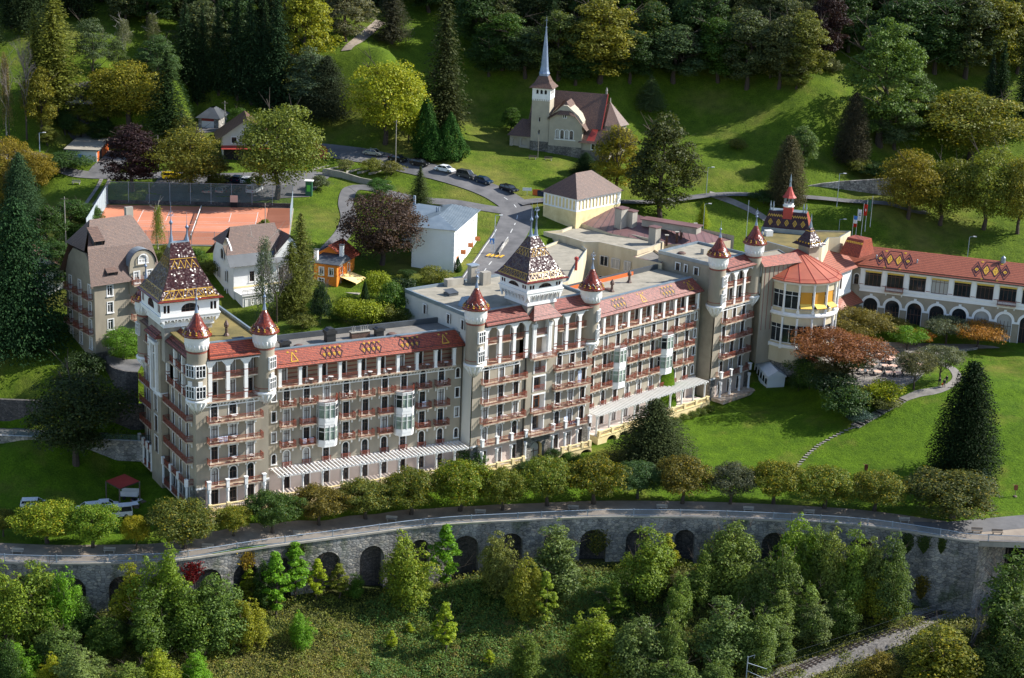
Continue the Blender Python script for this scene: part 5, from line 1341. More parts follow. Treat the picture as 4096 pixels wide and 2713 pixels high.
for i,h in enumerate(hs):
 c=(h[0]+h[1])/2;w=MB();n=14
 for k in range(n):
  b0,b1=math.pi*k/n,math.pi*(k+1)/n;Q=lambda r,b:(c-math.cos(b)*r,11.9+math.sin(b)*r)
  q=[Q(1.5,b0),Q(2.05,b0),Q(2.05,b1),Q(1.5,b1)]
  w.poly([(*(v[0],),-.14,v[1])for v in q][::-1],'white_bright');w.poly([(q[1][0],-.14,q[1][1]),(q[1][0],0,q[1][1]),(q[2][0],0,q[2][1]),(q[2][0],-.14,q[2][1])],'white_bright');w.poly([(q[0][0],-.14,q[0][1]),(q[3][0],-.14,q[3][1]),(q[3][0],.1,q[3][1]),(q[0][0],.1,q[0][1])],'white_bright')
 for x in(c-2.33,c+1.5):w.box(x,x+.83,-.2,.05,11.5,11.9,'white_bright')
 for x in(c-1.62,c+1.5):w.box(x,x+.12,-.08,.05,7.3,11.5,'white_bright')
 w.box(c-.28,c+.28,-.24,.0,13.4,14.3,'white_bright');part('arch_surround',w,arc,ma)
 put_window('arched_window',arc,ma,c,7.32,3.0,6.05,arch=1.5,leaves=4,sur=0.0,sash='door_wood',o=-.12)
for i,c in enumerate(ups):
 put_window('upper_window',arc,ma,c,15.95,3.44,3.32,leaves=4,sur=0.0,sash='door_wood',o=-.05);p=MB()
 x=c-st/2;p.box(x-.42,x+.42,-.2,.05,15.85,19.95,'white_bright').box(x-.55,x+.55,-.3,.05,19.55,19.95,'white_bright').box(x-.425,x+.425,-.205,.05,16.2,16.34,'stripe');part('pilaster',p,arc,ma)
 part('awning_valance',MB().poly([(c-1.72,-.02,19.3),(c+1.72,-.02,19.3),(c+1.72,-.3,19.0),(c-1.72,-.3,19.0)],'yellow_awning'),arc,ma)
 if i in(1,6,11):o=balcony(arc,ma,c-1.9,c+1.9,15.2,1.1)
put_window('small_window',arc,ma,1.1,16.0,1.0,2.3,arch=.5,o=.02,sash='door_wood')
m=MB();zr_=23.4;m.poly([(-1.5,-1.0,20.05),(LA+.5,-1.0,20.05),(LA+.5,5.2,zr_),(-1.5,5.2,zr_)],'tile_smooth').poly([(LA+.5,11.5,20.0),(-1.5,11.5,20.0),(-1.5,5.2,zr_),(LA+.5,5.2,zr_)],'tile_smooth').poly([(LA,-1,20),(LA,11.5,20),(LA,5.2,zr_)],'stucco').box(-1.5,LA+.5,-1.05,-.9,19.9,20.1,'black').poly([(-1.5,-1,19.95),(-1.5,.2,19.95),(LA+.5,.2,19.95),(LA+.5,-1,19.95)],'wood')
ro=part('roof',m,arc,ma);part('snow_guard',MB().box(-1,LA,-.5,-.45,20.35,20.48,'door_wood'),ro,ma)
La_=math.hypot(6.2,zr_-20.05);P=lambda s,t:(s,-1+6.2*t/La_,20.05+(zr_-20.05)*t/La_);nn=(0,-(zr_-20.05)/La_,6.2/La_)
for c in(8.4,28.5,48.6):
 y=MB();k=MB()
 for dx in(-2.9,-.95,.95,2.9):
  r_=1.0 if abs(dx)>2 else .85;strokes(dia(c+dx,La_*.5,r_,2.3 if abs(dx)>2 else 1.75),P,nn,'dark_tile',.16,.04,k);strokes(dia(c+dx,La_*.5,r_*.55,1.2),P,nn,'yellow_tile' if abs(dx)<2 else 'dark_tile',.26,.05,y);strokes(dot(c+dx,La_*.5,.22),P,nn,'yellow_tile',.42,.05,y)
 strokes([((c-1.2,La_*.88),(c+1.2,La_*.88)),((c-1.2,La_*.12),(c+1.2,La_*.12)),((c-1.2,La_*.88),(c-2.1,La_*.5)),((c+1.2,La_*.88),(c+2.1,La_*.5)),((c-1.2,La_*.12),(c-2.1,La_*.5)),((c+1.2,La_*.12),(c+2.1,La_*.5))],P,nn,'dark_tile',.16,.045,k)
 for dx in(-2.0,2.0):strokes(dot(c+dx,La_*.86,.16)+dot(c+dx*.8,La_*.1,.16),P,nn,'yellow_tile',.3,.05,y)
 part('tile_pattern',y,ro,ma);part('dark_tile_pattern',k,ro,ma)
for s in(4.6,13.2):part('roof_vent',MB().lathe([(.15,21.6),(.15,22.2),(.22,22.3),(.02,22.5)],'zinc',8,s,2.0),ro,ma)
part('chimney',MB().lathe([(.5,23.0),(.5,24.2),(.05,24.6)],'zinc',12,30.6,5.0),ro,ma)
# bend of the wing towards the rotunda, and the porch roof in the corner
fk=frame((64.8,365.6),53.0,0);mk=FMX(fk);Lk=11.6
m=MB().wall(0,Lk,5,14.9,[],'stucco_dark').wall(0,Lk,14.9,20.0,[[2.0,4.6,16,19.2,0],[6.3,7.4,16,18.4,0]],'white',-.02,.3);m.box(0,Lk,-.2,.05,14.6,15.1,'white_bright');part('link_wall',m,arc,mk)
put_window('upper_window',arc,mk,3.3,16,2.6,3.2,leaves=3,sur=0.0,sash='door_wood');put_window('small_window',arc,mk,6.85,16,1.1,2.4,sash='door_wood',sur=0.0)
part('roof',MB().poly([(-1,-1,20.05),(Lk+.6,-1,20.05),(Lk+3,5,23.3),(-1,5,23.3)],'tile_smooth').poly([(-1,9,20.5),(-1,-1,20.05),(-1,5,23.3)],'stucco'),arc,mk)
pp=[pz(R7(*q),z)for q,z in(((975,888),15.0),((825,925),15.0),((880,1073),12.3),((1092,995),12.3))]
m=MB().poly(pp,'tile_smooth').poly([tuple(np.array(p)-[0,0,.15])for p in pp][::-1],'wood');part('porch_roof',m,arc,Iw)
# theatre and the roofs round it
TH=thing('theatre_building','tall cream theatre block with arcaded frieze, brown hipped roof and mauve sheet roofs','theatre',(16,376,22))
ft=frame((12.5,376.0),47.0,0);mt2=FMX(ft);zt=32.0
m=MB().wall(0,14.4,20,29.2,[],'cream').wall(0,14.4,29.2,zt,[[.55+1.1*i,1.25+1.1*i,29.5,31.6,.35]for i in range(12)],'white_bright',-.03,.18);part('wall',m,TH,mt2)
m2_=FMX(frame(at(ft,0,-9.5),47-90,0));m=MB().wall(0,9.5,20,29.2,[],'cream').wall(0,9.5,29.2,zt,[[.45+1.0*i,1.1+1.0*i,29.5,31.6,.33]for i in range(9)],'white_bright',-.03,.18);part('wall',m,TH,m2_)
part('niche',MB().box(.1,14.3,.12,9.4,20,zt-.1,'cream'),TH,mt2)
m=MB();a_,b_,e=-.5,14.9,.5;m.poly([(a_,-e,zt),(b_,-e,zt),(9.8,4.75,36.3),(4.6,4.75,36.3)],'tile_brown').poly([(b_,-e,zt),(b_,10,zt),(9.8,4.75,36.3)],'tile_brown').poly([(b_,10,zt),(a_,10,zt),(4.6,4.75,36.3),(9.8,4.75,36.3)],'tile_brown').poly([(a_,10,zt),(a_,-e,zt),(4.6,4.75,36.3)],'tile_brown').poly([(a_,10,zt),(b_,10,zt),(b_,-e,zt),(a_,-e,zt)],'wood');part('hip_roof',m,TH,mt2)
fz=[pz(Z7(*q),z)for q,z in(((568,652),26.6),((925,775),26.0),((1390,865),25.4),((1660,880),25.0),((2045,830),24.6))]
bz=[pz(Z7(*q),z)for q,z in(((790,508),28.6),((1000,548),28.5),((1260,628),28.0),((1600,692),27.0),((2050,792),25.6))]
m=MB()
for i in range(4):
 m.poly([fz[i],fz[i+1],bz[i+1],bz[i]],'tile_mauve');m.poly([(*fz[i][:2],17),(*fz[i+1][:2],17),fz[i+1],fz[i]],'render_cream');m.poly([bz[i],bz[i+1],(*bz[i+1][:2],17),(*bz[i][:2],17)],'render_cream')
o=part('sheet_roof',m,TH,Iw);sm=MB()
for i in range(4):
 for t in np.linspace(0,1,7):a,b=[Vector(P_[i]).lerp(Vector(P_[i+1]),t)+Vector((0,0,.03))for P_ in(fz,bz)];sm.tube(tuple(a),tuple(b),.03,.03,'zinc_dark',4)
part('roof_seam',sm,o,Iw)
part('raised_roof',MB().box(0,12.5,-1.0,1.6,27.2,28.6,'concrete').box(-.3,12.8,-1.3,1.9,28.6,28.8,'tile_mauve'),TH,FMX(frame(pz(Z7(1215,660),28)[:2],-28,0)))
fr_=[pz(Z7(*q),25.6)for q in((290,775),(450,760),(600,700),(920,770),(1110,800),(1400,868),(1310,905),(1155,950),(800,870),(660,870),(500,820))]
block(TH,fr_,12,25.6,'render_cream','gravel',.5,'concrete')
block(TH,[(7,334),(15,336),(31,352),(30,364),(14,366),(7,352)],8,13.5,'render_cream','gravel_grey',.3)
P=block(TH,[pz(Z7(*q),24.6)for q in((300,905),(500,826),(690,935),(640,1010),(570,1120),(520,1230),(300,1300),(250,1100))],10,24.6,'render_cream','gravel',.5,'zinc')
block(TH,[pz(Z7(*q),24.9)for q in((1115,1000),(1310,930),(1420,1000),(1380,1060))],10,24.9,'render_cream','gravel_grey',.3,'tile_mauve')
a,b=pz(Z7(800,870),25.6),pz(Z7(1155,950),25.6);fw=frame(a[:2],math.degrees(math.atan2(b[1]-a[1],b[0]-a[0])),0);mw_=FMX(fw);Lw=math.hypot(b[0]-a[0],b[1]-a[1])
for i,s in enumerate((Lw*.17,Lw*.47,Lw*.78)):
 for z in(21.3,17.0):put_window('wide_window',TH,mw_,s,z,2.0 if i<2 else 1.5,2.1,leaves=2,transom=False,o=.26,sur=.05,sash='white')
for q,w,h,z in(((1000,760),2.2,5.2,25.6),((1095,760),1.6,4.6,25.6),((1310,870),1.7,3.6,25.6)):part('chimney',MB().box(-w/2,w/2,-.9,.9,z,z+h,'concrete').box(-w/2-.15,w/2+.15,-1.05,1.05,z+h,z+h+.2,'tile_mauve'),TH,FMX(frame(pz(Z7(*q),z)[:2],47,0)))
for q in((1425,850),(1560,800),(1520,820),(820,605),(1690,740)):r_=pz(Z7(*q),26.2);part('roof_vent',MB().box(-.25,.25,-.25,.25,25.4,27.6,'door_wood').box(-.4,.4,-.4,.4,27.6,27.75,'concrete'),TH,Matrix.Translation((r_[0],r_[1],0)))
r_=pz(Z7(590,1110),24.6);part('red_cowl',MB().lathe([(.25,24.6),(.25,26.6),(.45,26.8),(.4,27.2),(.02,27.4)],'red_roof',10),TH,Matrix.Translation((r_[0],r_[1],0)))
# ------------------------------------------------------------------ other houses
def house_win(root,mx,s,z,w=1.0,h=1.6,**kw):return put_window('window',root,mx,s,z,w,h,**{**dict(sill=True,surm='white',sash='white'),**kw})
# big tan house with the mansard roof
fh=frame((-74.2,308.7),39.0,0);mh=FMX(fh);zb,ze=13.2,27.6
H1=thing('tan_house','tall tan house with steep brown mansard roof, curved gable and small balconies','house',(-74.2,308.7,zb))
hs=[[s-.5,s+.5,z,z+1.9,0]for s in(3.0,9.8)for z in(15.6,18.9,22.1,25.2)]
m=MB().wall(0,12.5,11,ze+.2,hs,'stucco').box(-.1,12.6,-.1,0,11,15.0,'stone_base');part('wall',m,H1,mh)
for h in hs:house_win(H1,mh,(h[0]+h[1])/2,h[2],1.0,1.9)
fh2=frame(at(fh,0,-11.5),39.0-90,0);mh2=FMX(fh2)
hs=[[s-.5,s+.5,z,z+2.1,0]for s in(1.8,5.6,9.6)for z in(15.3,18.6,21.9,25.0)]
m=MB().wall(0,11.5,11,ze+.2,hs,'stucco_dark').prism([(0,ze),(11.5,ze),(10.2,ze+3.2),(8.2,ze+5.0),(3.3,ze+5.0),(1.3,ze+3.2)],-.02,.3,'stucco_dark');part('wall',m,H1,mh2)
for h in hs:house_win(H1,mh2,(h[0]+h[1])/2,h[2],1.0,2.1)
for z in(18.3,21.6,24.7):
 for s in(1.8,5.6,9.6):balcony(H1,mh2,s-1.2,s+1.2,z-.2,1.0,[])
part('wall',MB().box(.2,12.3,.3,11.3,11,ze,'stucco_dark'),H1,mh)
m=MB();zr_=38.0;x0,x1,y0,y1=-1.0,13.2,-.7,12.2
m.poly([(x0,y0,ze-.1),(x1,y0,ze-.1),(x1-.9,2.0,33.6),(x0+.9,2.0,33.6)],'tile_brown').poly([(x0+.9,2.0,33.6),(x1-.9,2.0,33.6),(x1-2.8,5.75,zr_),(x0+3.2,5.75,zr_)],'tile_brown')
m.poly([(x1,y1,ze-.1),(x0,y1,ze-.1),(x0+.9,9.5,33.6),(x1-.9,9.5,33.6)],'tile_brown').poly([(x1-.9,9.5,33.6),(x0+.9,9.5,33.6),(x0+3.2,5.75,zr_),(x1-2.8,5.75,zr_)],'tile_brown')
m.poly([(x0+.2,9.6,33.4),(x0+.2,1.9,33.4),(x0+3.2,5.75,zr_)],'tile_brown').poly([(x1-.9,2.0,33.6),(x1-.9,9.5,33.6),(x1-2.8,5.75,zr_)],'tile_brown').poly([(x1,y0,ze-.1),(x1,y1,ze-.1),(x1-.9,9.5,33.6),(x1-.9,2,33.6)],'stucco')
for s in(x0+.0,):m.box(s,s+.35,-.9,-.55,ze-.4,ze-.1,'wood')
rf=part('mansard_roof',m,H1,mh)
def dormer(root,par,mx,s,z,y,w=1.7):
 d=MB();d.box(s-w/2+.1,s+w/2-.1,y,y+2,z,z+1.1,'wood');d.poly([(s-w/2-.2,y-.5,z+.95),(s+w/2+.2,y-.5,z+.95),(s+w/2+.2,y+2.4,z+3.0),(s-w/2-.2,y+2.4,z+3.0)],'tile_brown')
 for e in(-1,1):d.poly([(s+e*(w/2+.2),y-.5,z+.95),(s+e*(w/2+.2),y+2.4,z+3.0),(s+e*(w/2+.2),y+2.0,z+1.2),(s+e*(w/2+.2),y,z)],'zinc_dark')
 d.poly([(s-w/2+.25,y-.03,z+.15),(s+w/2-.25,y-.03,z+.15),(s+w/2-.25,y-.03,z+.95),(s-w/2+.25,y-.03,z+.95)],'glass');part('dormer',d,par,mx)
dormer(H1,rf,mh,3.4,28.6,.0);dormer(H1,rf,mh,2.2,33.9,2.4)
g=MB();c=9.3;pts=[(c-2.6,ze-2.5),(c+2.6,ze-2.5),(c+2.6,ze+1.4)]+[(c+2.5*math.cos(math.pi*k/14),ze+2.6+2.7*math.sin(math.pi*k/14))for k in range(15)]+[(c-2.6,ze+1.4)]
g.prism(pts,-.35,.6,'stucco');a_=[(c+2.75*math.cos(math.pi*k/14),ze+2.6+2.9*math.sin(math.pi*k/14))for k in range(15)]
for p,q in zip(a_[:-1],a_[1:]):g.poly([(p[0],-.55,p[1]),(p[0],4.5,p[1]),(q[0],4.5,q[1]),(q[0],-.55,q[1])],'zinc')
gb=part('curved_gable',g,H1,mh);house_win(H1,mh,c,ze+3.0,1.7,1.5,arch=.75,o=.6,leaves=3)
for s in(c-1.3,c+1.3):house_win(H1,mh,s,ze-.6,1.0,2.1,o=.6)
balcony(H1,mh,c-2.3,c+2.3,ze-1.0,1.5,[]);balcony(H1,mh,c-2.3,c+2.3,ze-4.3,1.3,[]);balcony(H1,mh,c-2.3,c+2.3,ze-7.6,1.3,[])
part('chimney',MB().box(9.6,11.0,6.2,7.0,35.5,39.3,'concrete'),H1,mh)
# cream villa behind the left pavilion
fv=frame((-52.2,325.5),33.0,0);mv=FMX(fv);zb,ze=19.5,28.0
H2=thing('cream_villa','pale villa with brown tiled gable roof, glazed veranda and carved eaves','house',(-52.2,325.5,zb))
hs=[[3.2,4.2,24.3,26.3,0],[9.2,10.2,24.3,26.4,0],[11.6,12.6,24.3,26.4,0],[9.2,10.2,20.8,22.8,0],[11.6,12.6,20.8,22.8,0]]
m=MB().wall(0,14.5,17,ze,hs,'white').box(.1,14.4,.3,9.4,17,ze,'white');m.box(-.06,14.56,-.06,.05,23.3,23.6,'cream');part('wall',m,H2,mv)
for h in hs:house_win(H2,mv,(h[0]+h[1])/2,h[2],1.0,h[3]-h[2],sash='sash')
mv2=FMX(frame(at(fv,0,-9.5),33.0-90,0));hs=[[s-.45,s+.45,z,z+2,0]for s in(2.8,6.4)for z in(20.5,24.0)]+[[4.0,5.5,28.0,30.0,.75]]
m=MB().wall(0,9.5,17,ze,[h for h in hs if h[3]<ze],'white').prism([(0,ze),(9.5,ze),(8.0,30.8),(6.4,32.2),(3.2,32.2),(1.5,30.8)],0,.3,'white');part('wall',m,H2,mv2)
for h in hs:house_win(H2,mv2,(h[0]+h[1])/2,h[2],h[1]-h[0],h[3]-h[2],arch=.7 if h[2]>27 else 0.0,sash='sash',o=.25)
m=MB();x0,x1=-1.2,11.0
m.poly([(x0,-1.0,ze-.3),(x1,-1.0,ze-.3),(x1,.6,ze+1.6),(x0,.6,ze+1.6)],'zinc_dark').poly([(x0,.6,ze+1.6),(x1,.6,ze+1.6),(x1-.5,4.7,34.0),(x0+2.6,4.7,34.0)],'tile_brown').poly([(x1,10.6,ze-.3),(x0,10.6,ze-.3),(x0+2.6,4.7,34.0),(x1-.5,4.7,34.0)],'tile_brown').poly([(x0,7.2,ze+3.3),(x0,2.2,ze+3.3),(x0+2.6,4.7,34.0)],'tile_brown').poly([(x1,-1,ze-.3),(x1,10.6,ze-.3),(x1-.5,4.7,34)],'tile_brown')
m.poly([(x0,2.2,ze+3.2),(x0,-1,ze-.35),(0,-1,ze-.35),(0,2.2,ze+3.2)],'wood');part('roof',m,H2,mv)
part('upper_gable',MB().prism([(8.2,ze),(14.6,ze),(14.6,ze+1),(11.4,ze+4.2),(8.2,ze+1)],-.3,8,'white').poly([(7.7,-.6,ze+.6),(11.4,-.6,ze+4.6),(11.4,8.4,ze+4.6),(7.7,8.4,ze+.6)],'tile_brown').poly([(11.4,-.6,ze+4.6),(15.1,-.6,ze+.6),(15.1,8.4,ze+.6),(11.4,8.4,ze+4.6)],'tile_brown'),H2,mv)
m=MB().box(.3,6.6,-3.4,0,17,22.6,'white').box(.1,6.8,-3.6,0,22.6,22.85,'white');o=part('veranda',m,H2,mv)
for s in(1.2,2.4,3.6,4.8,5.9):put_window('veranda_window',H2,mv,s,20.3,.9,1.8,o=3.42,sash='white',sur=.05)
r_=MB();rail_fence(r_,.2,6.7,-3.5,22.85,.95,'black');part('veranda_railing',r_,o,mv)
# white building with a grey sheet roof
fw_=frame((-12.1,346.0),-12.0,0);fo=at(fw_,-8.6,0);fw_=frame(fo,-12.0,0);mw2=FMX(fw_);zb,ze=21.5,31.4
H3=thing('white_building','white two storey building with grey metal hip roof by the road','building',(*at(fw_,4,0),22.8))
part('wall',MB().wall(0,8.6,19,ze,[],'white_bright').box(.05,8.5,.3,18.8,19,ze,'white_bright'),H3,mw2)
q_=MB()
for k in range(9):
 z=23.2+k*.95
 for x in(0,8.0):q_.box(x-.03,x+.63,-.05,.05,z,z+.7,'white')
part('corner_stones',q_,H3,mw2)
mw3=FMX(frame(at(fw_,8.6,0),78.0,0));hs=[[s-.42,s+.42,28.2,30.2,0]for s in(2.0,3.6,7.6,9.2,13.8,15.4)]+[[s-.9,s+.9,22.9,26.9,0]for s in(2.8,8.4,14.6)]
part('wall',MB().wall(0,18.8,19,ze,hs,'white_bright'),H3,mw3)
for h in hs:
 if h[2]>27:house_win(H3,mw3,(h[0]+h[1])/2,h[2],.84,2.0,sash='zinc_dark')
 else:put_window('shop_window',H3,mw3,(h[0]+h[1])/2,h[2],1.8,4.0,sash='orange_wood',sur=.12,leaves=3);part('orange_panel',MB().box((h[0]+h[1])/2-.9,(h[0]+h[1])/2+.9,-.05,.2,24.8,25.3,'orange_door'),H3,mw3)
for s in(4.8,10.9,16.8):part('hanging_sign',MB().box(s,s+.1,-1.2,-.15,25.4,26.3,'orange_wood'),H3,mw3)
m=MB();x0,x1,y0,y1=-.6,9.2,-.6,19.4;cx=4.3;zr_=33.2
m.poly([(x0,y0,ze),(x1,y0,ze),(cx,4.2,zr_)],'zinc').poly([(x1,y0,ze),(x1,y1,ze),(cx,14.6,zr_),(cx,4.2,zr_)],'zinc').poly([(x1,y1,ze),(x0,y1,ze),(cx,14.6,zr_)],'zinc').poly([(x0,y1,ze),(x0,y0,ze),(cx,4.2,zr_),(cx,14.6,zr_)],'zinc').poly([(x0,y1,ze-.05),(x1,y1,ze-.05),(x1,y0,ze-.05),(x0,y0,ze-.05)],'white');o=part('roof',m,H3,mw2);sm=MB()
for k in range(24):
 y=y0+.4+k*.82;t=1 if 4.2<y<14.6 else(y-y0)/(4.2-y0)if y<=4.2 else(y1-y)/(y1-14.6);t=max(.02,min(1,t))
 sm.tube((x1,y,ze+.04),(x1+(cx-x1)*t,y,ze+(zr_-ze)*t+.04),.035,.035,'zinc_dark',4)
part('roof_seam',sm,o,mw2)
m=MB().box(-4.8,.0,9.5,19.0,19,ze-.2,'white_bright').poly([(-5.3,9.0,ze-.1),(1.0,9.0,ze-.1),(2.5,13,zr_-.4),(-2.6,14,zr_-.4)],'zinc').poly([(-5.3,19.5,ze-.1),(-5.3,9.0,ze-.1),(-2.6,14,zr_-.4)],'zinc').poly([(1,19.5,ze-.1),(-5.3,19.5,ze-.1),(-2.6,14,zr_-.4),(2.5,14,zr_-.4)],'zinc');part('side_wing',m,H3,mw2)
for s,z in((-3.4,28.0),(-3.4,24.2)):house_win(H3,mw2@Matrix.Translation((0,9.5,0)),s,z,1.0,1.9,sash='zinc_dark',o=.25)
part('chimney',MB().box(-4.6,-4.2,17,17.4,31,33.6,'galv').lathe([(.15,32.5),(.15,33.6)],'galv',8,2.5,9).lathe([(.15,32.5),(.15,33.6)],'galv',8,3.0,9),H3,mw2)
m=MB();part('forecourt',m.box(.2,18.5,-4.6,-.05,18.0,22.7,'render_cream').box(.2,18.5,-4.7,-4.55,22.0,22.85,'concrete'),H3,mw3)
# orange chalet
fo_=frame((-38.6,337.0),-18.0,0);mo=FMX(fo_);zb,ze=19.5,26.2
H4=thing('orange_chalet','small bright orange wooden house with red tile roof, dark annex roof and yellow awning','house',(-36,336,21.2))
hs=[[1.2,2.0,23.8,25.2,0],[3.2,4.0,23.8,25.2,0],[1.0,2.1,20.9,23.0,0]]
part('wall',MB().wall(0,4.8,18.5,ze,hs,'orange_wall').box(.05,4.7,.3,8.4,18.5,ze,'orange_wall'),H4,mo)
for h in hs:house_win(H4,mo,(h[0]+h[1])/2,h[2],h[1]-h[0],h[3]-h[2],surm='white')
mo2=FMX(frame(at(fo_,4.8,0),72.0,0));hs=[[1.6,2.5,23.7,25.3,0],[5.2,6.0,23.7,25.2,0],[2.0,4.4,21.2,23.0,0]]
part('wall',MB().wall(0,8.4,18.5,ze,hs,'orange_wall'),H4,mo2)
for h in hs:house_win(H4,mo2,(h[0]+h[1])/2,h[2],h[1]-h[0],h[3]-h[2],surm='white')
for s in(1.2,2.9):part('shutter',MB().box(s-.25,s+.25,-.1,-.02,23.7,25.3,'orange_door'),H4,mo2)
m=MB().poly([(-.6,-.7,ze),(5.6,-.7,ze),(5.0,4.2,ze+.9),(0,4.2,ze+.9)],'zinc_dark').poly([(5.6,-.7,ze),(5.6,5,ze),(5.0,4.2,ze+.9)],'zinc_dark');m.box(-.6,5.6,-.7,5,ze-.15,ze-.02,'wood');part('annex_roof',m,H4,mo)
m=MB().prism([(-2.2,ze-.5),(4.8,ze-.5),(4.8,ze),(1.3,ze+2.2),(-2.2,ze)],4.2,10,'orange_wall').poly([(-2.8,3.6,ze-.2),(1.3,3.6,ze+2.5),(1.3,10.6,ze+2.5),(-2.8,10.6,ze-.2)],'tile_orange').poly([(1.3,3.6,ze+2.5),(5.4,3.6,ze-.2),(5.4,10.6,ze-.2),(1.3,10.6,ze+2.5)],'tile_orange');part('gable_roof',m,H4,mo)
for x,y,h in((.2,.6,2.2),(4.2,3.6,2.9)):part('chimney',MB().box(x-.35,x+.35,y-.35,y+.35,ze,ze+h,'white_bright').box(x-.5,x+.5,y-.5,y+.5,ze+h,ze+h+.15,'zinc_dark'),H4,mo)
part('awning',MB().poly([(1.5,0,23.4),(1.5,-3.4,22.5),(6.2,-3.4,22.5),(6.2,0,23.4)],'sand_awning').poly([(1.5,-3.4,22.5),(1.5,-3.4,22.25),(6.2,-3.4,22.25),(6.2,-3.4,22.5)],'sand_awning'),H4,mo2)
part('patio',MB().box(-1,7,-5.0,0,19,21.15,'concrete'),H4,mo2)
# row of garages
fg=frame((-100.6,396.2),2.0,0);mg=FMX(fg);H5=thing('garage_row','flat roofed row of garages with orange doors','garage',(-97,398,31.6))
part('wall',MB().box(0,6.7,0,13.5,29,34.0,'white').box(-.5,7.3,-.5,14,34.0,34.25,'zinc_dark').poly([(-.5,-.5,34.26),(7.3,-.5,34.26),(7.3,14,34.26),(-.5,14,34.26)],'gravel'),H5,mg)
mg2=FMX(frame(at(fg,6.7,0),92.0,0))
for i in range(5):part('garage_door',MB().box(.4+i*2.65,2.65+i*2.65,-.06,.05,31.4,33.7,'orange_door' if i!=1 else 'interior'),H5,mg2)
# grey hipped garage
fq=frame((-75.0,417.6),-6.0,0);mq=FMX(fq);H6=thing('stone_garage','small stone garage with grey hipped roof and white door under a red band','garage',(-72.5,418,36.2))
part('wall',MB().box(0,4.8,0,7.5,34,38.7,'stone_pale'),H6,mq);part('garage_door',MB().box(.8,3.7,-.08,0,36.2,37.9,'white').box(.8,3.7,-.1,0,37.9,38.5,'red_roof'),H6,mq)
part('hip_roof',MB().poly([(-.6,-.6,38.6),(5.4,-.6,38.6),(2.9,2.8,40.6),(1.9,2.8,40.6)],'zinc_dark').poly([(5.4,-.6,38.6),(5.4,8.1,38.6),(2.9,4.8,40.6),(2.9,2.8,40.6)],'zinc_dark').poly([(5.4,8.1,38.6),(-.6,8.1,38.6),(1.9,4.8,40.6),(2.9,4.8,40.6)],'zinc_dark').poly([(-.6,8.1,38.6),(-.6,-.6,38.6),(1.9,2.8,40.6),(1.9,4.8,40.6)],'zinc_dark'),H6,mq)
# chalet restaurant behind the lime tree
q=hit(545,372);fc=frame(q[:2]-np.array([3.0,0]),12.0,0);mc=FMX(fc);z=q[2];H7=thing('chalet','pale chalet with dark gable roof and red awning half hidden by the lime','house',tuple(q))
part('wall',MB().box(0,11,0,9,z-3,z+5.6,'render_pale').prism([(0,z+5.6),(11,z+5.6),(5.5,z+9.2)],0,9,'render_pale'),H7,mc)
part('roof',MB().poly([(-1.5,-1.4,z+4.6),(5.5,-1.4,z+9.6),(5.5,10,z+9.6),(-1.5,10,z+4.6)],'tile_brown').poly([(5.5,-1.4,z+9.6),(12.5,-1.4,z+4.6),(12.5,10,z+4.6),(5.5,10,z+9.6)],'tile_brown'),H7,mc)
for s in(2.6,5.5,8.4):house_win(H7,mc,s,z+4.0,1.1,1.3,sash='sash',o=.25)
part('awning',MB().poly([(-.3,0,z+3.4),(-.3,-2,z+2.9),(11,-2,z+2.9),(11,0,z+3.4)],'red_roof'),H7,mc);part('shopfront',MB().box(.3,10.5,-.1,0,z,z+2.6,'interior'),H7,mc)
# red shed, chalet by the cedar, carport beside the hotel
q=hit(737,368);mq=FMX(frame(q[:2],20,0),0,0,q[2]);H8=thing('red_shed','small red shed with a red pitched roof beside the allotment','shed',tuple(q))
part('wall',MB().box(-2.2,2.0,0,4,-1.5,2.2,'red_roof').prism([(-2.2,2.2),(2.0,2.2),(-.1,3.3)],0,4,'red_roof'),H8,mq);part('roof',MB().poly([(-2.5,-.3,2.1),(-.1,-.3,3.5),(-.1,4.3,3.5),(-2.5,4.3,2.1)],'red_roof').poly([(-.1,-.3,3.5),(2.3,-.3,2.1),(2.3,4.3,2.1),(-.1,4.3,3.5)],'red_roof'),H8,mq)
q=hit(100,690);mq=FMX(frame(q[:2],25,0),0,0,q[2]);H9=thing('white_chalet','white house with brown gable roof and red shutters behind the cedar','house',tuple(q))
part('wall',MB().box(-6,4,0,8,-2,6,'white_bright').prism([(-6,6),(4,6),(-1,8.6)],0,8,'white_bright'),H9,mq);part('roof',MB().poly([(-7.5,-1.2,5.2),(-1,-1.2,9.0),(-1,9,9.0),(-7.5,9,5.2)],'tile_brown').poly([(-1,-1.2,9.0),(5.5,-1.2,5.2),(5.5,9,5.2),(-1,9,9.0)],'tile_brown'),H9,mq)
for s in(-3.5,-.5,2.5):house_win(H9,mq,s,3.4,1.0,1.4,o=.25);part('shutter',MB().box(s+.6,s+1.0,-.1,-.02,3.4,4.8,'red_roof'),H9,mq)
H10=thing('carport','open carport with dark red roof on posts beside the shaded hotel end','carport',(-64.5,282,-1.5))
z=-1.6;P_=[(-66.9,282.6,1.0),(-64.2,284.6,1.6),(-61.0,281.6,1.6),(-63.9,279.4,1.0)]
part('roof',MB().poly(P_,'red_roof').poly([tuple(np.array(p)-[0,0,.2])for p in P_][::-1],'wood'),H10,Iw)
for p in P_:part('post',MB().box(p[0]*.99-.75,p[0]*.99-.55,p[1]*.998+.5,p[1]*.998+.7,-4,p[2]-.05,'wood'),H10,Iw)
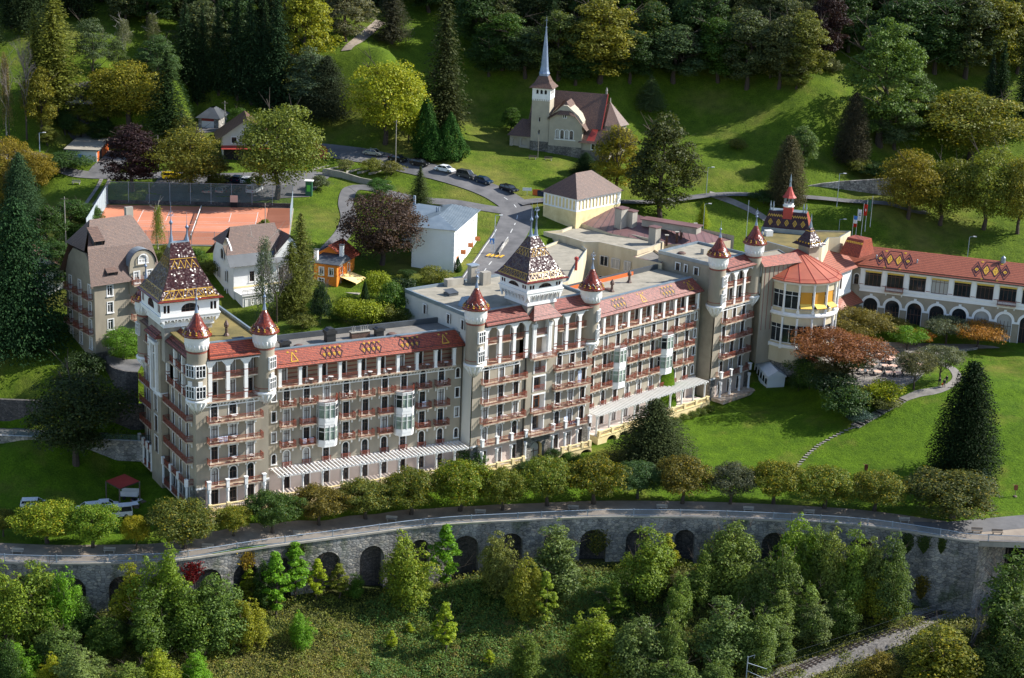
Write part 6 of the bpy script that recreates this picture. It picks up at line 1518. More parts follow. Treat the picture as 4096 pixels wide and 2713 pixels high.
# ------------------------------------------------------------------ church
fch=frame((2.4,424.2),-14.0,0);mch=FMX(fch);g=32.6
CH=thing('stone_church','stone church with tall slender grey spire and brown tiled roofs on the grassy knoll','church',(*at(fch,6,0),g))
TW=4.3
m=MB().wall(0,TW,g-2,45.2,[[1.8,2.15,36.9,37.9,0],[1.8,2.15,39.9,40.9,0],[1.55,2.45,g,34.7,.45]],'church_wall',0,.3,'white');m.wall(0,TW,45.2,48,[[.9+1.0*i,1.5+1.0*i,46.4,47.4,.3]for i in range(3)],'white',-.08,.4)
for x in[i*.43+.1 for i in range(10)]:m.box(x,x+.22,-.1,0,44.8,45.2,'white')
m.box(-.1,TW+.1,-.12,-.02,g-2,g+2.6,'stone_base')
m.poly([(TW,0,g-2),(TW,TW,g-2),(TW,TW,45.2),(TW,0,45.2)],'church_wall').poly([(0,TW,g-2),(0,0,g-2),(0,0,48),(0,TW,48)],'church_wall').box(TW,TW+.08,-.08,TW+.08,45.2,48,'white').poly([(TW,TW,g),(0,TW,g),(0,TW,48),(TW,TW,48)],'church_wall');m.box(.4,TW-.4,.35,TW-.4,46,47.9,'interior')
for i in range(3):m.box(TW+.07,TW+.1,.7+1.1*i,1.3+1.1*i,46.4,47.4,'interior')
tw=part('bell_tower',m,CH,mch);r=MB();c=TW/2
for(a,za),(b,zb2)in(((c+.75,47.8),(c*.82,49.1)),((c*.82,49.1),(c*.52,50.5))):
 for p,q in(((-1,-1),(1,-1)),((1,-1),(1,1)),((1,1),(-1,1)),((-1,1),(-1,-1))):r.poly([(c+p[0]*a,c+p[1]*a,za),(c+q[0]*a,c+q[1]*a,za),(c+q[0]*b,c+q[1]*b,zb2),(c+p[0]*b,c+p[1]*b,zb2)],'tile_brown')
r.box(c-.95,c+.95,c-.95,c+.95,50.4,51.0,'blue_metal');part('tower_roof',r,tw,mch)
part('spire',MB().lathe([(1.35,50.95),(1.12,51.5),(.95,52.5),(.55,57),(.16,61.2),(.09,62)],'blue_metal',8,c,c).lathe([(.2,61.6),(.2,61.8),(.06,61.9),(.05,64.2)],'blue_metal',6,c,c).box(c-.3,c+.3,c-.04,c+.04,63.3,63.4,'blue_metal'),tw,mch)
part('door',MB().box(1.6,2.4,.1,.2,g,34.3,'door_wood'),tw,mch)
ridge,ev,nb=46.4,39.2,2.8
m=MB().box(-.8,16.0,nb,nb+9.6,g-2,ev,'church_wall').box(-.9,16.1,nb-.08,nb,g-2,g+1.8,'stone_base').prismx([(nb,ev),(nb+9.6,ev),(nb+4.8,ridge-.4)],-.8,16.0,'church_wall');part('nave',m,CH,mch)
m=MB();x0,x1=-1.3,16.6
m.poly([(x0,nb-.9,ev-.4),(x1,nb-.9,ev-.4),(x1,nb+4.8,ridge),(x0,nb+4.8,ridge)],'tile_brown').poly([(x1,nb+10.5,ev-.4),(x0,nb+10.5,ev-.4),(x0,nb+4.8,ridge),(x1,nb+4.8,ridge)],'tile_brown').tube((x1,nb-.9,ev-.35),(x1,nb+4.8,ridge+.05),.12,.12,'red_roof',4);o=part('nave_roof',m,CH,mch)
for x in(x0+.4,x1-.4):part('finial',MB().lathe([(.25,ridge),(.2,ridge+.6),(.3,ridge+.8),(.05,ridge+1.6)],'concrete',8,x,nb+4.8),o,mch)
m=MB().wall(4.4,12.4,g-2,40.6,[[6.1+1.12*i,6.95+1.12*i,36.3,38.4,.42]for i in range(4)],'church_wall',-.2,.3,'white').box(4.3,12.4,-.3,-.2,g-2,g+1.9,'stone_base').prism([(4.4,40.6),(12.4,40.6),(11.4,42),(8.6,44.2),(7.6,44.2),(5.0,42)],-.2,5,'church_wall').box(4.4,12.4,.1,nb,g-2,40.6,'church_wall').box(5.8,10.9,-.28,-.2,36.0,36.2,'white').box(7.6,8.6,-.26,-.18,41.2,42.1,'white').box(7.7,8.0,-.28,-.18,41.3,42.0,'interior').box(8.15,8.45,-.28,-.18,41.3,42.0,'interior');tr_=part('transept',m,CH,mch)
for i in range(4):put_window('arched_window',CH,mch,6.525+1.12*i,36.3,.85,2.1,arch=.42,leaves=1,transom=False,o=.2,sur=.14)
part('transept_roof',MB().poly([(3.9,-.8,40.9),(6.3,-.8,43.4),(6.9,6,45.2),(3.9,6,40.9)],'tile_brown').poly([(6.3,-.8,42.0),(9.4,-.8,42.0),(8.1,1.0,45.0)],'tile_brown').poly([(6.2,-.8,42.0),(8.1,1.0,45.0),(8.1,6,45.0),(3.9,6,40.6),(3.9,-.8,40.6)],'tile_brown').poly([(9.4,-.8,42.2),(11.0,-.8,41.6),(13.6,-.8,38.6),(13.6,6,38.6),(8.1,6,45.0),(8.1,1.0,45.0)],'tile_brown'),CH,mch)
m=MB().box(12.4,19.0,0.2,nb+2,g-2,36.0,'church_wall').box(12.4,19.1,.1,.2,g-2,g+1.4,'stone_base').box(14.6,17.6,.08,.2,34.2,35.8,'white');[m.box(14.8+.95*i,15.5+.95*i,.05,.2,34.4,35.6,'interior')for i in range(3)]
m.poly([(11.6,-.5,35.8),(19.6,-.5,35.8),(17.5,nb,39.2),(13.0,nb,39.2)],'tile_brown').poly([(19.6,-.5,35.8),(19.6,6,35.8),(17.5,nb,39.2)],'tile_brown').poly([(13.4,-.2,36.1),(15.4,-.2,36.1),(15.8,nb-.4,38.9),(14.4,nb-.4,38.9)],'red_roof');part('side_aisle',m,CH,mch)
m=MB().lathe([(4.2,g-2),(4.2,40.0)],'church_wall',8,17.2,nb+4.8).lathe([(4.9,39.6),(2.4,42.2),(.1,44.6)],'tile_brown',8,17.2,nb+4.8).lathe([(.2,44.3),(.1,45.6)],'concrete',6,17.2,nb+4.8);part('apse',m,CH,mch)
m=MB().wall(-5.2,0,g-2,36.2,[[-4.6,-2.9,g+.2,35.6,.85],[-2.5,-.8,g+1.0,35.6,.85]],'church_wall',.6,.4,'white').box(-5.2,0,1.2,6.5,g-2,36.2,'church_wall').poly([(-5.8,0,36.0),(.1,0,36.0),(.1,3.6,39.6),(-3.2,3.6,39.6)],'tile_brown').poly([(-5.8,7.2,36.0),(-5.8,0,36.0),(-3.2,3.6,39.6)],'tile_brown');part('porch',m,CH,mch)
# ------------------------------------------------------------------ tennis court
def Z5(u,v):return(u/2.306/KPX,(600+v/2.306)/KPX)
tz=27.0
na,nb_=at_z(*Z5(1860,552),tz),at_z(*Z5(1755,848),tz);nd=(nb_-na)[:2];NL=float(np.hypot(*nd));nd/=NL
ld=np.array([-nd[1],nd[0]]);ld=ld if ld[0]>0 else-ld
ct=Matrix(((ld[0],nd[0],0,na[0]),(ld[1],nd[1],0,na[1]),(0,0,1,tz),(0,0,0,1)))
m=MB().poly([(-20,-2.5,.12),(-20,NL+2.5,.12),(19,NL+2.5,.12),(19,-2.5,.12)],'clay');m.box(-20.2,19.2,-3.2,NL+3,-1.5,.06,'concrete')
court=struct('tennis_court_ground',m,ct)
ln=MB()
for c in(NL*.26,NL*.74):
 for x in(-11.9,11.9,-6.4,6.4):ln.box(x-.06,x+.06,c-(5.5 if abs(x)>10 else 4.1),c+(5.5 if abs(x)>10 else 4.1),.125,.135,'white_line')
 for y in(-5.48,-4.11,4.11,5.48):ln.box(-11.9,11.9,c+y-.04,c+y+.04,.125,.135,'white_line')
 ln.box(-6.4,6.4,c-.04,c+.04,.125,.135,'white_line')
struct('court_marking',ln,ct)
for c,lb in((NL*.26,'tennis net across the far court'),(NL*.74,'tennis net across the near court')):
 t=thing('tennis_net',lb+' with white top band','tennis net',tuple(ct@Vector((0,c,0))))
 part('mesh_panel',MB().poly([(0,c-6.4,.15),(0,c+6.4,.15),(0,c+6.4,1.0),(0,c-6.4,1.0)],'net_dark'),t,ct);part('top_band',MB().box(-.05,.05,c-6.4,c+6.4,.98,1.12,'white'),t,ct)
 for e in(-6.4,6.4):part('post',MB().tube((0,c+e,0),(0,c+e,1.15),.06,.06,'green_box'),t,ct)
def fence(name,label,a,b,h,mat,mx,step=4.2,lean=0,pm='galv'):
 a=Vector(a);b=Vector(b);L=(b-a).length;t=thing(name,label,'fence',tuple(mx@((a+b)/2)))
 up=Vector((0,0,h));part('mesh_panel',MB().poly([tuple(a),tuple(b),tuple(b+up),tuple(a+up)],mat),t,mx)
 n=max(1,round(L/step));pmesh=MB().tube((0,0,-.4),(0,0,h+.1),.05,.05,pm,6).mesh('post')
 for i in range(n+1):p=a.lerp(b,i/n);link('post',pmesh,t,mx@Matrix.Translation(p))
 r=MB();r.tube(tuple(a+up),tuple(b+up),.035,.035,pm,4);part('top_rail',r,t,mx);return t
fence('court_fence','tall green mesh fence along the car park side of the tennis court',(-19.8,-3,1.0),(19,-3,1.0),4.0,'net',ct)
fence('court_fence','pale translucent screen fence at the left end of the tennis court',(-19.8,-3,.3),(-19.8,NL+1,.3),4.2,'net_pale',ct,2.6)
fence('court_fence','short pale screen fence at the right end of the tennis court',(19,-3,.3),(19,NL*.55,.3),3.6,'net_pale',ct,3)
fence('court_fence','low see-through fence on the near side of the tennis court',(-17,NL+2.6,.1),(18,NL+2.6,.1),2.6,'net',ct,4.2)
w=tag(part('court_wall',MB().box(-20,19,-3.4,-3.05,-.5,1.0,'stone_dark_and_shade'),None,ct),'low dark wall below the tennis court back fence','wall')
b_=thing('score_board','small pink board on a dark stand at the court edge','board',tuple(ct@Vector((6.6,-2.4,0))));part('panel',MB().box(5.8,7.4,-2.5,-2.4,1.2,2.7,'salmon'),b_,ct);part('stand',MB().box(5.9,7.3,-2.5,-2.35,0,1.2,'interior'),b_,ct)
# ------------------------------------------------------------------ cafe terrace
TZ=7.0
tp=[at_z(u,v,TZ)[:2]for u,v in((1752,806),(1800,816),(1850,828),(1895,850),(1945,885),(2020,899),(2075,894),(2118,880),(2136,862),(2142,838),(2180,818),(2260,806),(2400,803))]
tb=[at_z(u,v,TZ)[:2]for u,v in((2400,740),(2200,730),(2000,735),(1900,770),(1790,770))]
struct('terrace_paving',MB().poly([(*p,TZ+.02)for p in tp+tb],'paving'))
m=MB()
for a,b in zip(tp[:11],tp[1:12]):m.poly([(*a,2.5),(*b,2.5),(*b,TZ+.25),(*a,TZ+.25)],'stone_wall');m.poly([(*a,TZ+.25),(*b,TZ+.25),(b[0],b[1]+.45,TZ+.25),(a[0],a[1]+.45,TZ+.25)],'concrete')
tag(part('terrace_wall',m),'curved grey stone wall holding up the cafe terrace','wall')
m=MB()
for a,b in zip(tp[:3],tp[1:4]):
 for h,r in((1.15,.05),(.7,.03),(.3,.03)):m.tube((*a,TZ+.1+h),(*b,TZ+.1+h),r,r,'rust',4)
 for k in range(14):t=k/14;q=a+(b-a)*t;m.box(q[0]-.025,q[0]+.025,q[1]-.025,q[1]+.025,TZ+.2,TZ+1.3,'rust')
tag(part('terrace_railing',m),'rust red railing on the walkway between hotel and rotunda','railing')
def cafe_table_meshes(top,r):
 t=MB().lathe([(.02,.72),(r,.72),(r,.76),(.02,.765)],top,16).mesh('table_top');l=MB().lathe([(.05,.05),(.05,.72)],'black',6).lathe([(.3,0),(.28,.05),(.05,.07)],'black',8).mesh('leg');return t,l
def chair_meshes(mat):
 s=MB().box(-.22,.22,-.22,.22,.43,.47,mat).mesh('seat');b=MB().box(-.22,.22,.19,.23,.5,.9,mat).mesh('backrest');l=MB()
 lm=MB().box(-.02,.02,-.02,.02,0,.45,mat).mesh('leg');return s,b,lm
def make_chair(ms,mw,label,group,nm='cafe_chair'):
 o=tag(link(nm,None,None,mw),label,'chair',group);link('seat',ms[0],o,mw);link('backrest',ms[1],o,mw)
 for x in(-.2,.2):
  for y in(-.2,.2):link('leg',ms[2],o,mw@Matrix.Translation((x,y,0)))
 return o
def make_table(ms,mw,label,group,nm='cafe_table'):
 o=tag(link(nm,None,None,mw),label,'table',group);link('table_top',ms[0],o,mw);link('leg',ms[1],o,mw);return o
big=cafe_table_meshes('salmon',.78);dchair=chair_meshes('black')
def R8(u,v):return((3300+u/2.24)/KPX,(900+v/2.24)/KPX)
g=random.Random(3);done=[]
for u,v in((568,1235),(612,1293),(470,1345),(575,1352),(650,1354),(245,1316),(352,1335),(735,1348),(695,1272),(598,1218),(830,1182),(170,1285),(25,1168),(420,1280),(300,1270),(540,1290),(760,1240),(840,1280),(500,1190),(120,1230)):
 p=at_z(*R8(u,v),TZ);mw=Matrix.Translation((p[0],p[1],TZ+.02));make_table(big,mw,'round salmon topped cafe table on the grey terrace by the rotunda','cafe tables on the terrace')
 for k in range(4):
  a=g.uniform(0,math.tau)if k==0 else a+math.tau/4;make_chair(dchair,Matrix.Translation((p[0]+1.15*math.cos(a),p[1]+1.15*math.sin(a),TZ+.02))@Matrix.Rotation(a-math.pi/2,4,'Z'),'dark cafe chair pulled up to a round terrace table','dark chairs on the cafe terrace')
for(u,v),lb in(((352,1380),'white globe lamp in front of the leaning terrace tree'),((775,1385),'white globe lamp beside the dark trunk at the terrace wall'),((947,1300),'white globe lamp at the right corner of the terrace wall'),((893,1190),'white globe lamp at the back of the cafe terrace')):
 p=at_z(*R8(u,v),TZ);o=thing('globe_lamp',lb,'lamp',(p[0],p[1],TZ));part('pole',MB().tube((0,0,0),(0,0,1.5),.04,.04,'black'),o,wm(o));part('globe',MB().lathe([(.02,1.45),(.25,1.55),(.34,1.78),(.25,2.02),(.02,2.12)],'white_bright',14),o,wm(o),True)
# ------------------------------------------------------------------ people on the path
def figure(nodes,edges,rad,mat,name,parent,mw):
 me=bpy.data.meshes.new(name);me.from_pydata(nodes,edges,[]);me.materials.append(M[mat]);o=link(name,me,parent,mw)
 s=o.modifiers.new('skin','SKIN');
 if not me.skin_vertices:me.skin_vertices.new()
 for i,r in enumerate(rad):me.skin_vertices[0].data[i].radius=(r,r)
 me.skin_vertices[0].data[0].use_root=True
 b=o.modifiers.new('smooth','SUBSURF');b.levels=1;b.render_levels=1;return o
def person(p,rz,stride,label,bag=False,h=1.76):
 k=h/1.76;mw=Matrix.Translation(tuple(p))@Matrix.Rotation(rz,4,'Z')@Matrix.Scale(k,4)
 o=tag(link('person',None,None,mw),label,'person');f=stride
 N_=[(0,0,.98),(0,0,1.2),(0,0,1.42),(0,.0,1.53),(0,.01,1.6),(0,.02,1.70),(.1,0,.92),(.11,f*.5,.5),(.11,f*.9-.06,.09),(.11,f*.9+.1,.04),(-.1,0,.92),(-.11,-f*.2,.5),(-.11,-f-.08,.1),(-.11,-f+.08,.05),(.19,0,1.4),(.25,-f*.3,1.13),(.26,-f*.4+.08,.88),(.26,-f*.4+.11,.78),(-.19,0,1.4),(-.25,f*.3,1.13),(-.26,f*.4+.08,.88),(-.26,f*.4+.11,.78)]
 E_=[(0,1),(1,2),(2,3),(3,4),(4,5),(0,6),(6,7),(7,8),(8,9),(0,10),(10,11),(11,12),(12,13),(2,14),(14,15),(15,16),(16,17),(2,18),(18,19),(19,20),(20,21)]
 Rd=[.14,.13,.13,.055,.085,.09,.085,.06,.042,.035,.085,.06,.042,.035,.06,.042,.032,.03,.06,.042,.032,.03]
 figure(N_,E_,Rd,'skin','body',o,mw)
 C_=N_[:3]+N_[6:9]+N_[10:13]+N_[14:17]+N_[18:21];CE=[(0,1),(1,2),(0,3),(3,4),(4,5),(0,6),(6,7),(7,8),(2,9),(9,10),(10,11),(2,12),(12,13),(13,14)]
 figure(C_,CE,[.165,.155,.15,.105,.08,.065,.105,.08,.065,.08,.06,.05,.08,.06,.05],'dark_cloth','suit',o,mw)
 part('hair',MB().lathe([(.02,1.81),(.08,1.79),(.105,1.72),(.1,1.66)],'hair',10,0,-.015),o,mw,True)
 for e in(-1,1):part('shoe',MB().box(e*.11-.05,e*.11+.05,(f*.9 if e>0 else-f)-.1,(f*.9 if e>0 else-f)+.16,0,.08,'black'),o,mw)
 if bag:
  b=tag(link('bag',MB().box(-.17,.17,-.07,.07,0,.4,'orange_bag').tube((-.1,0,.4),(0,0,.55),.015,.015,'orange_bag',4).tube((.1,0,.4),(0,0,.55),.015,.015,'orange_bag',4).mesh('bag'),None,mw@Matrix.Translation((.3,-f*.4+.1,.26))),'bright orange carrier bag held by the walker on the garden path','bag')
 return o
def Q7(u,v):return((3200+u/2.24)/KPX,(1400+v/2.24)/KPX)
for(u,v),rz,st,lb,bg_ in(((1247,322),2.6,.22,'person in dark suit walking apart on the left side of the garden path',False),((1287,338),2.4,.25,'person in dark clothes carrying the orange bag on the garden path',True),((1310,305),2.5,.2,'person in dark suit walking furthest up the garden path',False)):
 p=hit(*Q7(u,v));p[2]+=.1;person(p,rz,st,lb,bg_)
# ------------------------------------------------------------------ white marquee beside the right pavilion
A_,B_=at_z((2350+1407/1.96)/KPX,(900+1268/1.96)/KPX,.7),at_z((2350+1522/1.96)/KPX,(900+1278/1.96)/KPX,.7);C_=at_z((2350+1290/1.96)/KPX,(900+1120/1.96)/KPX,.7)
def _ay(u,v,y):d=ray((2350+u/1.96)/KPX,(900+v/1.96)/KPX);return np.array([d[0],d[1],d[2]])*(y/d[1])+np.array([0,0,CAM_Z])
E1=_ay(1288,1048,A_[1]+6.0);E0=np.array([A_[0],A_[1],.35+2.4]);yv=E1-E0;W_=3.8;L_=1.0;xd=np.array([.98,.16])
tm=Matrix(((xd[0],yv[0],0,A_[0]),(xd[1],yv[1],0,A_[1]),(0,yv[2],1,.35),(0,0,0,1)))
tent=thing('marquee','white marquee tent with arched plastic windows beside the right pavilion','tent',tuple(A_[:2])+(.3,));e,t=2.6,3.8
part('roof',MB().poly([(-.15,-.02,e),(-.15,L_,e),(W_/2,L_,t),(W_/2,-.02,t)],'tent').poly([(W_+.15,L_,e),(W_+.15,-.02,e),(W_/2,-.02,t),(W_/2,L_,t)],'tent').poly([(-.15,-.025,e-.3),(W_+.15,-.025,e-.3),(W_+.15,-.025,e),(W_/2,-.025,t),(-.15,-.025,e)],'tent'),tent,tm)
m=MB().poly([(0,0,-1),(W_,0,-1),(W_,0,e),(0,0,e)],'tent').poly([(W_,0,-1),(W_,L_,-1),(W_,L_,e),(W_,0,e)],'tent').poly([(W_,L_,-1),(0,L_,-1),(0,L_,t-1),(W_,L_,t-1)],'tent').poly([(0,L_,-1),(0,0,-1),(0,0,e),(0,L_,e)],'tent');part('side_wall',m,tent,tm)
for i in range(5):
 y=.12+i*.19;part('window',MB().poly([(-.03,y-.06,.6),(-.03,y-.06,1.5)]+[(-.03,y-.06*math.cos(math.pi*k/8),1.5+.45*math.sin(math.pi*k/8))for k in range(1,8)]+[(-.03,y+.06,1.5),(-.03,y+.06,.6)],'glass'),tent,tm)
for y in np.linspace(.0,L_,6):part('pole',MB().box(-.1,0,y-.008,y+.008,-1,e,'white'),tent,tm)
# ------------------------------------------------------------------ vehicles
def car_kit(L=4.5,W=1.78,H=1.45,style='sedan'):
 h=L/2;P={'sedan':[(-h,.42),(-h,.72),(-h+.25,.9),(-h+.9,.95),(h-1.35,.92),(h-.3,.78),(h,.62),(h,.35),(h-.3,.25),(-h+.3,.25)],'estate':[(-h,.42),(-h,.85),(-h+.1,.98),(h-1.3,.95),(h-.3,.8),(h,.64),(h,.35),(h-.3,.25),(-h+.3,.25)],'van':[(-h,.4),(-h,1.05),(-h+.1,1.1),(h-.9,1.1),(h-.15,.95),(h,.75),(h,.38),(h-.3,.28),(-h+.3,.28)]}[style]
 Cb={'sedan':[(-h+.75,.93),(-h+1.25,H-.06),(-h+1.6,H),(h-2.0,H),(h-1.75,H-.05),(h-1.05,.92)],'estate':[(-h+.12,.96),(-h+.3,H-.05),(-h+.6,H),(h-2.0,H),(h-1.7,H-.06),(h-1.0,.94)],'van':[(-h+.05,1.08),(-h+.12,H-.08),(-h+.3,H),(h-1.55,H),(h-1.3,H-.08),(h-.6,1.08)]}[style]
 return P,Cb,L,W,H
def car(p,rz,paint,label,style='sedan',L=4.5,W=1.78,H=1.45,nm='parked_car',cat='car',group=None,open_hatch=False):
 P,Cb,L,W,H=car_kit(L,W,H,style);mw=Matrix.Translation(tuple(p))@Matrix.Rotation(rz,4,'Z');o=tag(link(nm,None,None,mw),label,cat,group);w=W/2
 b=MB();n=len(P)
 for s in(-1,1):b.poly([(x,s*w*(.97 if z<.4 else 1),z)for x,z in(P if s<0 else P[::-1])],paint)
 for i in range(n):a,c=P[i],P[(i+1)%n];ka,kc=[(.97 if z<.4 else 1)for _,z in(a,c)];b.poly([(a[0],-w*ka,a[1]),(a[0],w*ka,a[1]),(c[0],w*kc,c[1]),(c[0],-w*kc,c[1])],paint)
 zt=Cb[2][1];zb=Cb[0][1];tw=lambda z:w*(.97-.16*(z-zb)/(zt-zb));b.poly([(x,s*tw(z),z)for x,z,s in[(Cb[2][0],Cb[2][1],-1),(Cb[3][0],Cb[3][1],-1),(Cb[3][0],Cb[3][1],1),(Cb[2][0],Cb[2][1],1)]],paint)
 for i,j in((1,2),(3,4)):b.poly([(Cb[i][0],-tw(Cb[i][1]),Cb[i][1]),(Cb[j][0],-tw(Cb[j][1]),Cb[j][1]),(Cb[j][0],tw(Cb[j][1]),Cb[j][1]),(Cb[i][0],tw(Cb[i][1]),Cb[i][1])],paint)
 for s in(-1,1):
  for xa,xb in((Cb[0],Cb[1]),(Cb[5],Cb[4]),(((Cb[0][0]+Cb[5][0])/2,zb),((Cb[1][0]+Cb[4][0])/2,Cb[1][1]))):b.tube((xa[0],s*tw(xa[1]),xa[1]),(xb[0],s*tw(xb[1]),xb[1]),.05,.05,paint,4)
  b.tube((Cb[1][0],s*tw(Cb[1][1]),Cb[1][1]+.02),(Cb[4][0],s*tw(Cb[4][1]),Cb[4][1]+.02),.05,.05,paint,4)
 part('body',b,o,mw);g_=MB()
 for s in(-1,1):g_.poly([(x,s*tw(z)*.99,z)for x,z in(Cb if s<0 else Cb[::-1])],'glass')
 for i,j in((0,1),(5,4)):g_.poly([(Cb[i][0],-tw(Cb[i][1]),Cb[i][1]),(Cb[j][0],-tw(Cb[j][1]),Cb[j][1]),(Cb[j][0],tw(Cb[j][1]),Cb[j][1]),(Cb[i][0],tw(Cb[i][1]),Cb[i][1])],'glass')
 part('window',g_,o,mw);r=.32
 for x in(-L*.3,L*.31):
  for s in(-1,1):
   wmx=mw@Matrix.Translation((x,s*(w-.1),r))@Matrix.Rotation(math.pi/2*-s,4,'X');wh=link('wheel',MB().lathe([(r*.6,.12),(r,.11),(r,-.11)],'tyre',16).mesh('wheel'),o,wmx);link('rim',MB().lathe([(.01,.13),(r*.58,.115)],'chrome',10).mesh('rim'),wh,wmx)
 for s in(-1,1):part('headlight',MB().box(h_:=L/2-.12,L/2+.01,s*w*.62-.18,s*w*.62+.18,.55,.7,'chrome'),o,mw);part('tail_light',MB().box(-L/2-.01,-L/2+.08,s*w*.75-.12,s*w*.75+.12,.65,.85,'lamp_red'),o,mw)
 if open_hatch:part('tailgate',MB().poly([(-L/2+.3,-w*.8,H),(-L/2+.3,w*.8,H),(-L/2-1.0,w*.8,H+.1),(-L/2-1.0,-w*.8,H+.1)],paint),o,mw)
 return o
def road_dir(u,v,line):
 p=hit(u,v);i=int(np.argmin(((line[:,:2]-p[:2])**2).sum(1)));i=min(max(i,1),len(line)-2);d=line[i+1]-line[i-1];return p,math.atan2(d[1],d[0]),line[i]
for u,v,paint,st,L,H,lb in((862,360,'car_silver','sedan',4.6,1.45,'silver saloon parked highest up the road by the chestnut'),(920,374,'car_black','sedan',4.5,1.42,'black car parked just behind the tall wooden pole'),(970,384,'car_black','estate',4.5,1.45,'black hatchback parked in the shade of the thujas'),(1028,398,'car_white','sedan',4.8,1.45,'white saloon parked in the middle of the roadside row'),(1078,412,'car_grey','estate',4.7,1.75,'dark grey off-road estate parked behind the white saloon'),(1118,425,'car_blue','estate',4.3,1.45,'dark blue hatchback parked below the grassy mound'),(1176,444,'car_black','estate',4.6,1.45,'black estate parked lowest down near the junction')):
 p,a,q=road_dir(u,v,main_line);p[2]=ground_z(p[0],p[1])+.15;car(p,a,paint,lb,st,L,H=H,group='cars parked along the hillside road')
for u,v,rz,paint,st,lb in((521,423,1.4,'car_black','estate','black hatchback on the car park above the tennis court'),(549,421,1.4,'car_blue','estate','dark blue car with rear to the viewer on the car park'),(516,447,1.3,'car_silver','estate','pale blue-silver car behind the court fence'),(486,447,1.3,'car_silver','sedan','silver car half hidden by the olive chestnut'),(540,447,1.3,'car_grey','sedan','dark green-grey car behind the court fence'),(397,414,.4,'car_yellow','estate','yellow car glimpsed between the trees of the car park'),(572,424,1.4,'car_white','estate','white car beside the lime trunk on the car park'),(178,240,.2,'car_white','sedan','white car on the small upper yard'),(206,243,.3,'car_silver','sedan','silver car on the small upper yard')):
 p=hit(u,v);p[2]+=.12;car(p,rz,paint,lb,st)
p=hit(588,446);p[2]+=.1;car(p,1.3,'car_white','white minibus on the car park behind the court fence','van',4.9,1.9,1.95,'parked_van','van')
p=at_z(206,1182,-2.35);car(p,.35+math.pi,'car_white','white estate car beside the carport','estate',4.6);p=at_z(240,1184,-2.35);car((p[0],p[1]+1.6,p[2]),.3,'car_white','white saloon between the estate and the van','sedan')
p=at_z(268,1194,-2.4);car(p,.33+math.pi,'car_white','white van with its rear hatch open near the shaded hotel end','van',5.2,1.95,2.0,'parked_van','van',open_hatch=True)
for u,v,lb in((80,1172,'white car mostly hidden behind the yellow-green promenade tree'),):p=at_z(u,v,-2.2);car(p,.2,'car_white',lb,'estate')
p=at_z(300,1152,-2.0);t=thing('box_trailer','pale flatbed trailer with side boards under the carport','trailer',tuple(p));part('bed',MB().box(-1.5,1.5,-.8,.8,.6,.75,'white').box(-1.5,1.5,-.85,-.78,.75,1.5,'white').box(-1.5,1.5,.78,.85,.75,1.5,'white'),t,wm(t))
for x in(-.8,.8):part('wheel',MB().prism([(x+.3*math.cos(k*.52),.3+.3*math.sin(k*.52))for k in range(12)],-.9,-.7,'tyre'),t,wm(t))
p=at_z(342,1168,-2.3);gj=random.Random(8)
for i in range(9):
 x,y=gj.uniform(-3,3),gj.uniform(-1.2,1.2);mt=gj.choice(['blue_sign','white','wood','zinc','rust']);tag(part('storage_box',MB().box(-.5,.5,-.4,.4,0,.5,mt).box(-.55,.55,-.45,.45,.5,.58,mt),None,Matrix.Translation((p[0]+x,p[1]+y,p[2]))@Matrix.Rotation(gj.uniform(0,3),4,'Z')),'odd storage box in the yard pile beside the shaded hotel end','box','yard pile beside the hotel end')
# ------------------------------------------------------------------ poles, lamps, signs, benches, flags
def lamp(u,v,vt,label,arm=.9,mat='galv',nm='street_lamp',off=.0):
 p=hit(u,v);h=z_over(u,vt,p)-p[2];o=thing(nm,label,'street lamp',tuple(p));part('pole',MB().tube((0,0,-.3),(0,0,h-.15),.09,.06,mat,8).tube((0,0,h-.15),(arm,-.1,h),.05,.04,mat,6),o,wm(o));part('lamp_head',MB().box(arm-.1,arm+.6,-.24,.04,h-.06,h+.1,'white'),o,wm(o));return o
for a in((1142,586,497,'grey street lamp on the grass verge beside the white building'),(1632,452,386,'tall grey street lamp beside the road behind the dark bronze tree'),(1934,478,400,'white street lamp in front of the pale stone wall'),(1624,545,470,'grey lamp beside the tiny yellow tree'),(1939,532,506,'short lamp on the dark lawn behind the mossy roof'),(2236,595,546,'grey lamp on the bank above the arcade roof'),(92,352,306,'street lamp beside the dark hedge on the upper left')):lamp(*a)
def pole(u,v,vt,label,r=.11,cross=True,nm='utility_pole'):
 p=hit(u,v);h=z_over(u,vt,p)-p[2];o=thing(nm,label,'pole',tuple(p));part('shaft',MB().tube((0,0,-.4),(0,0,h),r,r*.7,'bark_pale',8),o,wm(o))
 if cross:part('crossarm',MB().box(-.7,.7,-.05,.05,h-.5,h-.38,'wood'),o,wm(o))
 return o
pole(914,392,278,'tall wooden pole standing by the black parked cars');pole(520,302,234,'pale wooden pole beside the stone garage');pole(366,395,313,'wooden pole with a lamp near the copper beech',cross=False);pole(153,590,455,'dark telegraph pole in the bushes left of the tennis court');pole(613,545,470,'slender floodlight pole in the tennis court');pole(1243,366,318,'white mast with a thin arm between the two church benches',.06,False)
wire('telegraph_wire',(*hit(914,392)[:2],hit(914,392)[2]+15.2),(*hit(690,300)[:2],hit(690,300)[2]+9),1.2,.02,'black','thin telegraph wire running left from the tall wooden pole','wire')
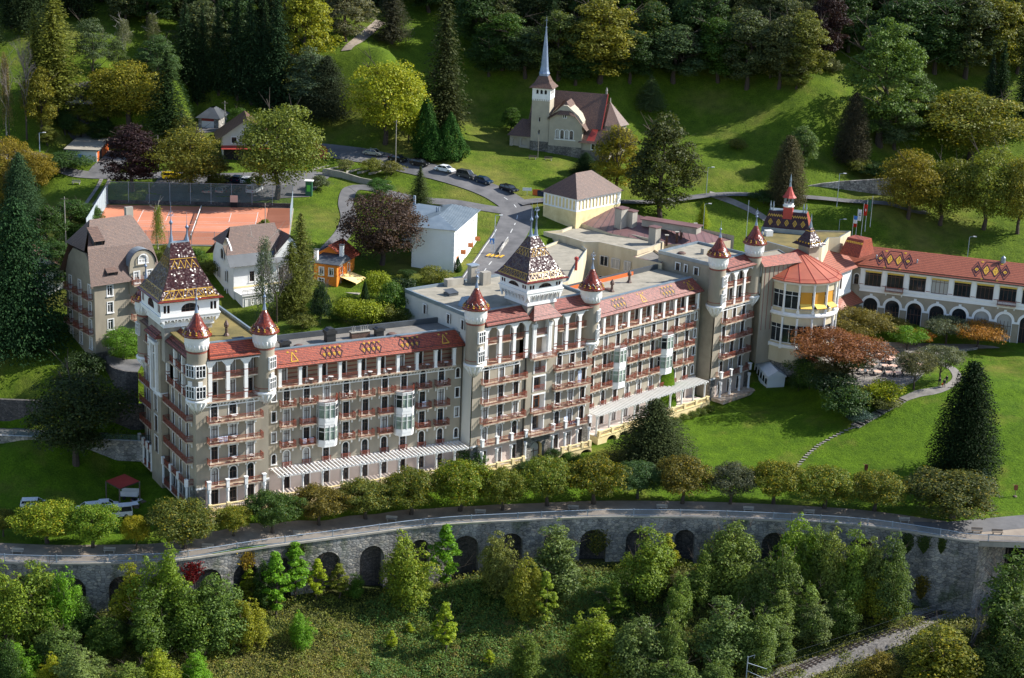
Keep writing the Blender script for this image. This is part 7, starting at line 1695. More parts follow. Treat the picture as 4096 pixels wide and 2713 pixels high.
def bench(p,rz,label,group=None,mat='wood'):
 mw=Matrix.Translation(tuple(p))@Matrix.Rotation(rz,4,'Z');o=tag(link('park_bench',None,None,mw),label,'bench',group)
 part('seat',MB().box(-.95,.95,-.25,.2,.42,.47,mat),o,mw);part('backrest',MB().box(-.95,.95,.2,.25,.55,.68,mat).box(-.95,.95,.22,.27,.73,.88,mat),o,mw)
 for x in(-.7,.7):part('leg',MB().box(x-.06,x+.06,-.22,.22,0,.42,'concrete'),o,mw)
bench(hit(1231,368),-.15,'brown bench left of the white mast below the church');bench(hit(1267,371),-.15,'brown bench right of the white mast below the church');bench(hit(176,426),-.05,'lone grey bench on the sunny lawn above the cedar',mat='concrete')
for u,v in((40,1280),(253,1278),(480,1270),(690,1240),(905,1205),(1110,1190),(1325,1180),(1530,1178),(1730,1183),(1870,1190),(2090,1208)):bench(at_z(u,v,PROM_Z+.07),0,'grey bench on the promenade looking out between the clipped trees','benches along the promenade','concrete')
bench(at_z(2258,1232,PROM_Z+.1),0,'left of two grey benches near the bridge end');bench(at_z(2305,1236,PROM_Z+.1),0,'right of two grey benches near the bridge end')
def flag(u,v,vt,cols,label):
 p=hit(u,v);h=z_over(u,vt,p)-p[2];o=thing('flagpole',label,'flagpole',tuple(p));part('pole',MB().tube((0,0,-.3),(0,0,h),.07,.04,'white',8),o,wm(o))
 if cols:
  m=MB();n=5;hh=2.6
  for i in range(n):
   x0,x1=.08+i*.16,.08+(i+1)*.16;y0,y1=.12*math.sin(i*1.3),.12*math.sin((i+1)*1.3)
   for k,c in enumerate(cols):a,b=h-.2-hh*k/len(cols),h-.2-hh*(k+1)/len(cols);m.poly([(x0,y0,b),(x1,y1,b),(x1,y1,a),(x0,y0,a)],c)
  f=part('flag',m,o,wm(o))
  if cols==['lamp_red']:part('white_cross',MB().box(.3,.62,-.2,-.16,h-1.55,h-1.4,'white').box(.39,.53,-.2,-.16,h-1.75,h-1.2,'white'),f,wm(o))
  if cols==['white']:part('emblem',MB().box(.25,.65,-.2,-.16,h-1.1,h-.95,'blue_sign').box(.25,.65,-.2,-.16,h-1.6,h-1.35,'zinc_dark'),f,wm(o))
for a in((1969,548,497,['blue_sign','white','lamp_red'],'flagpole with small dark blue and red flag, leftmost of the row'),(1978,545,482,['white'],'flagpole with white flag bearing a dark emblem'),(1990,548,470,['lamp_red'],'flagpole with red flag and white cross'),(1999,535,460,['green_box','green_box'],'flagpole with dark green flag'),(2011,525,452,None,'bare flagpole at the right end of the row')):flag(*a)
def sign(u,v,vt,w,h,mat,label,mark=None):
 p=hit(u,v);H=z_over(u,vt,p)-p[2];o=thing('sign',label,'sign',tuple(p));part('post',MB().tube((0,0,-.3),(0,0,H),.04,.04,'galv',6),o,wm(o));part('panel',MB().box(-w/2,w/2,-.07,-.03,H-h,H,mat),o,wm(o))
 if mark=='walk':part('white_triangle',MB().prism([(-w*.32,H-h*.78),(w*.32,H-h*.78),(0,H-h*.2)],-.09,-.07,'white').box(-.04,.04,-.1,-.09,H-h*.7,H-h*.4,'black'),o,wm(o))
 if mark:part('white_band',MB().box(-w*.4,w*.4,-.085,-.07,H-h*.95,H-h*.86,'white'),o,wm(o))
sign(1136,585,551,.9,1.2,'blue_sign','blue pedestrian crossing sign beside the street lamp','walk');sign(185,385,357,.7,1.0,'blue_sign','blue and white notice board by the dark hedge','band');sign(1239,452,438,1.6,2.0,'orange_door','orange poster board behind the theatre');sign(1250,454,440,1.6,2.0,'car_blue','dark purple-blue poster board beside the orange one','band');sign(1218,452,434,2.0,.7,'white','white direction sign at the road behind the theatre')
p=hit(714,452);o=thing('ticket_kiosk','narrow grey-green kiosk with flat roof at the car park edge','kiosk',tuple(p));part('body',MB().box(-.7,.7,-.6,.6,-.3,3.2,'green_box'),o,wm(o));part('roof',MB().box(-.95,.95,-.85,.85,3.2,3.35,'white'),o,wm(o));part('panel',MB().box(-.4,.4,-.66,-.6,1.0,2.4,'lime_green'),o,wm(o))
p=hit(533,292);o=thing('bin','lime green waste bin beside the pale pole','bin',tuple(p));part('body',MB().box(-.35,.35,-.3,.3,0,1.1,'lime_green'),o,wm(o));part('lid',MB().box(-.38,.38,-.33,.33,1.1,1.2,'lime_green'),o,wm(o))
for u,v,vt,lb in((2000,1104,1070,'rust coloured slim sculpture on a pole behind the gold flecked tree'),(2346,1148,1118,'rust coloured horned sculpture on a thin stand at the lawn edge')):
 p=hit(u,v);h=z_over(u,vt,p)-p[2];o=thing('garden_sculpture',lb,'sculpture',tuple(p));part('stand',MB().tube((0,0,0),(0,0,h*.55),.05,.05,'wood').lathe([(.4,0),(.3,.15),(.02,.2)],'wood',8),o,wm(o));part('figure',MB().prism([(-.3,h*.5),(.3,h*.5),(.36,h*.78),(.2,h*.9),(-.2,h*.9),(-.36,h*.78)],-.06,.06,'rust'),o,wm(o))
 for e in(-1,1):part('horn',MB().tube((e*.25,0,h*.88),(e*.55,0,h*.92),.04,.03,'rust',5).tube((e*.55,0,h*.92),(e*.6,0,h),.03,.015,'rust',5),o,wm(o))
# pedestrian crossing
for k,(u,v)in enumerate(((1132,590),(1142,591),(1152,592),(1162,593))):
 p=hit(u,v);q=main_line[int(np.argmin(((main_line[:,:2]-p[:2])**2).sum(1)))];struct('crossing_marking',MB().box(-.28,.28,-1.6,1.6,.0,.02,'yellow_line'),Matrix.Translation((p[0],p[1],ground_z(p[0],p[1])+.19))@Matrix.Rotation(-.35,4,'Z'))
# ------------------------------------------------------------------ garden and road walls
def wall_line(name,pts,h0,h1,th,mat,label,base=-1.0,cop=None):
 m=MB();P=[np.array(p,float)for p in pts];n=len(P)
 for i in range(n-1):
  a,b=P[i],P[i+1];ha,hb=h0+(h1-h0)*i/(n-1),h0+(h1-h0)*(i+1)/(n-1);d=(b-a)[:2];d/=np.linalg.norm(d)+1e-9;nn=np.array([-d[1],d[0]])*th
  m.poly([(a[0],a[1],a[2]+base),(b[0],b[1],b[2]+base),(b[0],b[1],b[2]+hb),(a[0],a[1],a[2]+ha)],mat);m.poly([(a[0],a[1],a[2]+ha),(b[0],b[1],b[2]+hb),(b[0]+nn[0],b[1]+nn[1],b[2]+hb),(a[0]+nn[0],a[1]+nn[1],a[2]+ha)],cop or mat);m.poly([(b[0]+nn[0],b[1]+nn[1],b[2]+base),(a[0]+nn[0],a[1]+nn[1],a[2]+base),(a[0]+nn[0],a[1]+nn[1],a[2]+ha),(b[0]+nn[0],b[1]+nn[1],b[2]+hb)],mat)
 return tag(part(name,m),label,'wall')
wl_=gpx([(1862,452),(1905,452),(1950,455),(2000,460),(2040,465),(2075,470)]);wl_=[p+np.array([0,3.2,0])for p in wl_]
wall_line('road_wall',wl_,1.4,5.4,.5,'stone_pale','pale patchwork stone wall behind the road on the right')
yr=float(low_road[20][1])
wall_line('road_wall',[(x,yr+3.1+(0 if x<-66 else(x+66)*.25),4.2)for x in np.linspace(-160,-58,14)],5.0,5.0,.6,'stone_dark_and_shade','high dark stone wall above the lower road on the left')
wall_line('road_wall',[(x,yr-2.0,4.2)for x in np.linspace(-160,-60,14)],.25,.25,.4,'stone_wall','low pale kerb wall on the near side of the lower road',-3.5,'white')
fence('road_fence','thin dark iron fence along the lower road',(-110,yr-1.8,4.4),(-60,yr-1.8,4.4),1.1,'net',Iw,2.5,pm='black')
cw=[at_z(u,v,12.2)for u,v in((238,842),(244,862),(262,876),(290,884),(318,886))]
wall_line('courtyard_wall',cw,2.0,2.0,.4,'stone_dark_and_shade','curved dark wall holding the courtyard between tan house and hotel',-4)
struct('courtyard',MB().poly([(*p[:2],14.15)for p in cw]+[(*at_z(335,830,14.15)[:2],14.15),(*at_z(250,818,14.15)[:2],14.15)],'asphalt'))
wall_line('lane_wall',gpx([(745,405),(790,412),(832,424),(860,428),(905,440)]),1.6,1.0,.3,'concrete','weathered concrete wall beside the lane below the allotment')
wall_line('verge_wall',gpx([(1172,560),(1160,575),(1150,592)]),.8,.8,.3,'stone_pale','rough stone edging along the road verge')
for i in range(6):
 a=hit(745+i*26,388+i*2);tag(part('garden_kerb',MB().box(-3.2,3.2,-.1,.1,-.2,.28,'concrete'),None,Matrix.Translation(tuple(a))@Matrix.Rotation(.9,4,'Z')),'pale kerb between the weedy allotment beds','kerb','allotment bed kerbs')
# ------------------------------------------------------------------ furniture and linen on the balconies
small=cafe_table_meshes('white',.42);wchair=chair_meshes('white_bright');rchair=chair_meshes('wood');gg=random.Random(21)
spots=[]
for k in(1,2,3):
 for x in(1.9,4.4,7.4):spots.append((FA,x,.75,SLB[k]+.25,'corner pavilion'))
 for x in(2.0,5.2,8.1):spots.append((FB,x,.75,SLB[k]+.25,'central pavilion'))
 for x in(17.2,20.4,23.2):spots.append((FB,x,.75,SLB[k]+.25,'central pavilion'))
 for x in(2.4,5.4,8.4):spots.append((FD,x,.75,SLB[k]+.25,'right pavilion'))
for i,c in enumerate(csM):
 spots.append((FM,c+.5,.6,18.7-.02,'left long wing'))
 if i not in(2,6):spots+=[(FM,c+.5,.62,SLB[k]+.25,'left long wing')for k in(1,3)]
for i,c in enumerate(csR):
 spots.append((FR,c+.5,.6,18.7-.02,'right long wing'))
 if i not in(2,6):spots+=[(FR,c+.5,.62,SLB[k]+.25,'right long wing')for k in(2,3)]
for fr,x,o_,z,nm in spots:
 if gg.random()<.28:continue
 mw=FMX(fr,x,o_,z);make_table(small,mw,f'small white round table on a balcony of the {nm}',f'balcony tables of the {nm}')
 mc_=gg.choice([wchair,rchair,rchair]);make_chair(mc_,FMX(fr,x-.75,o_-.05,z)@Matrix.Rotation(gg.uniform(-2,2),4,'Z'),f'small folding chair on a balcony of the {nm}',f'balcony chairs of the {nm}','balcony_chair')
for fr,s,o_,z,w_,h_,lb in((FA,2.1,.9,SLB[2]+.4,.7,.9,'pale blue and white cloth over a chair on the corner pavilion balcony'),(FA,2.9,.9,SLB[2]+.4,.7,.9,'second pale blue cloth beside the first on the corner pavilion balcony'),(FM,csM[1]-.6,.8,SLB[1]+.4,.6,.9,'blue cloth on the left of a low long wing balcony'),(FM,csM[1]+.7,.8,SLB[1]+.4,.6,.9,'blue cloth on the right of a low long wing balcony'),(FM,csM[7],.8,SLB[2]+.4,.8,1.0,'blue striped towel drying on the long wing balcony right of the bay window'),(FB,22.2,.5,SLB[2]+.5,.8,2.3,'tall blue and white bedding hung in a central pavilion window'),(FB,19.3,.6,SLB[0]+.4,.8,1.6,'blue and white bedding on the balcony with posts right of the entrance'),(FB,20.6,1.25,SLB[0]+.6,2.0,.6,'row of dark and turquoise towels on the balcony rail'),(FB,6.3,.9,SLB[0]+.35,.8,.9,'white cloth on the post balcony of the central pavilion')):
 m=MB();n=8
 for i in range(n):
  x0,x1=-w_/2+w_*i/n,-w_/2+w_*(i+1)/n;y0,y1=.06*math.sin(i*1.7),.06*math.sin((i+1)*1.7);m.poly([(x0,y0,0),(x1,y1,0),(x1,y1*.3,h_),(x0,y0*.3,h_)],'cloth_blue' if 'dark' not in lb or i%2 else 'car_blue');m.poly([(x0,y0*.3,h_),(x1,y1*.3,h_),(x1,.35,h_*.8),(x0,.35,h_*.8)],'cloth_blue')
 tag(part('drying_cloth',m,None,FMX(fr,s,o_,z)),lb,'cloth')
# ------------------------------------------------------------------ trees and shrubs
def quads(name,P,Nv,size,asp=.62,mat='leaf',rng=None,along=None):
 """one small leaf-shaped face per point"""
 n=len(P);rng=rng or np.random.default_rng(1)
 nn=Nv+rng.normal(0,.55,(n,3));nn/=np.linalg.norm(nn,axis=1)[:,None]+1e-9
 a=rng.normal(0,1,(n,3))if along is None else along+rng.normal(0,.25,(n,3))
 t=a-nn*(a*nn).sum(1)[:,None];t/=np.linalg.norm(t,axis=1)[:,None]+1e-9
 b=np.cross(nn,t);s=np.asarray(size)[:,None]*.5 if np.ndim(size)else np.full((n,1),size*.5)
 s=s*rng.uniform(.65,1.35,(n,1))
 V=np.stack([P-t*s,P-b*s*asp+t*s*.1,P+t*s,P+b*s*asp+t*s*.1],1).reshape(-1,3)
 me=bpy.data.meshes.new(name);me.vertices.add(4*n);me.vertices.foreach_set('co',V.astype(np.float32).ravel())
 me.loops.add(4*n);me.loops.foreach_set('vertex_index',np.arange(4*n,dtype=np.int32));me.polygons.add(n)
 me.polygons.foreach_set('loop_start',np.arange(0,4*n,4,dtype=np.int32));me.polygons.foreach_set('loop_total',np.full(n,4,dtype=np.int32))
 me.materials.append(M[mat]);me.update(calc_edges=True);return me
def sph(rng,n):
 v=rng.normal(0,1,(n,3));return v/np.linalg.norm(v,axis=1)[:,None]
def clumps(rng,C,rad,per,up=.25):
 """leaves over the surface of each clump"""
 P=[];Nn=[]
 for c,r in zip(C,rad):
  k=max(12,int(per*(r/np.mean(rad))**2));d=sph(rng,k);d[:,2]=np.where(d[:,2]<-.35,-d[:,2]*.6,d[:,2]);d/=np.linalg.norm(d,axis=1)[:,None]
  q=rng.uniform(.62,1.08,(k,1))*r;P.append(c+d*q*np.array([1,1,.8]));Nn.append(d+np.array([0,0,up]))
 return np.concatenate(P),np.concatenate(Nn)
def crown_broad(seed,h,w,clear,n=64,per=120,leaf=.40,shape='round',rmin=.11,rmax=.2):
 rng=np.random.default_rng(seed);H=h-clear;C=[];Rr=[]
 while len(C)<n:
  d=sph(rng,1)[0];q=rng.uniform(.35,1.0)**.5;z=d[2]*q
  k=1.0
  if shape=='egg':k=1.0-.32*z
  if shape=='column':k=1.0-.25*z
  if shape=='spindle':k=max(.15,1-abs(z+.25)**1.5)
  if shape=='flat':z=z*.9;k=1.05-.1*z
  r=rng.uniform(rmin,rmax)*w*(.75 if shape in('spindle','column')else 1)
  lump=1+.16*math.sin(3*math.atan2(d[1],d[0])+seed)+.1*math.sin(5*math.atan2(d[1],d[0])+z*4)
  C.append([d[0]*q*k*lump*(w/2-r*.5),d[1]*q*k*lump*(w/2-r*.5),clear+H*.5+z*(H/2-r*.45)]);Rr.append(r)
 P,Nn=clumps(rng,np.array(C),np.array(Rr),per);P[:,2]=np.maximum(P[:,2],clear*.8)
 return quads('crown',P,Nn,leaf,rng=rng)
def crown_shoots(seed,h,w,n=9,per=105,leaf=.23):
 """a young tree: several upright leafy shoots of unequal height"""
 rng=np.random.default_rng(seed);C=[];Rr=[]
 for i in range(n):
  a=math.tau*i/n+rng.uniform(-.5,.5);d=w/2*(0 if i==0 else rng.uniform(.3,.78));top=h*(1 if i==0 else rng.uniform(.6,1.0)*(1-.2*d/w));m=int(7+top/h*6);lean=rng.uniform(.9,1.25)
  for k in range(m):
   t=(k+rng.uniform(0,1))/m;r=w*.155*(.55+.75*min(1,t*3))*(1 if t<.55 else .22+.78*max(0,(1-t)/.45)**.7)*rng.uniform(.65,1.2)
   C.append([math.cos(a)*d*(lean-.2*t)+rng.normal(0,w*.045),math.sin(a)*d*(lean-.2*t)+rng.normal(0,w*.045),h*.05+t*(top-h*.05)]);Rr.append(max(r,w*.035))
 P,Nn=clumps(rng,np.array(C),np.array(Rr),per,.45);P[:,2]=np.maximum(P[:,2],.1);return quads('crown',P,Nn,leaf,rng=rng)
def crown_conifer(seed,h,w,clear=.06,levels=42,br=10,droop=.35,power=.8,leaf=.55,ragged=.25,mat='needle',dens=1.0):
 rng=np.random.default_rng(seed);P=[];A=[];Nn=[];S=[]
 for i in range(levels):
  t=clear+(1-clear)*(i/levels)**.92;z=h*t;r=w/2*max(.02,(1-t))**power*(1 if t>.15 else .72+1.9*t)
  nb=max(4,int(br*(.45+.55*(1-t))))
  for k in range(nb):
   a=math.tau*(k+rng.uniform(-.3,.3))/nb+i*2.4;L=r*rng.uniform(1-ragged,1+ragged*.6);m=max(3,int(L/(leaf*.42)*dens));s=(np.arange(m)+rng.uniform(0,1))/m
   dz=-droop*L*s**1.5+L*.12*s;x=np.cos(a)*L*s;y=np.sin(a)*L*s
   side=rng.normal(0,.13,m)*L*(.3+s*.7)
   P.append(np.stack([x-np.sin(a)*side,y+np.cos(a)*side,z+dz+rng.normal(0,.12,m)],-1))
   A.append(np.tile([math.cos(a),math.sin(a),-droop*1.1],(m,1))+rng.normal(0,.35,(m,3)));Nn.append(np.tile([math.cos(a)*.3,math.sin(a)*.3,1.0],(m,1)));S.append(np.full(m,leaf)*(.75+.5*(1-s)))
 P=np.concatenate(P);return quads('crown',P,np.concatenate(Nn),np.concatenate(S),.5,mat,rng,np.concatenate(A))
def crown_cone(seed,h,w,n=14000,leaf=.24,fat=.75):
 rng=np.random.default_rng(seed);t=rng.uniform(0,1,n)**1.25;a=rng.uniform(0,math.tau,n)
 r=w/2*(1-t)**fat*np.minimum(1,.6+t*3)*(1+.13*np.sin(a*5+t*6+seed)+.08*np.sin(a*11-t*17))*rng.uniform(.72,1.04,n)
 P=np.stack([np.cos(a)*r,np.sin(a)*r,h*(.02+.98*t)+rng.normal(0,.15,n)],-1);Nn=np.stack([np.cos(a),np.sin(a),np.full(n,.5)],-1)
 return quads('crown',P,Nn,leaf,.55,'needle',rng,np.tile([0,0,1.0],(n,1)))
def crown_weep(seed,h,w,strands=170,leaf=.22):
 rng=np.random.default_rng(seed);P=[];A=[]
 for i in range(strands):
  t=rng.uniform(.3,1.0);a=rng.uniform(0,math.tau);r=w/2*(1-t*.72)*rng.uniform(.25,1.0);z0=h*t;L=min(z0-.6,rng.uniform(.12,.34)*h);m=int(L/.12)+4;s=np.linspace(0,1,m)
  P.append(np.stack([np.cos(a)*r*(.6+.4*s**.5)+rng.normal(0,.13,m),np.sin(a)*r*(.6+.4*s**.5)+rng.normal(0,.13,m),z0-L*s],-1));A.append(np.tile([0,0,-1.0],(m,1)))
 P=np.concatenate(P);d=P*np.array([1,1,0])+1e-3;return quads('crown',P,d/np.linalg.norm(d,axis=1)[:,None],leaf,.55,'leaf',rng,np.concatenate(A))
def trunk_mesh(h,r,mat='bark',limbs=5,seed=1,spread=.35,top=.75,lean=.02):
 g=random.Random(seed);m=MB();p=Vector((0,0,-.6));n=6
 for i in range(n):
  q=Vector((g.uniform(-1,1)*lean*h,g.uniform(-1,1)*lean*h,h*top*(i+1)/n));m.tube(p,q,r*(1.25 if i==0 else 1-.82*i/n),r*(1-.82*(i+1)/n),mat,7);p=q
  if i>=1 and limbs:
   for k in range(max(1,limbs//4)):
    a=g.uniform(0,math.tau);e=q+Vector((math.cos(a),math.sin(a),g.uniform(.5,1.1)))*h*spread*g.uniform(.4,.8);m.tube(q,e,r*.4*(1-i/n*.6),r*.12,mat,5)
    for j in range(2):f=e+Vector((g.uniform(-1,1),g.uniform(-1,1),g.uniform(.2,1)))*h*spread*.35;m.tube(q.lerp(e,.7),f,r*.15,r*.04,mat,4)
 return m.mesh('trunk')
def twig_mesh(seed,h,w,mat='twig',depth=5,r0=.22):
 g=random.Random(seed);t=MB();b=MB()
 def grow(p,d,L,r,k):
  q=p+d*L;(t if k>=depth-1 else b).tube(p,q,r,r*.62,mat if k<depth-1 else 'bark',5 if k>2 else 3)
  if k==0:return
  for i in range(3 if k>1 else 4):
   a=g.uniform(0,math.tau);s=g.uniform(.35,.75);u=d.orthogonal().normalized();v=d.cross(u)
   nd=(d+(u*math.cos(a)+v*math.sin(a))*s+Vector((0,0,.12))).normalized();grow(q if i else p.lerp(q,.7),nd,L*g.uniform(.6,.8),r*.6,k-1)
 grow(Vector((0,0,-.4)),Vector((0,0,1)),h*.3,r0,depth)
 xs=[v for v in b.v];mx_=max(max(abs(v[0]),abs(v[1]))for v in xs);mz=max(v[2]for v in xs)
 for bb in(t,b):bb.v=[(v[0]*w/2/mx_,v[1]*w/2/mx_,v[2]*h/mz)for v in bb.v]
 return t.mesh('trunk'),b.mesh('crown')
KIND={}
def kind(name,h,w,crowns,trunks):KIND[name]=(h,w,crowns,trunks)
kind('chestnut',12,10,[crown_broad(11+i,12,10,1.0,110,165,.28)for i in range(3)],[trunk_mesh(12,.32,limbs=8,seed=i)for i in range(2)])
kind('pollard',6.5,6.6,[crown_broad(31+i,6.5,6.6,1.1,140,125,.19,'flat',.09,.15)for i in range(4)],[trunk_mesh(6,.24,limbs=8,seed=4+i,top=.6)for i in range(2)])
kind('upright',13,7,[crown_broad(51+i,13,7,.5,105,150,.28,'egg',.11,.19)for i in range(3)],[trunk_mesh(13,.26,limbs=8,seed=8+i)for i in range(2)])
kind('poplar',22,10,[crown_broad(71+i,22,10,1.0,160,140,.34,'egg',.08,.15)for i in range(1)],[trunk_mesh(22,.45,limbs=8,seed=12)])
kind('sapling',8,2.8,[crown_broad(81+i,8,2.8,.5,48,105,.21,'spindle',.14,.24)for i in range(2)],[trunk_mesh(8,.09,limbs=4,seed=15)])
kind('young',9,5.4,[crown_shoots(91+i,9,5.4,8+i)for i in range(5)],[trunk_mesh(9,.14,limbs=8,seed=17+i,spread=.3)for i in range(2)])
kind('spruce',22,8,[crown_conifer(101+i,22,8,.05,58,15,.5,.8,.46,.42,dens=1.4)for i in range(3)],[trunk_mesh(22,.34,limbs=0,top=.97,lean=.002)])
kind('fir',16,7,[crown_conifer(111+i,16,7,.03,54,15,.2,.8,.36,.18,dens=1.3)for i in range(2)],[trunk_mesh(16,.3,limbs=0,top=.97,lean=.002)])
kind('yew',13,9.5,[crown_conifer(121+i,13,9.5,.02,60,24,.15,.45,.3,.14,dens=1.8)for i in range(2)],[trunk_mesh(13,.34,limbs=0,top=.97,lean=.002)])
kind('cedar',13,13,[crown_conifer(131+i,13,13,.02,50,22,.3,.55,.34,.3,dens=1.9)for i in range(2)],[trunk_mesh(13,.38,limbs=0,top=.97,lean=.002)])
kind('larch',20,8,[crown_conifer(141+i,20,8,.06,60,15,.3,.62,.38,.3,'leaf',1.5)for i in range(2)],[trunk_mesh(20,.3,limbs=0,top=.97,lean=.002)])
kind('pine',14,6,[crown_broad(151,14,6,4.0,60,130,.24,'egg',.12,.2)],[trunk_mesh(14,.2,limbs=8,seed=21)])
kind('thuja',9,6,[crown_cone(161+i,9,6)for i in range(2)],[trunk_mesh(9,.25,limbs=0)])
kind('birch',13,6,[crown_weep(171+i,13,6)for i in range(2)],[trunk_mesh(13,.16,'bark_pale',limbs=8,seed=24,top=.9)])
tb=[twig_mesh(181+i,12,9)for i in range(2)]
kind('bare',12,9,[t[1]for t in tb],[t[0]for t in tb])
kind('shrub',2.4,3.0,[crown_broad(191+i,2.4,3.0,.0,40,110,.14,'flat',.14,.24)for i in range(3)],[trunk_mesh(1.6,.06,limbs=4,seed=30)])
kind('juniper',3.5,4,[crown_conifer(201,3.5,4,.0,16,12,-.1,.5,.3,.3)],[trunk_mesh(3,.1,limbs=0)])
kind('terrace_tree',6.5,9,[crown_broad(211+i,6.5,9,2.2,90,130,.22,'flat',.08,.14)for i in range(3)],[trunk_mesh(6,.22,limbs=8,seed=33+i,top=.65,spread=.45)for i in range(2)])
G1,G2,YG,OL,GO,BR,DK,GG,PU,PB,OR,DG=(.040,.080,.012),(.075,.150,.014),(.15,.18,.014),(.085,.095,.018),(.30,.19,.014),(.13,.075,.02),(.016,.032,.012),(.070,.098,.045),(.022,.011,.012),(.055,.034,.026),(.33,.13,.02),(.028,.055,.014)
TR=random.Random(5)
WIDEN={'pollard':1.15,'spruce':1.3,'larch':1.35,'cedar':1.3,'yew':1.08,'birch':1.2,'thuja':1.05,'poplar':1.2,'chestnut':1.28,'upright':1.2,'young':1.22,'sapling':1.25,'fir':1.25,'bare':1.0,'shrub':1.15,'terrace_tree':1.1}
def plant(kind_,p,h,w,col,alpha,label,name=None,cat='tree',group=None):
 H,W,cr,tk=KIND[kind_]
 nm=name or{'spruce':'spruce_tree','fir':'fir_tree','yew':'yew_tree','cedar':'cedar_tree','larch':'larch_tree','pine':'pine_tree','thuja':'thuja_tree','birch':'birch_tree','bare':'bare_tree','shrub':'shrub','juniper':'juniper_shrub','poplar':'poplar_tree','pollard':'promenade_tree','sapling':'slender_tree','young':'young_tree','terrace_tree':'terrace_tree','chestnut':'broadleaf_tree','upright':'broadleaf_tree'}[kind_]
 mw=Matrix.Translation(tuple(p))@Matrix.Rotation(TR.uniform(0,math.tau),4,'Z')@Matrix.Diagonal((w/W,w/W,h/H,1))
 o=link(nm,None,None,mw);tag(o,label,'shrub' if kind_ in('shrub','juniper')else cat,group)
 t=link('trunk',TR.choice(tk),o,mw);c=link('crown',TR.choice(cr),o,mw);v=TR.uniform(.9,1.12)
 if col[0]>col[1]>.05 and kind_!='terrace_tree':col=(col[0]*.84,col[1]*1.12,col[2])
 if kind_=='pollard':col=(col[0]*.74,col[1]*.84,col[2]*.8)
 if kind_ in('young','sapling'):col=(col[0]*1.15,col[1]*1.22,col[2]*.8)
 c.color=(col[0]*v*1.45,col[1]*v*1.45,col[2]*v*1.45,alpha*.5);return o
def T(kind_,u,v,vt,wpx,col,alpha,label,name=None,group=None,z=None,cat='tree'):
 p=hit(u,v,200)if z is None else at_z(u,v,z)
 if z is None and v<1200 and p[1]<edge_y(p[0]):p[2]=ground_z(p[0],p[1])
 h=max(.8,z_over(u,vt,p)-p[2]);return plant(kind_,p,h*(1.06 if kind_=='pollard' else 1.0),wpx*WIDEN.get(kind_,1.12)/px_per_m(p),col,alpha,label,name,cat,group)
# row along the promenade
PG='clipped trees along the promenade'
for u,v,vt,w,c,al,lb in[(8,1240,1178,55,OL,.45,'olive clipped tree cut by the edge at the far end of the promenade'),(110,1256,1164,132,YG,.5,'yellow-green clipped tree with broad crown in front of the white cars'),(215,1267,1170,112,(.11,.165,.014),.35,'fresh green clipped tree in front of the white van'),(316,1270,1196,58,GO,.55,'small thin orange-gold tree on the promenade beside the green tree'),(424,1268,1166,152,OL,.42,'broad olive clipped tree in front of the shaded hotel corner'),(541,1240,1172,74,(.16,.13,.015),.55,'small golden-brown tree below the corner pavilion balustrade'),(631,1232,1140,112,(.045,.075,.016),.2,'dark green clipped tree beneath the start of the pergola'),(738,1214,1127,114,BR,.45,'brown tinted clipped tree in front of the long cream balustrade'),(846,1200,1114,120,(.10,.085,.02),.45,'brown-olive clipped tree next along from the dark green pair'),(950,1190,1090,122,(.12,.105,.018),.48,'rusty olive clipped tree below the pergola end'),(1062,1182,1070,138,(.14,.135,.013),.5,'tall yellow-olive clipped tree with feathery top below the round green shrub'),(1160,1180,1086,104,(.14,.12,.02),.45,'tan-olive clipped tree in front of the central pavilion balustrade'),(1265,1170,1064,116,(.13,.12,.02),.45,'olive clipped tree in front of the arched hotel entrance'),(1372,1166,1060,132,(.11,.09,.012),.55,'dark golden clipped tree with a dense round crown beside the cedar'),(1474,1152,1072,104,(.05,.085,.03),.12,'green clipped tree, the only all green one, below the cedar'),(1577,1165,1060,120,(.12,.075,.018),.5,'russet brown clipped tree by the start of the open lawn'),(1687,1166,1076,96,(.085,.065,.045),.2,'small grey-brown clipped tree in front of the open lawn'),(1788,1166,1070,116,(.13,.105,.015),.55,'gold topped clipped tree below the stepping stones'),(1905,1176,1084,126,(.125,.115,.018),.55,'gold flecked broad clipped tree before the lawn sculpture pole'),(2020,1182,1094,122,(.12,.105,.018),.55,'gold and green clipped tree with a pointed right flank by the tall yew'),(2200,1198,1100,196,(.085,.07,.022),.42,'widest flat topped brown clipped tree near the end of the promenade')]:
 T('pollard',u,v,vt,w,c,al,lb,group=PG)
# lawn and hotel front
T('cedar',1508,1080,922,190,(.035,.046,.018),.02,'wide drooping dark cedar on the lawn in front of the right wing')
T('yew',2222,1112,832,176,(.010,.019,.007),.0,'tallest dark conical yew standing alone on the lawn')
T('juniper',2266,1142,1082,66,(.05,.075,.055),.0,'low blue-grey juniper at the foot of the tall yew')
T('shrub',1086,1092,1034,66,(.04,.085,.02),.05,'round green bush between the pergola and the central pavilion')
T('shrub',1276,1066,1036,32,DG,.0,'small dark upright bush right of the hotel entrance');T('shrub',1320,1066,1046,40,G1,.0,'low green bush by the balustrade arches right of the entrance');T('shrub',1205,1088,1066,46,DG,.1,'low dark bush left of the hotel entrance')
for i,u in enumerate((1530,1552,1576,1600,1626)):_p=at(FR,20+i*2.6,5.9);plant('shrub',(_p[0],_p[1],ground_z(_p[0],_p[1])),1.5,2.4,(.07,.10,.02),.3,'leafy border shrub at the foot of the right wing terrace',group='border shrubs along the right wing')
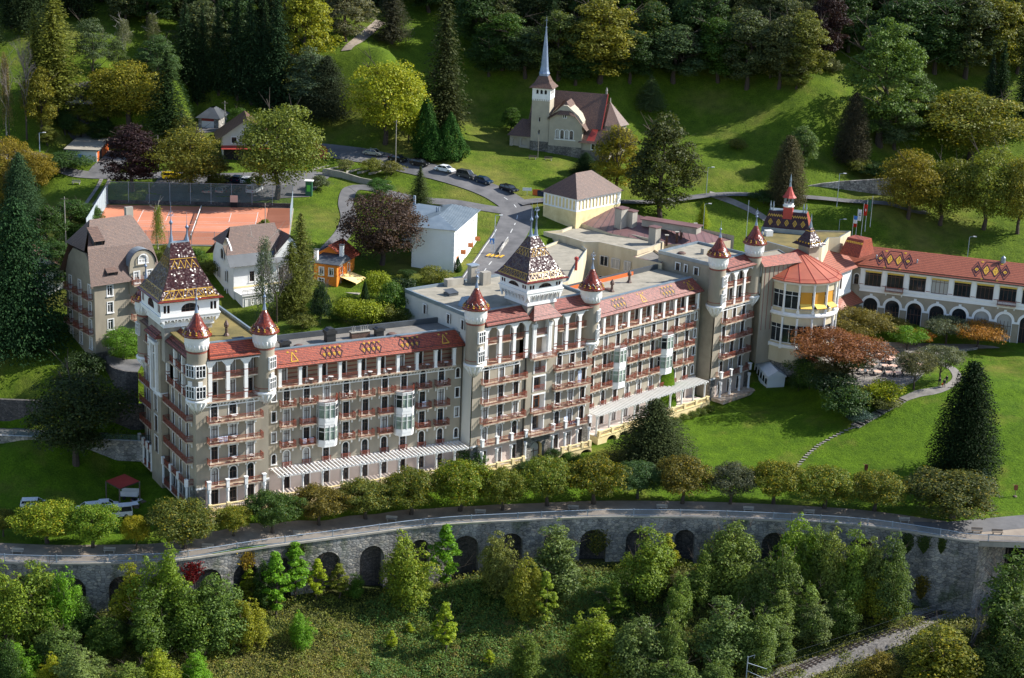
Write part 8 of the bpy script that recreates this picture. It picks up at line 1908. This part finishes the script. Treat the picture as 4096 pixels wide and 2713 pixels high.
# terrace by the rotunda
for u,v,vt,w,c,al,lb in[(1930,862,770,205,(.15,.06,.025),.15,'rust-brown spreading tree over the cafe terrace tables'),(1985,800,718,150,(.10,.085,.02),.35,'olive-brown spreading tree by the rotunda porch'),(1880,845,785,80,(.17,.075,.02),.25,'rust orange tree beside the rotunda base'),(2096,812,755,84,G2,.05,'bright green rounded tree in the middle of the cafe terrace'),(2065,775,735,70,(.10,.09,.02),.35,'small brown-green tree in front of the arcade arches'),(2186,795,732,96,(.085,.10,.06),.05,'silvery green tree in front of the arcade'),(2118,800,762,76,OR,.4,'orange leaved tree behind the bright green terrace tree'),(2258,805,745,118,(.24,.11,.02),.4,'orange and brown spreading tree at the right of the arcade terrace'),(2172,880,798,94,(.085,.095,.055),.1,'thin grey-green tree beside the three walkers'),(2112,900,812,90,(.08,.08,.04),.1,'sparse brown-grey tree at the corner of the terrace wall'),(1970,872,815,80,(.06,.08,.02),.2,'dark green tree with leaning trunk at the terrace edge')]:
 T('terrace_tree',u,v,vt,w,c,al,lb)
T('shrub',2036,930,876,80,(.22,.19,.012),.5,'bright yellow bush below the terrace wall');T('shrub',1985,940,890,78,(.10,.12,.02),.2,'light green bush left of the yellow bush')
for u,v,vt,w,c,lb in[(1850,868,815,70,G1,'green bush below the walkway railing'),(1880,870,825,70,DG,'dark bush under the rust-brown terrace tree'),(1905,905,845,90,DG,'dark bush below the rotunda bridge'),(1940,925,862,100,DK,'dark evergreen bush under the terrace wall'),(1958,965,895,100,DG,'dark green bush above the blue juniper'),(1985,975,945,56,(.04,.07,.06),'blue-green low juniper near the stone steps'),(1870,900,838,66,G1,'green bush beside the white marquee'),(2045,945,915,60,(.10,.11,.03),'dry olive bush left of the stone steps'),(1925,880,835,70,(.06,.06,.02),'brownish bush between marquee and terrace'),(1845,905,860,44,DG,'small dark bush at the side of the marquee')]:
 T('shrub',u,v,vt,w,c,.1,lb)
# left of the hotel
T('chestnut',176,1072,858,182,(.026,.040,.012),.18,'big dark chestnut with golden top beside the shaded hotel end')
T('shrub',192,880,816,84,(.03,.05,.018),.0,'grey-green bush above the road wall below the tan house');T('chestnut',286,834,758,74,G2,.05,'small bright green tree on the courtyard between tan house and hotel')
T('cedar',45,800,455,215,(.018,.042,.016),.0,'large layered dark green cedar left of the tan house');T('cedar',48,520,352,105,(.025,.048,.022),.0,'smaller blue-green cedar by the bench lawn')
T('larch',8,720,690,60,YG,.2,'yellow-green drooping branch tip beside the large cedar')
for u,v,vt,w,lb in[(112,610,470,78,'dark green bushy tree by the telegraph pole'),(165,560,455,80,'dark green bush beneath the tennis fence corner'),(130,660,560,90,'green bush between the cedar and the tan house'),(205,530,470,60,'low green bush beside the tennis fence')]:T('upright',u,v,vt,w,(.030,.062,.012),.05,lb)
for u,v,vt,w,lb in[(22,440,318,84,'golden brown tree by the small road on the far left'),(85,440,350,70,'golden bush behind the blue-green cedar'),(0,520,400,50,'golden leaves at the picture edge behind the cedars')]:T('chestnut',u,v,vt,w,(.17,.10,.015),.5,lb)
# houses in the middle
T('chestnut',882,612,447,150,PB,.0,'large brown-purple copper beech beside the white building');T('upright',306,442,284,116,PU,.0,'blackish purple copper beech by the car park')
T('larch',694,730,490,92,(.085,.095,.02),.15,'tall olive larch behind the orange chalet');T('larch',672,735,560,92,(.09,.105,.02),.15,'second olive larch nearest the long hotel wing');T('birch',612,742,545,92,(.10,.095,.07),.1,'thin grey weeping birch in front of the cream villa')
T('bare',640,748,590,90,PB,.0,'leafless grey tree in front of the cream villa');T('birch',366,578,474,56,(.10,.13,.02),.3,'slim weeping birch by the tennis court');T('bare',765,590,555,60,PB,0,'small leafless tree by the curving lane');T('sapling',612,540,505,40,(.09,.10,.03),.2,'slim birch top by the tennis court fence')
T('chestnut',880,456,411,50,(.045,.10,.02),.05,'small round green tree beside the lane above the copper beech');T('spruce',970,474,384,60,(.04,.055,.02),.0,'sparse dark monkey puzzle like conifer by the lane')
T('thuja',1058,628,594,22,(.02,.05,.015),.0,'small dark conical evergreen at the white building corner');T('shrub',740,752,655,40,DK,.0,'dark round evergreen below the orange chalet');T('thuja',843,706,650,26,DK,.0,'dark column evergreen beside the chalet patio');T('bare',752,716,640,40,PU,.0,'small purple twigged tree on the chalet front')
for u,v,vt,w,c,al,lb in[(872,690,625,56,YG,.15,'lime green tree right of the yellow awning'),(905,735,650,60,G1,.1,'mid green tree in the chalet garden'),(930,700,640,60,DK,.0,'dark garden evergreen near the copper beech'),(800,745,688,66,YG,.25,'yellow-green bush next to the chalet lawn'),(850,752,692,78,YG,.3,'wide yellow-green bush behind the long wing roof'),(900,752,702,62,OL,.2,'olive bush beside the garden wall'),(1005,655,616,70,OL,.3,'olive golden bush below the white building'),(780,740,715,50,G1,.0,'low clipped green hedge bush by the chalet lawn'),(940,745,712,44,(.09,.12,.03),.1,'pale green bush near the flat hotel roof'),(735,735,690,50,G1,.1,'green bush in front of the larch'),(940,640,622,34,DG,.0,'little dark bush under the copper beech'),(700,760,725,60,OL,.1,'olive bush by the long wing roof'),(395,610,565,60,OL,.2,'olive scrub bush between tan house and court'),(440,615,575,66,G1,.1,'green scrub bush below the tennis court'),(480,640,600,50,OL,.2,'olive scrub bush left of the cream villa'),(590,440,405,40,G1,0,'small bush by the car park'),(740,440,405,40,(.08,.075,.04),.1,'brown twiggy bush by the ticket kiosk'),(905,405,372,50,(.11,.11,.03),.2,'tall weeds bush in the allotment'),(860,400,366,50,(.10,.11,.02),.2,'green weeds bush in the allotment'),(800,395,368,36,(.12,.10,.04),.3,'dry brown weeds in the allotment')]:T('shrub',u,v,vt,w,c,al,lb)
T('chestnut',440,445,294,132,(.095,.10,.016),.4,'round olive chestnut at the car park beside the copper beech');T('upright',498,440,350,60,(.06,.075,.015),.2,'smaller olive tree tucked behind the round chestnut');T('chestnut',640,458,240,160,(.10,.125,.022),.25,'large pale yellow-green lime tree in front of the chalet')
T('chestnut',548,310,248,40,G1,.0,'green bush beside the stone garage');T('shrub',160,388,352,96,DG,.05,'long dark hedge in front of the garages');T('shrub',130,385,356,60,DG,.05,'dark hedge end beside the lamp post')
# church meadow
T('chestnut',890,332,133,150,(.19,.21,.014),.42,'bright yellow-green chestnut alone on the meadow');T('chestnut',945,330,225,50,(.2,.19,.012),.45,'low yellow bough beside the bright chestnut')
for u,v,vt,w,lb in[(984,348,226,78,'tallest cone shaped thuja by the parked cars'),(1040,368,262,88,'rounded thuja nearest the church lawn'),(1002,368,290,92,'low front thuja above the dark cars')]:T('thuja',u,v,vt,w,(.020,.052,.010),.0,lb)
T('spruce',1024,300,-60,112,(.035,.042,.016),.02,'tall dark spruce beside the bright yellow-green chestnut');T('spruce',1045,290,150,60,(.03,.038,.014),.0,'smaller dark spruce touching the tall spruce')
T('bare',1424,446,276,112,(.2,.13,.015),.5,'golden tree with visible branches beside the church');T('upright',1424,440,285,96,(.20,.135,.014),.5,'golden leaved crown right of the church');T('upright',1527,502,264,130,(.045,.055,.015),.15,'dark bronze-green tree behind the hotel');T('cedar',1352,405,352,64,DK,.0,'dark low conifer beside the church golden tree');T('fir',1502,255,172,80,(.065,.09,.035),.02,'grey-green fir on the meadow behind the church')
T('upright',1180,300,246,38,G1,.1,'small green tree left of the church porch');T('larch',1622,530,468,34,(.2,.19,.012),.5,'tiny bright yellow tree beside the lamp behind the hotel');T('yew',1815,476,312,104,(.055,.05,.026),.05,'broad brown-green conifer behind the patterned mansard');T('upright',1852,400,287,60,(.07,.11,.03),.1,'light green tree behind the brown conifer')
T('poplar',2032,335,30,150,(.070,.115,.022),.04,'tallest pale green poplar on the right hillside');T('yew',1966,378,212,92,(.035,.032,.020),.0,'dark brownish conifer in front of the poplar');T('upright',2112,310,166,72,(.045,.075,.02),.05,'slim green tree right of the poplar');T('upright',2066,344,228,90,(.07,.10,.045),.05,'silver-green tree under the poplar');T('upright',2150,300,235,50,(.05,.075,.035),.05,'grey-green willow right of the poplar')
T('chestnut',2245,372,203,196,(.115,.095,.016),.45,'large domed golden-olive chestnut on the right hillside')
for u,v,vt,w,c,al,lb in[(2098,505,346,112,(.16,.105,.015),.45,'orange tinted tree in the row above the arcade roof'),(2172,520,362,112,(.085,.10,.013),.35,'green-gold tree in the row above the arcade roof'),(2272,530,338,124,(.115,.105,.018),.35,'tall golden-brown tree in the row above the arcade roof'),(2352,540,356,100,(.12,.095,.016),.45,'brown-gold tree at the end of the row above the arcade')]:T('chestnut',u,v,vt,w,c,al,lb)
T('spruce',2302,300,96,70,DK,.0,'dark fir pair member nearer the golden chestnut');T('spruce',2278,300,120,60,(.02,.035,.018),.0,'dark fir left of the pair behind the golden chestnut');T('spruce',2356,310,92,66,(.018,.035,.016),.0,'slim dark fir at the right edge of the meadow')
T('shrub',1985,398,364,60,OL,.1,'olive hedge bush beside the road wall');T('shrub',2020,408,372,80,DG,.05,'dark hedge bush beside the road wall');T('shrub',1925,168,136,44,(.07,.08,.03),.1,'brushy mound at the top of the meadow');T('shrub',1765,470,440,60,DG,.0,'dark bush beside the footpath');T('shrub',1705,345,320,40,OL,.2,'dry bush on the terraced bank')
# upper left
T('larch',128,250,-25,135,(.095,.105,.018),.15,'tall yellow-green larch on the upper left');T('larch',85,255,20,70,(.085,.10,.02),.1,'olive larch left of the tall yellow-green larch');T('bare',62,322,84,112,PB,.0,'large leafless grey tree beside the tall larch');T('bare',22,318,130,60,PB,.0,'white stemmed leafless birch at the left edge');T('birch',16,312,120,56,(.15,.09,.04),.3,'brown leaved weeping birch at the left edge')
T('upright',95,310,150,70,(.15,.11,.015),.4,'dull gold young tree behind the bare tree');T('pine',216,208,40,82,(.05,.07,.03),.0,'scots pine with bare trunk in the upper left clearing');T('pine',272,190,85,44,(.06,.085,.03),.05,'small slender pine in the upper left clearing');T('birch',286,115,42,70,(.11,.12,.07),.1,'pale drooping birch in the upper clearing');T('birch',352,100,30,60,(.10,.11,.05),.1,'pale birch near the forest edge');T('upright',365,200,82,84,(.055,.095,.03),.05,'green rounded tree at the upper clearing edge')
T('chestnut',300,285,140,140,(.15,.11,.014),.45,'golden-brown tree above the garages');T('upright',250,290,170,60,(.12,.10,.015),.35,'olive-gold tree beside the golden-brown one');T('fir',388,312,118,124,(.020,.036,.012),.0,'broad dark fir above the garages');T('upright',186,320,235,66,(.10,.12,.016),.3,'yellow-green small tree above the garage roof');T('upright',150,310,255,50,DG,.1,'dark green tree beside the yellow-green small tree');T('upright',420,330,265,60,OL,.2,'olive bush under the broad dark fir');T('upright',232,330,270,60,DG,.1,'dark green tree behind the garages');T('upright',110,335,290,40,OL,.2,'olive bush beneath the bare tree')
T('upright',716,252,112,106,(.06,.085,.045),.05,'grey-green tree below the yellow lime');T('cedar',756,268,128,122,(.026,.034,.018),.0,'dark drooping spruce beside the meadow');T('upright',706,185,-40,116,(.15,.16,.013),.35,'tall yellow lime at the forest edge');T('upright',800,96,-50,100,(.09,.09,.05),.2,'thin leaved ash above the forest path');T('larch',905,100,-40,84,(.055,.055,.035),.0,'sparse brown larch by the forest path')
for u,v,vt,w in((548,228,-30,74),(580,240,-35,76),(642,256,-40,92),(612,250,20,60)):T('spruce',u,v,vt,w,(.016,.032,.014),.0,'very tall blue-black spruce in the group above the stone garage',group='tall spruces above the stone garage')
for u,v,vt,w in((470,210,10,60),(430,190,-10,70),(505,215,-5,60),(455,240,60,56)):T('spruce',u,v,vt,w,(.016,.030,.012),.0,'dark spruce in the shaded stand left of the tall spruces',group='shaded spruce stand')
# forest edge behind the church and on the right
for u,v,vt,w,c,al,lb in[(1100,130,-40,100,DG,.05,'dark leafy tree behind the tall spruce'),(1160,160,20,110,G1,.1,'green forest tree left of the spire'),(1215,180,60,110,(.045,.07,.025),.05,'rounded green forest tree behind the spire'),(1130,175,70,80,DG,.05,'dark bushy tree at the meadow edge left of the spire'),(1290,185,20,110,(.06,.08,.02),.15,'olive forest tree right of the spire'),(1385,190,-5,150,(.13,.13,.018),.35,'tall yellow-green forest tree right of the spire'),(1330,195,90,90,DG,.1,'dark bushy tree under the yellow-green forest tree'),(1455,190,60,90,DG,.02,'dark forest tree behind the grey-green fir'),(1556,190,52,128,(.040,.065,.025),.08,'rounded dark green tree at the meadow edge'),(1660,190,30,100,G1,.1,'green forest tree above the terraced bank'),(1726,205,20,120,(.05,.065,.025),.1,'tall green forest tree at the meadow edge'),(1800,205,30,100,(.06,.07,.025),.15,'olive forest tree above the sunlit meadow'),(1850,195,20,100,(.09,.10,.02),.25,'yellow-green forest tree beside the purple beech'),(1905,150,-30,76,PU,.0,'purple-brown copper beech at the forest edge'),(1960,120,-30,100,DG,.1,'dark forest tree behind the poplar'),(2080,160,-20,120,DG,.1,'dark leafy forest tree right of the poplar'),(2160,170,-20,120,DG,.15,'dark olive forest tree on the upper right'),(2230,180,-25,130,(.045,.06,.02),.2,'olive forest tree on the upper right'),(2300,170,-20,110,(.12,.095,.014),.4,'golden forest tree on the upper right'),(2350,170,0,90,(.09,.08,.02),.35,'brown-gold forest tree at the right edge'),(1780,180,110,60,(.10,.105,.02),.25,'yellow bush at the sunny forest edge'),(1840,205,140,60,(.11,.10,.02),.3,'golden bush at the sunny forest edge')]:T('upright',u,v,vt,w,c,al,lb)
T('spruce',1602,150,-40,84,(.022,.034,.013),.0,'dark spruce standing above the rounded green tree')
fr_=random.Random(17);nfor=0;taken=[]
for i in range(1500):
 if nfor>=265:break
 u=fr_.uniform(-60,2430);lim=np.interp(u,[-60,0,160,250,380,450,640,760,840,960,1080,1400,1700,1900,2000,2120,2240,2430],[120,110,78,72,76,150,150,30,20,30,100,150,160,110,60,140,150,170])
 v=fr_.uniform(-150,lim);p=hit(u,v)
 if p[1]>690 or any((p[0]-q[0])**2+(p[1]-q[1])**2<22 for q in taken):continue
 taken.append(p);nfor+=1;k=fr_.random();con=.75 if u<950 else .3
 if k<con:plant('spruce',p,fr_.uniform(18,27),fr_.uniform(8,11),(.018*fr_.uniform(.8,1.3),.032,.013),0,'dark spruce deep in the forest at the top of the hillside',group='forest conifers on the hilltop')
 else:
  c=fr_.choice([G1,DG,(.05,.065,.025),(.045,.06,.02),DG,(.10,.09,.02)]);plant('upright',p,fr_.uniform(14,20),fr_.uniform(10,14),c,fr_.uniform(0,.35),'green and gold leafy tree deep in the forest at the top of the hillside',group='forest broadleaf trees on the hilltop')
# slope below the promenade
SG='wild trees on the slope below the promenade'
for k,u,v,vt,w,c,al,lb in[('young',15,1500,1292,100,(.10,.135,.02),.25,'tall yellow-green tree at the left edge below the railing'),('young',86,1482,1292,118,(.085,.12,.02),.25,'tall green tree with yellow tips near the left edge'),('young',150,1478,1308,66,G2,.1,'bright green narrow tree left of the first open arch'),('young',300,1442,1290,78,(.16,.13,.014),.5,'golden crowned tree in front of the wall by the broad olive tree'),('young',384,1470,1256,100,(.09,.13,.018),.15,'green tree that rises above the railing on the left'),('young',500,1502,1314,112,(.065,.10,.03),.08,'dense green tree right of the one above the railing'),('young',428,1512,1345,116,(.05,.08,.016),.1,'dark green tree in the gap between two taller trees'),('young',350,1520,1350,110,(.05,.08,.016),.15,'dark green undergrowth tree beneath the golden one'),('young',568,1502,1380,76,(.13,.13,.015),.35,'yellowish small tree beside the meadow slope'),('sapling',575,1368,1300,36,YG,.3,'little yellow-green sapling against the wall'),('sapling',578,1400,1330,40,(.11,.12,.015),.3,'low yellowish sapling below the wall creeper'),('young',44,1575,1482,70,G2,.1,'bright green small tree in the lower left corner'),('young',116,1600,1506,54,(.2,.16,.014),.5,'golden small tree in the lower left corner'),('young',190,1610,1490,104,(.085,.11,.045),.05,'grey-green tree at the bottom left'),('young',130,1540,1440,90,(.06,.09,.03),.1,'grey-green bush tree above the golden small tree'),('young',300,1620,1528,96,(.085,.11,.03),.1,'low grey-green tree at the bottom edge'),('young',370,1605,1498,84,(.12,.14,.014),.25,'yellow-green low tree at the bottom edge'),('young',456,1595,1502,64,G2,.05,'fresh green low tree at the bottom edge'),('young',246,1515,1422,80,(.045,.07,.015),.15,'dark tree beneath the first open arch'),('young',190,1470,1370,60,DG,.15,'dark young tree in the first open arch'),('young',20,1600,1470,60,DG,.1,'dark tree at the lower left edge'),('sapling',637,1428,1264,58,G2,.05,'left one of two bright green columns by the wall'),('sapling',682,1390,1248,62,G2,.05,'right one of two bright green columns by the wall'),('young',608,1410,1285,46,DG,.1,'dark tree behind the two bright green columns'),('sapling',733,1384,1288,42,YG,.3,'thin yellow sapling beside a wall pier'),('sapling',783,1380,1300,44,(.09,.10,.02),.3,'brownish sapling before the pale wall pier'),('young',820,1385,1322,46,G1,.1,'small green tree in the middle arch'),('young',936,1405,1226,96,(.13,.125,.02),.35,'tall golden-green tree with two tops in front of the wall'),('sapling',1028,1362,1202,64,G2,.05,'single bright green column that tops the railing'),('young',1146,1375,1220,82,(.095,.10,.035),.15,'grey-olive tree between two wall arches'),('young',694,1498,1412,50,G2,.1,'small green tree on the open meadow slope'),('sapling',1027,1510,1388,52,(.15,.145,.015),.35,'lone yellow-olive sapling on the green slope'),('sapling',905,1502,1456,26,YG,.4,'tiny yellow sapling on the open slope'),('sapling',945,1465,1440,24,YG,.4,'tiny gold sapling beside the green slope'),('sapling',1130,1540,1500,26,YG,.4,'tiny yellow sapling low on the slope'),('young',1276,1392,1200,138,(.070,.092,.038),.06,'large grey-green tree in front of the wall, topping the railing'),('young',1210,1432,1272,70,(.12,.12,.02),.3,'olive-gold tree left of the large grey-green tree'),('sapling',1258,1450,1312,46,(.11,.14,.02),.15,'slim yellow-green tree below the large grey-green tree'),('young',1490,1392,1206,120,(.085,.115,.02),.2,'tall green tree with gold flank between two arches'),('sapling',1538,1350,1228,50,(.2,.15,.014),.5,'golden narrow tree in front of the wall'),('young',1616,1405,1258,70,(.085,.115,.03),.1,'pale green young tree before the dark arch'),('young',1688,1378,1190,116,(.075,.10,.03),.15,'wide olive-green tree topping the railing'),('sapling',1417,1436,1338,52,(.09,.125,.02),.15,'small light green tree in the dark hollow'),('young',1570,1435,1322,58,(.085,.12,.03),.1,'small pale tree right of the dark hollow'),('young',1364,1562,1402,106,(.10,.125,.016),.25,'yellow-green tree low on the slope centre'),('young',1472,1582,1412,118,(.070,.095,.038),.05,'grey-green tree low on the slope beside the yellow-green one'),('young',1548,1572,1402,70,(.075,.10,.03),.1,'green pointed tree low on the slope'),('young',1662,1552,1372,138,(.070,.098,.038),.05,'big grey-green tree above the mast'),('young',1714,1425,1302,66,(.085,.115,.03),.1,'light green tree below the wide olive-green tree'),('young',1748,1440,1285,70,(.055,.075,.025),.1,'shaded green tree below the bright one'),('young',1745,1560,1392,84,(.065,.09,.03),.08,'green tree just above the railway mast'),('young',1214,1572,1460,70,(.06,.085,.018),.2,'dark bush tree at the bottom of the green slope'),('young',1420,1600,1500,80,(.11,.13,.015),.3,'yellowish tree at the bottom edge by the slope'),('young',1560,1620,1520,110,(.065,.09,.03),.1,'grey-green tree at the bottom edge left of the mast'),('young',1650,1610,1520,80,(.055,.08,.025),.1,'dark green tree at the foot of the mast'),('young',1832,1385,1176,96,(.095,.14,.02),.06,'bright green tree highest above the right railing'),('young',1872,1412,1198,76,(.075,.105,.03),.1,'green tree right of the highest one'),('young',1916,1425,1202,84,(.085,.105,.03),.2,'olive-green tree topping the right railing'),('young',1960,1432,1204,76,(.085,.12,.025),.1,'fresh green tree next to the bare stone wall'),('young',1998,1425,1230,74,(.075,.095,.035),.1,'grey-green tree next to the ivy on the wall'),('young',2054,1436,1228,80,(.055,.08,.028),.1,'last green tree before the bare stone wall'),('young',2016,1436,1320,86,(.12,.125,.016),.35,'yellow-green tree above the overhead wires'),('young',1796,1452,1252,86,(.065,.09,.028),.1,'shaded green tree left of the bright highest tree'),('young',1862,1472,1342,94,(.075,.105,.03),.1,'pale green tree in the middle of the right thicket'),('young',1794,1482,1352,84,(.085,.11,.035),.08,'silvery tree at the edge of the right thicket'),('young',1876,1486,1380,84,(.085,.105,.05),.05,'grey tree nearest the overhead wires'),('young',1796,1535,1435,84,(.065,.09,.03),.1,'lowest tree of the right thicket above the track'),('young',1935,1470,1360,80,(.05,.075,.02),.15,'dark tree behind the overhead wires'),('young',2330,1505,1256,146,(.050,.078,.022),.08,'large green tree beside the bridge underpass'),('young',2360,1590,1392,120,(.045,.065,.02),.15,'dark tree in the lower right corner'),('young',2166,1598,1436,148,(.11,.085,.015),.45,'bronze-gold tree below the railway track'),('bare',2238,1548,1388,150,PB,.0,'wide leafless tree beside the railway underpass'),('young',2030,1605,1505,92,(.13,.075,.02),.35,'rusty leaved bush tree below the railway track'),('young',2270,1600,1480,90,(.04,.06,.02),.1,'dark green tree under the leafless one')]:
 T(k,u,v,vt,w,c,al,lb,group=SG)
# ground cover on the slope: leaf litter and low stems, then brushy humps and on the wall
def scatter(name,n,u0,u1,v0,v1,colf,leaf,label,al=.3,hgt=.6,seed=3):
 rng=np.random.default_rng(seed);out=[]
 x0,x1=u0,u1;X=rng.uniform(x0,x1,n);D=rng.uniform(v0,v1,n);Y=edge_y(X)-D;Z=slope(X,Y)
 f=.5+.5*np.sin(X*.31+1.3*np.sin(Y*.22))*np.sin(Y*.37+X*.11+1.7*np.sin(X*.09));f2=.5+.5*np.sin(X*1.3+Y*.9)*np.sin(Y*1.7-X*.6)
 P=np.stack([X,Y,Z+rng.uniform(.0,1,n)**1.5*(hgt*(.3+1.6*f*f2+.4*f))],-1);Nn=np.tile([.15,-.35,1.0],(n,1))
 me=quads(name,P,Nn,leaf,.7,'leaf',rng);o=link(name,me);o.color=(*colf,al);o['kind']='stuff';return o
scatter('undergrowth',150000,-105,100,1.0,33,(.15,.165,.03),.27,'',.14,1.3,3)
scatter('bramble_cover',60000,-20,22,3,30,(.10,.18,.04),.27,'',.04,1.5,4)
scatter('tall_weeds',42000,-60,15,10,34,(.24,.22,.06),.24,'',.2,1.0,5)
def brush(name,n,x0,x1,d0,d1,col,al,seed,rr=(.5,1.6),leaf=.26):
 rng=np.random.default_rng(seed);X=rng.uniform(x0,x1,n);D=rng.uniform(d0,d1,n);Y=edge_y(X)-D;rad=rng.uniform(rr[0],rr[1],n)**1.0
 P,Nn=clumps(rng,np.stack([X,Y,slope(X,Y)+rad*.25],-1),rad,120,.5);o=link(name,quads(name,P,Nn,leaf,.65,'leaf',rng));o.color=(*col,al);o['kind']='stuff'
brush('brushwood',330,-105,95,2,32,(.14,.18,.03),.14,11)
brush('bramble_thicket',130,-25,30,4,24,(.09,.17,.04),.05,12,(.5,1.3),.22)
brush('dry_brush',170,-65,40,8,33,(.20,.17,.06),.2,13,(.3,.9),.2)
def creeper(s,z0,z1,w,col,al,label,n=700):
 rng=np.random.default_rng(int(s*7));S=s+rng.normal(0,w/3,n);t=rng.uniform(0,1,n)**.7;Z=z1+(z0-z1)*t*(1-.5*np.abs(S-s)/w);P=np.array([along(a,-.42-rng.uniform(0,.12),b)for a,b in zip(S,Z)])
 o=link('wall_creeper',quads('wall_creeper',P,np.tile([0,-1.0,.4],(n,1)),.3,.7,'leaf',rng));o.color=(*col,al);tag(o,label,'creeper')
for u,z0,z1,w,c,al,lb in[(470,-7.5,-3.6,2.2,(.16,.012,.014),0,'crimson creeper hanging on the promenade wall'),(585,-7,-3.3,1.6,(.15,.09,.014),.45,'orange-green creeper spilling over the wall top'),(1385,-10,-5.2,2.6,(.075,.085,.018),.2,'curtain of creeper filling one wall arch'),(690,-5.5,-3.3,2.0,(.04,.06,.012),.1,'thin ivy under the coping near the two green columns'),(2100,-7.0,-3.3,1.4,(.04,.065,.012),0,'ivy tongue hanging beside the last green tree'),(2135,-6.5,-3.3,1.2,(.045,.07,.012),0,'ivy tongue in the middle of the bare stone wall'),(2172,-6.0,-3.3,.8,(.05,.075,.012),.1,'narrow ivy tongue close to the bridge'),(2140,-15,-10.5,1.6,(.11,.09,.015),.3,'yellow-green creeper low on the bare stone wall')]:
 creeper(s_of_x(at_z(u,1255,-5)[0]),z0,z1,w,c,al,lb)
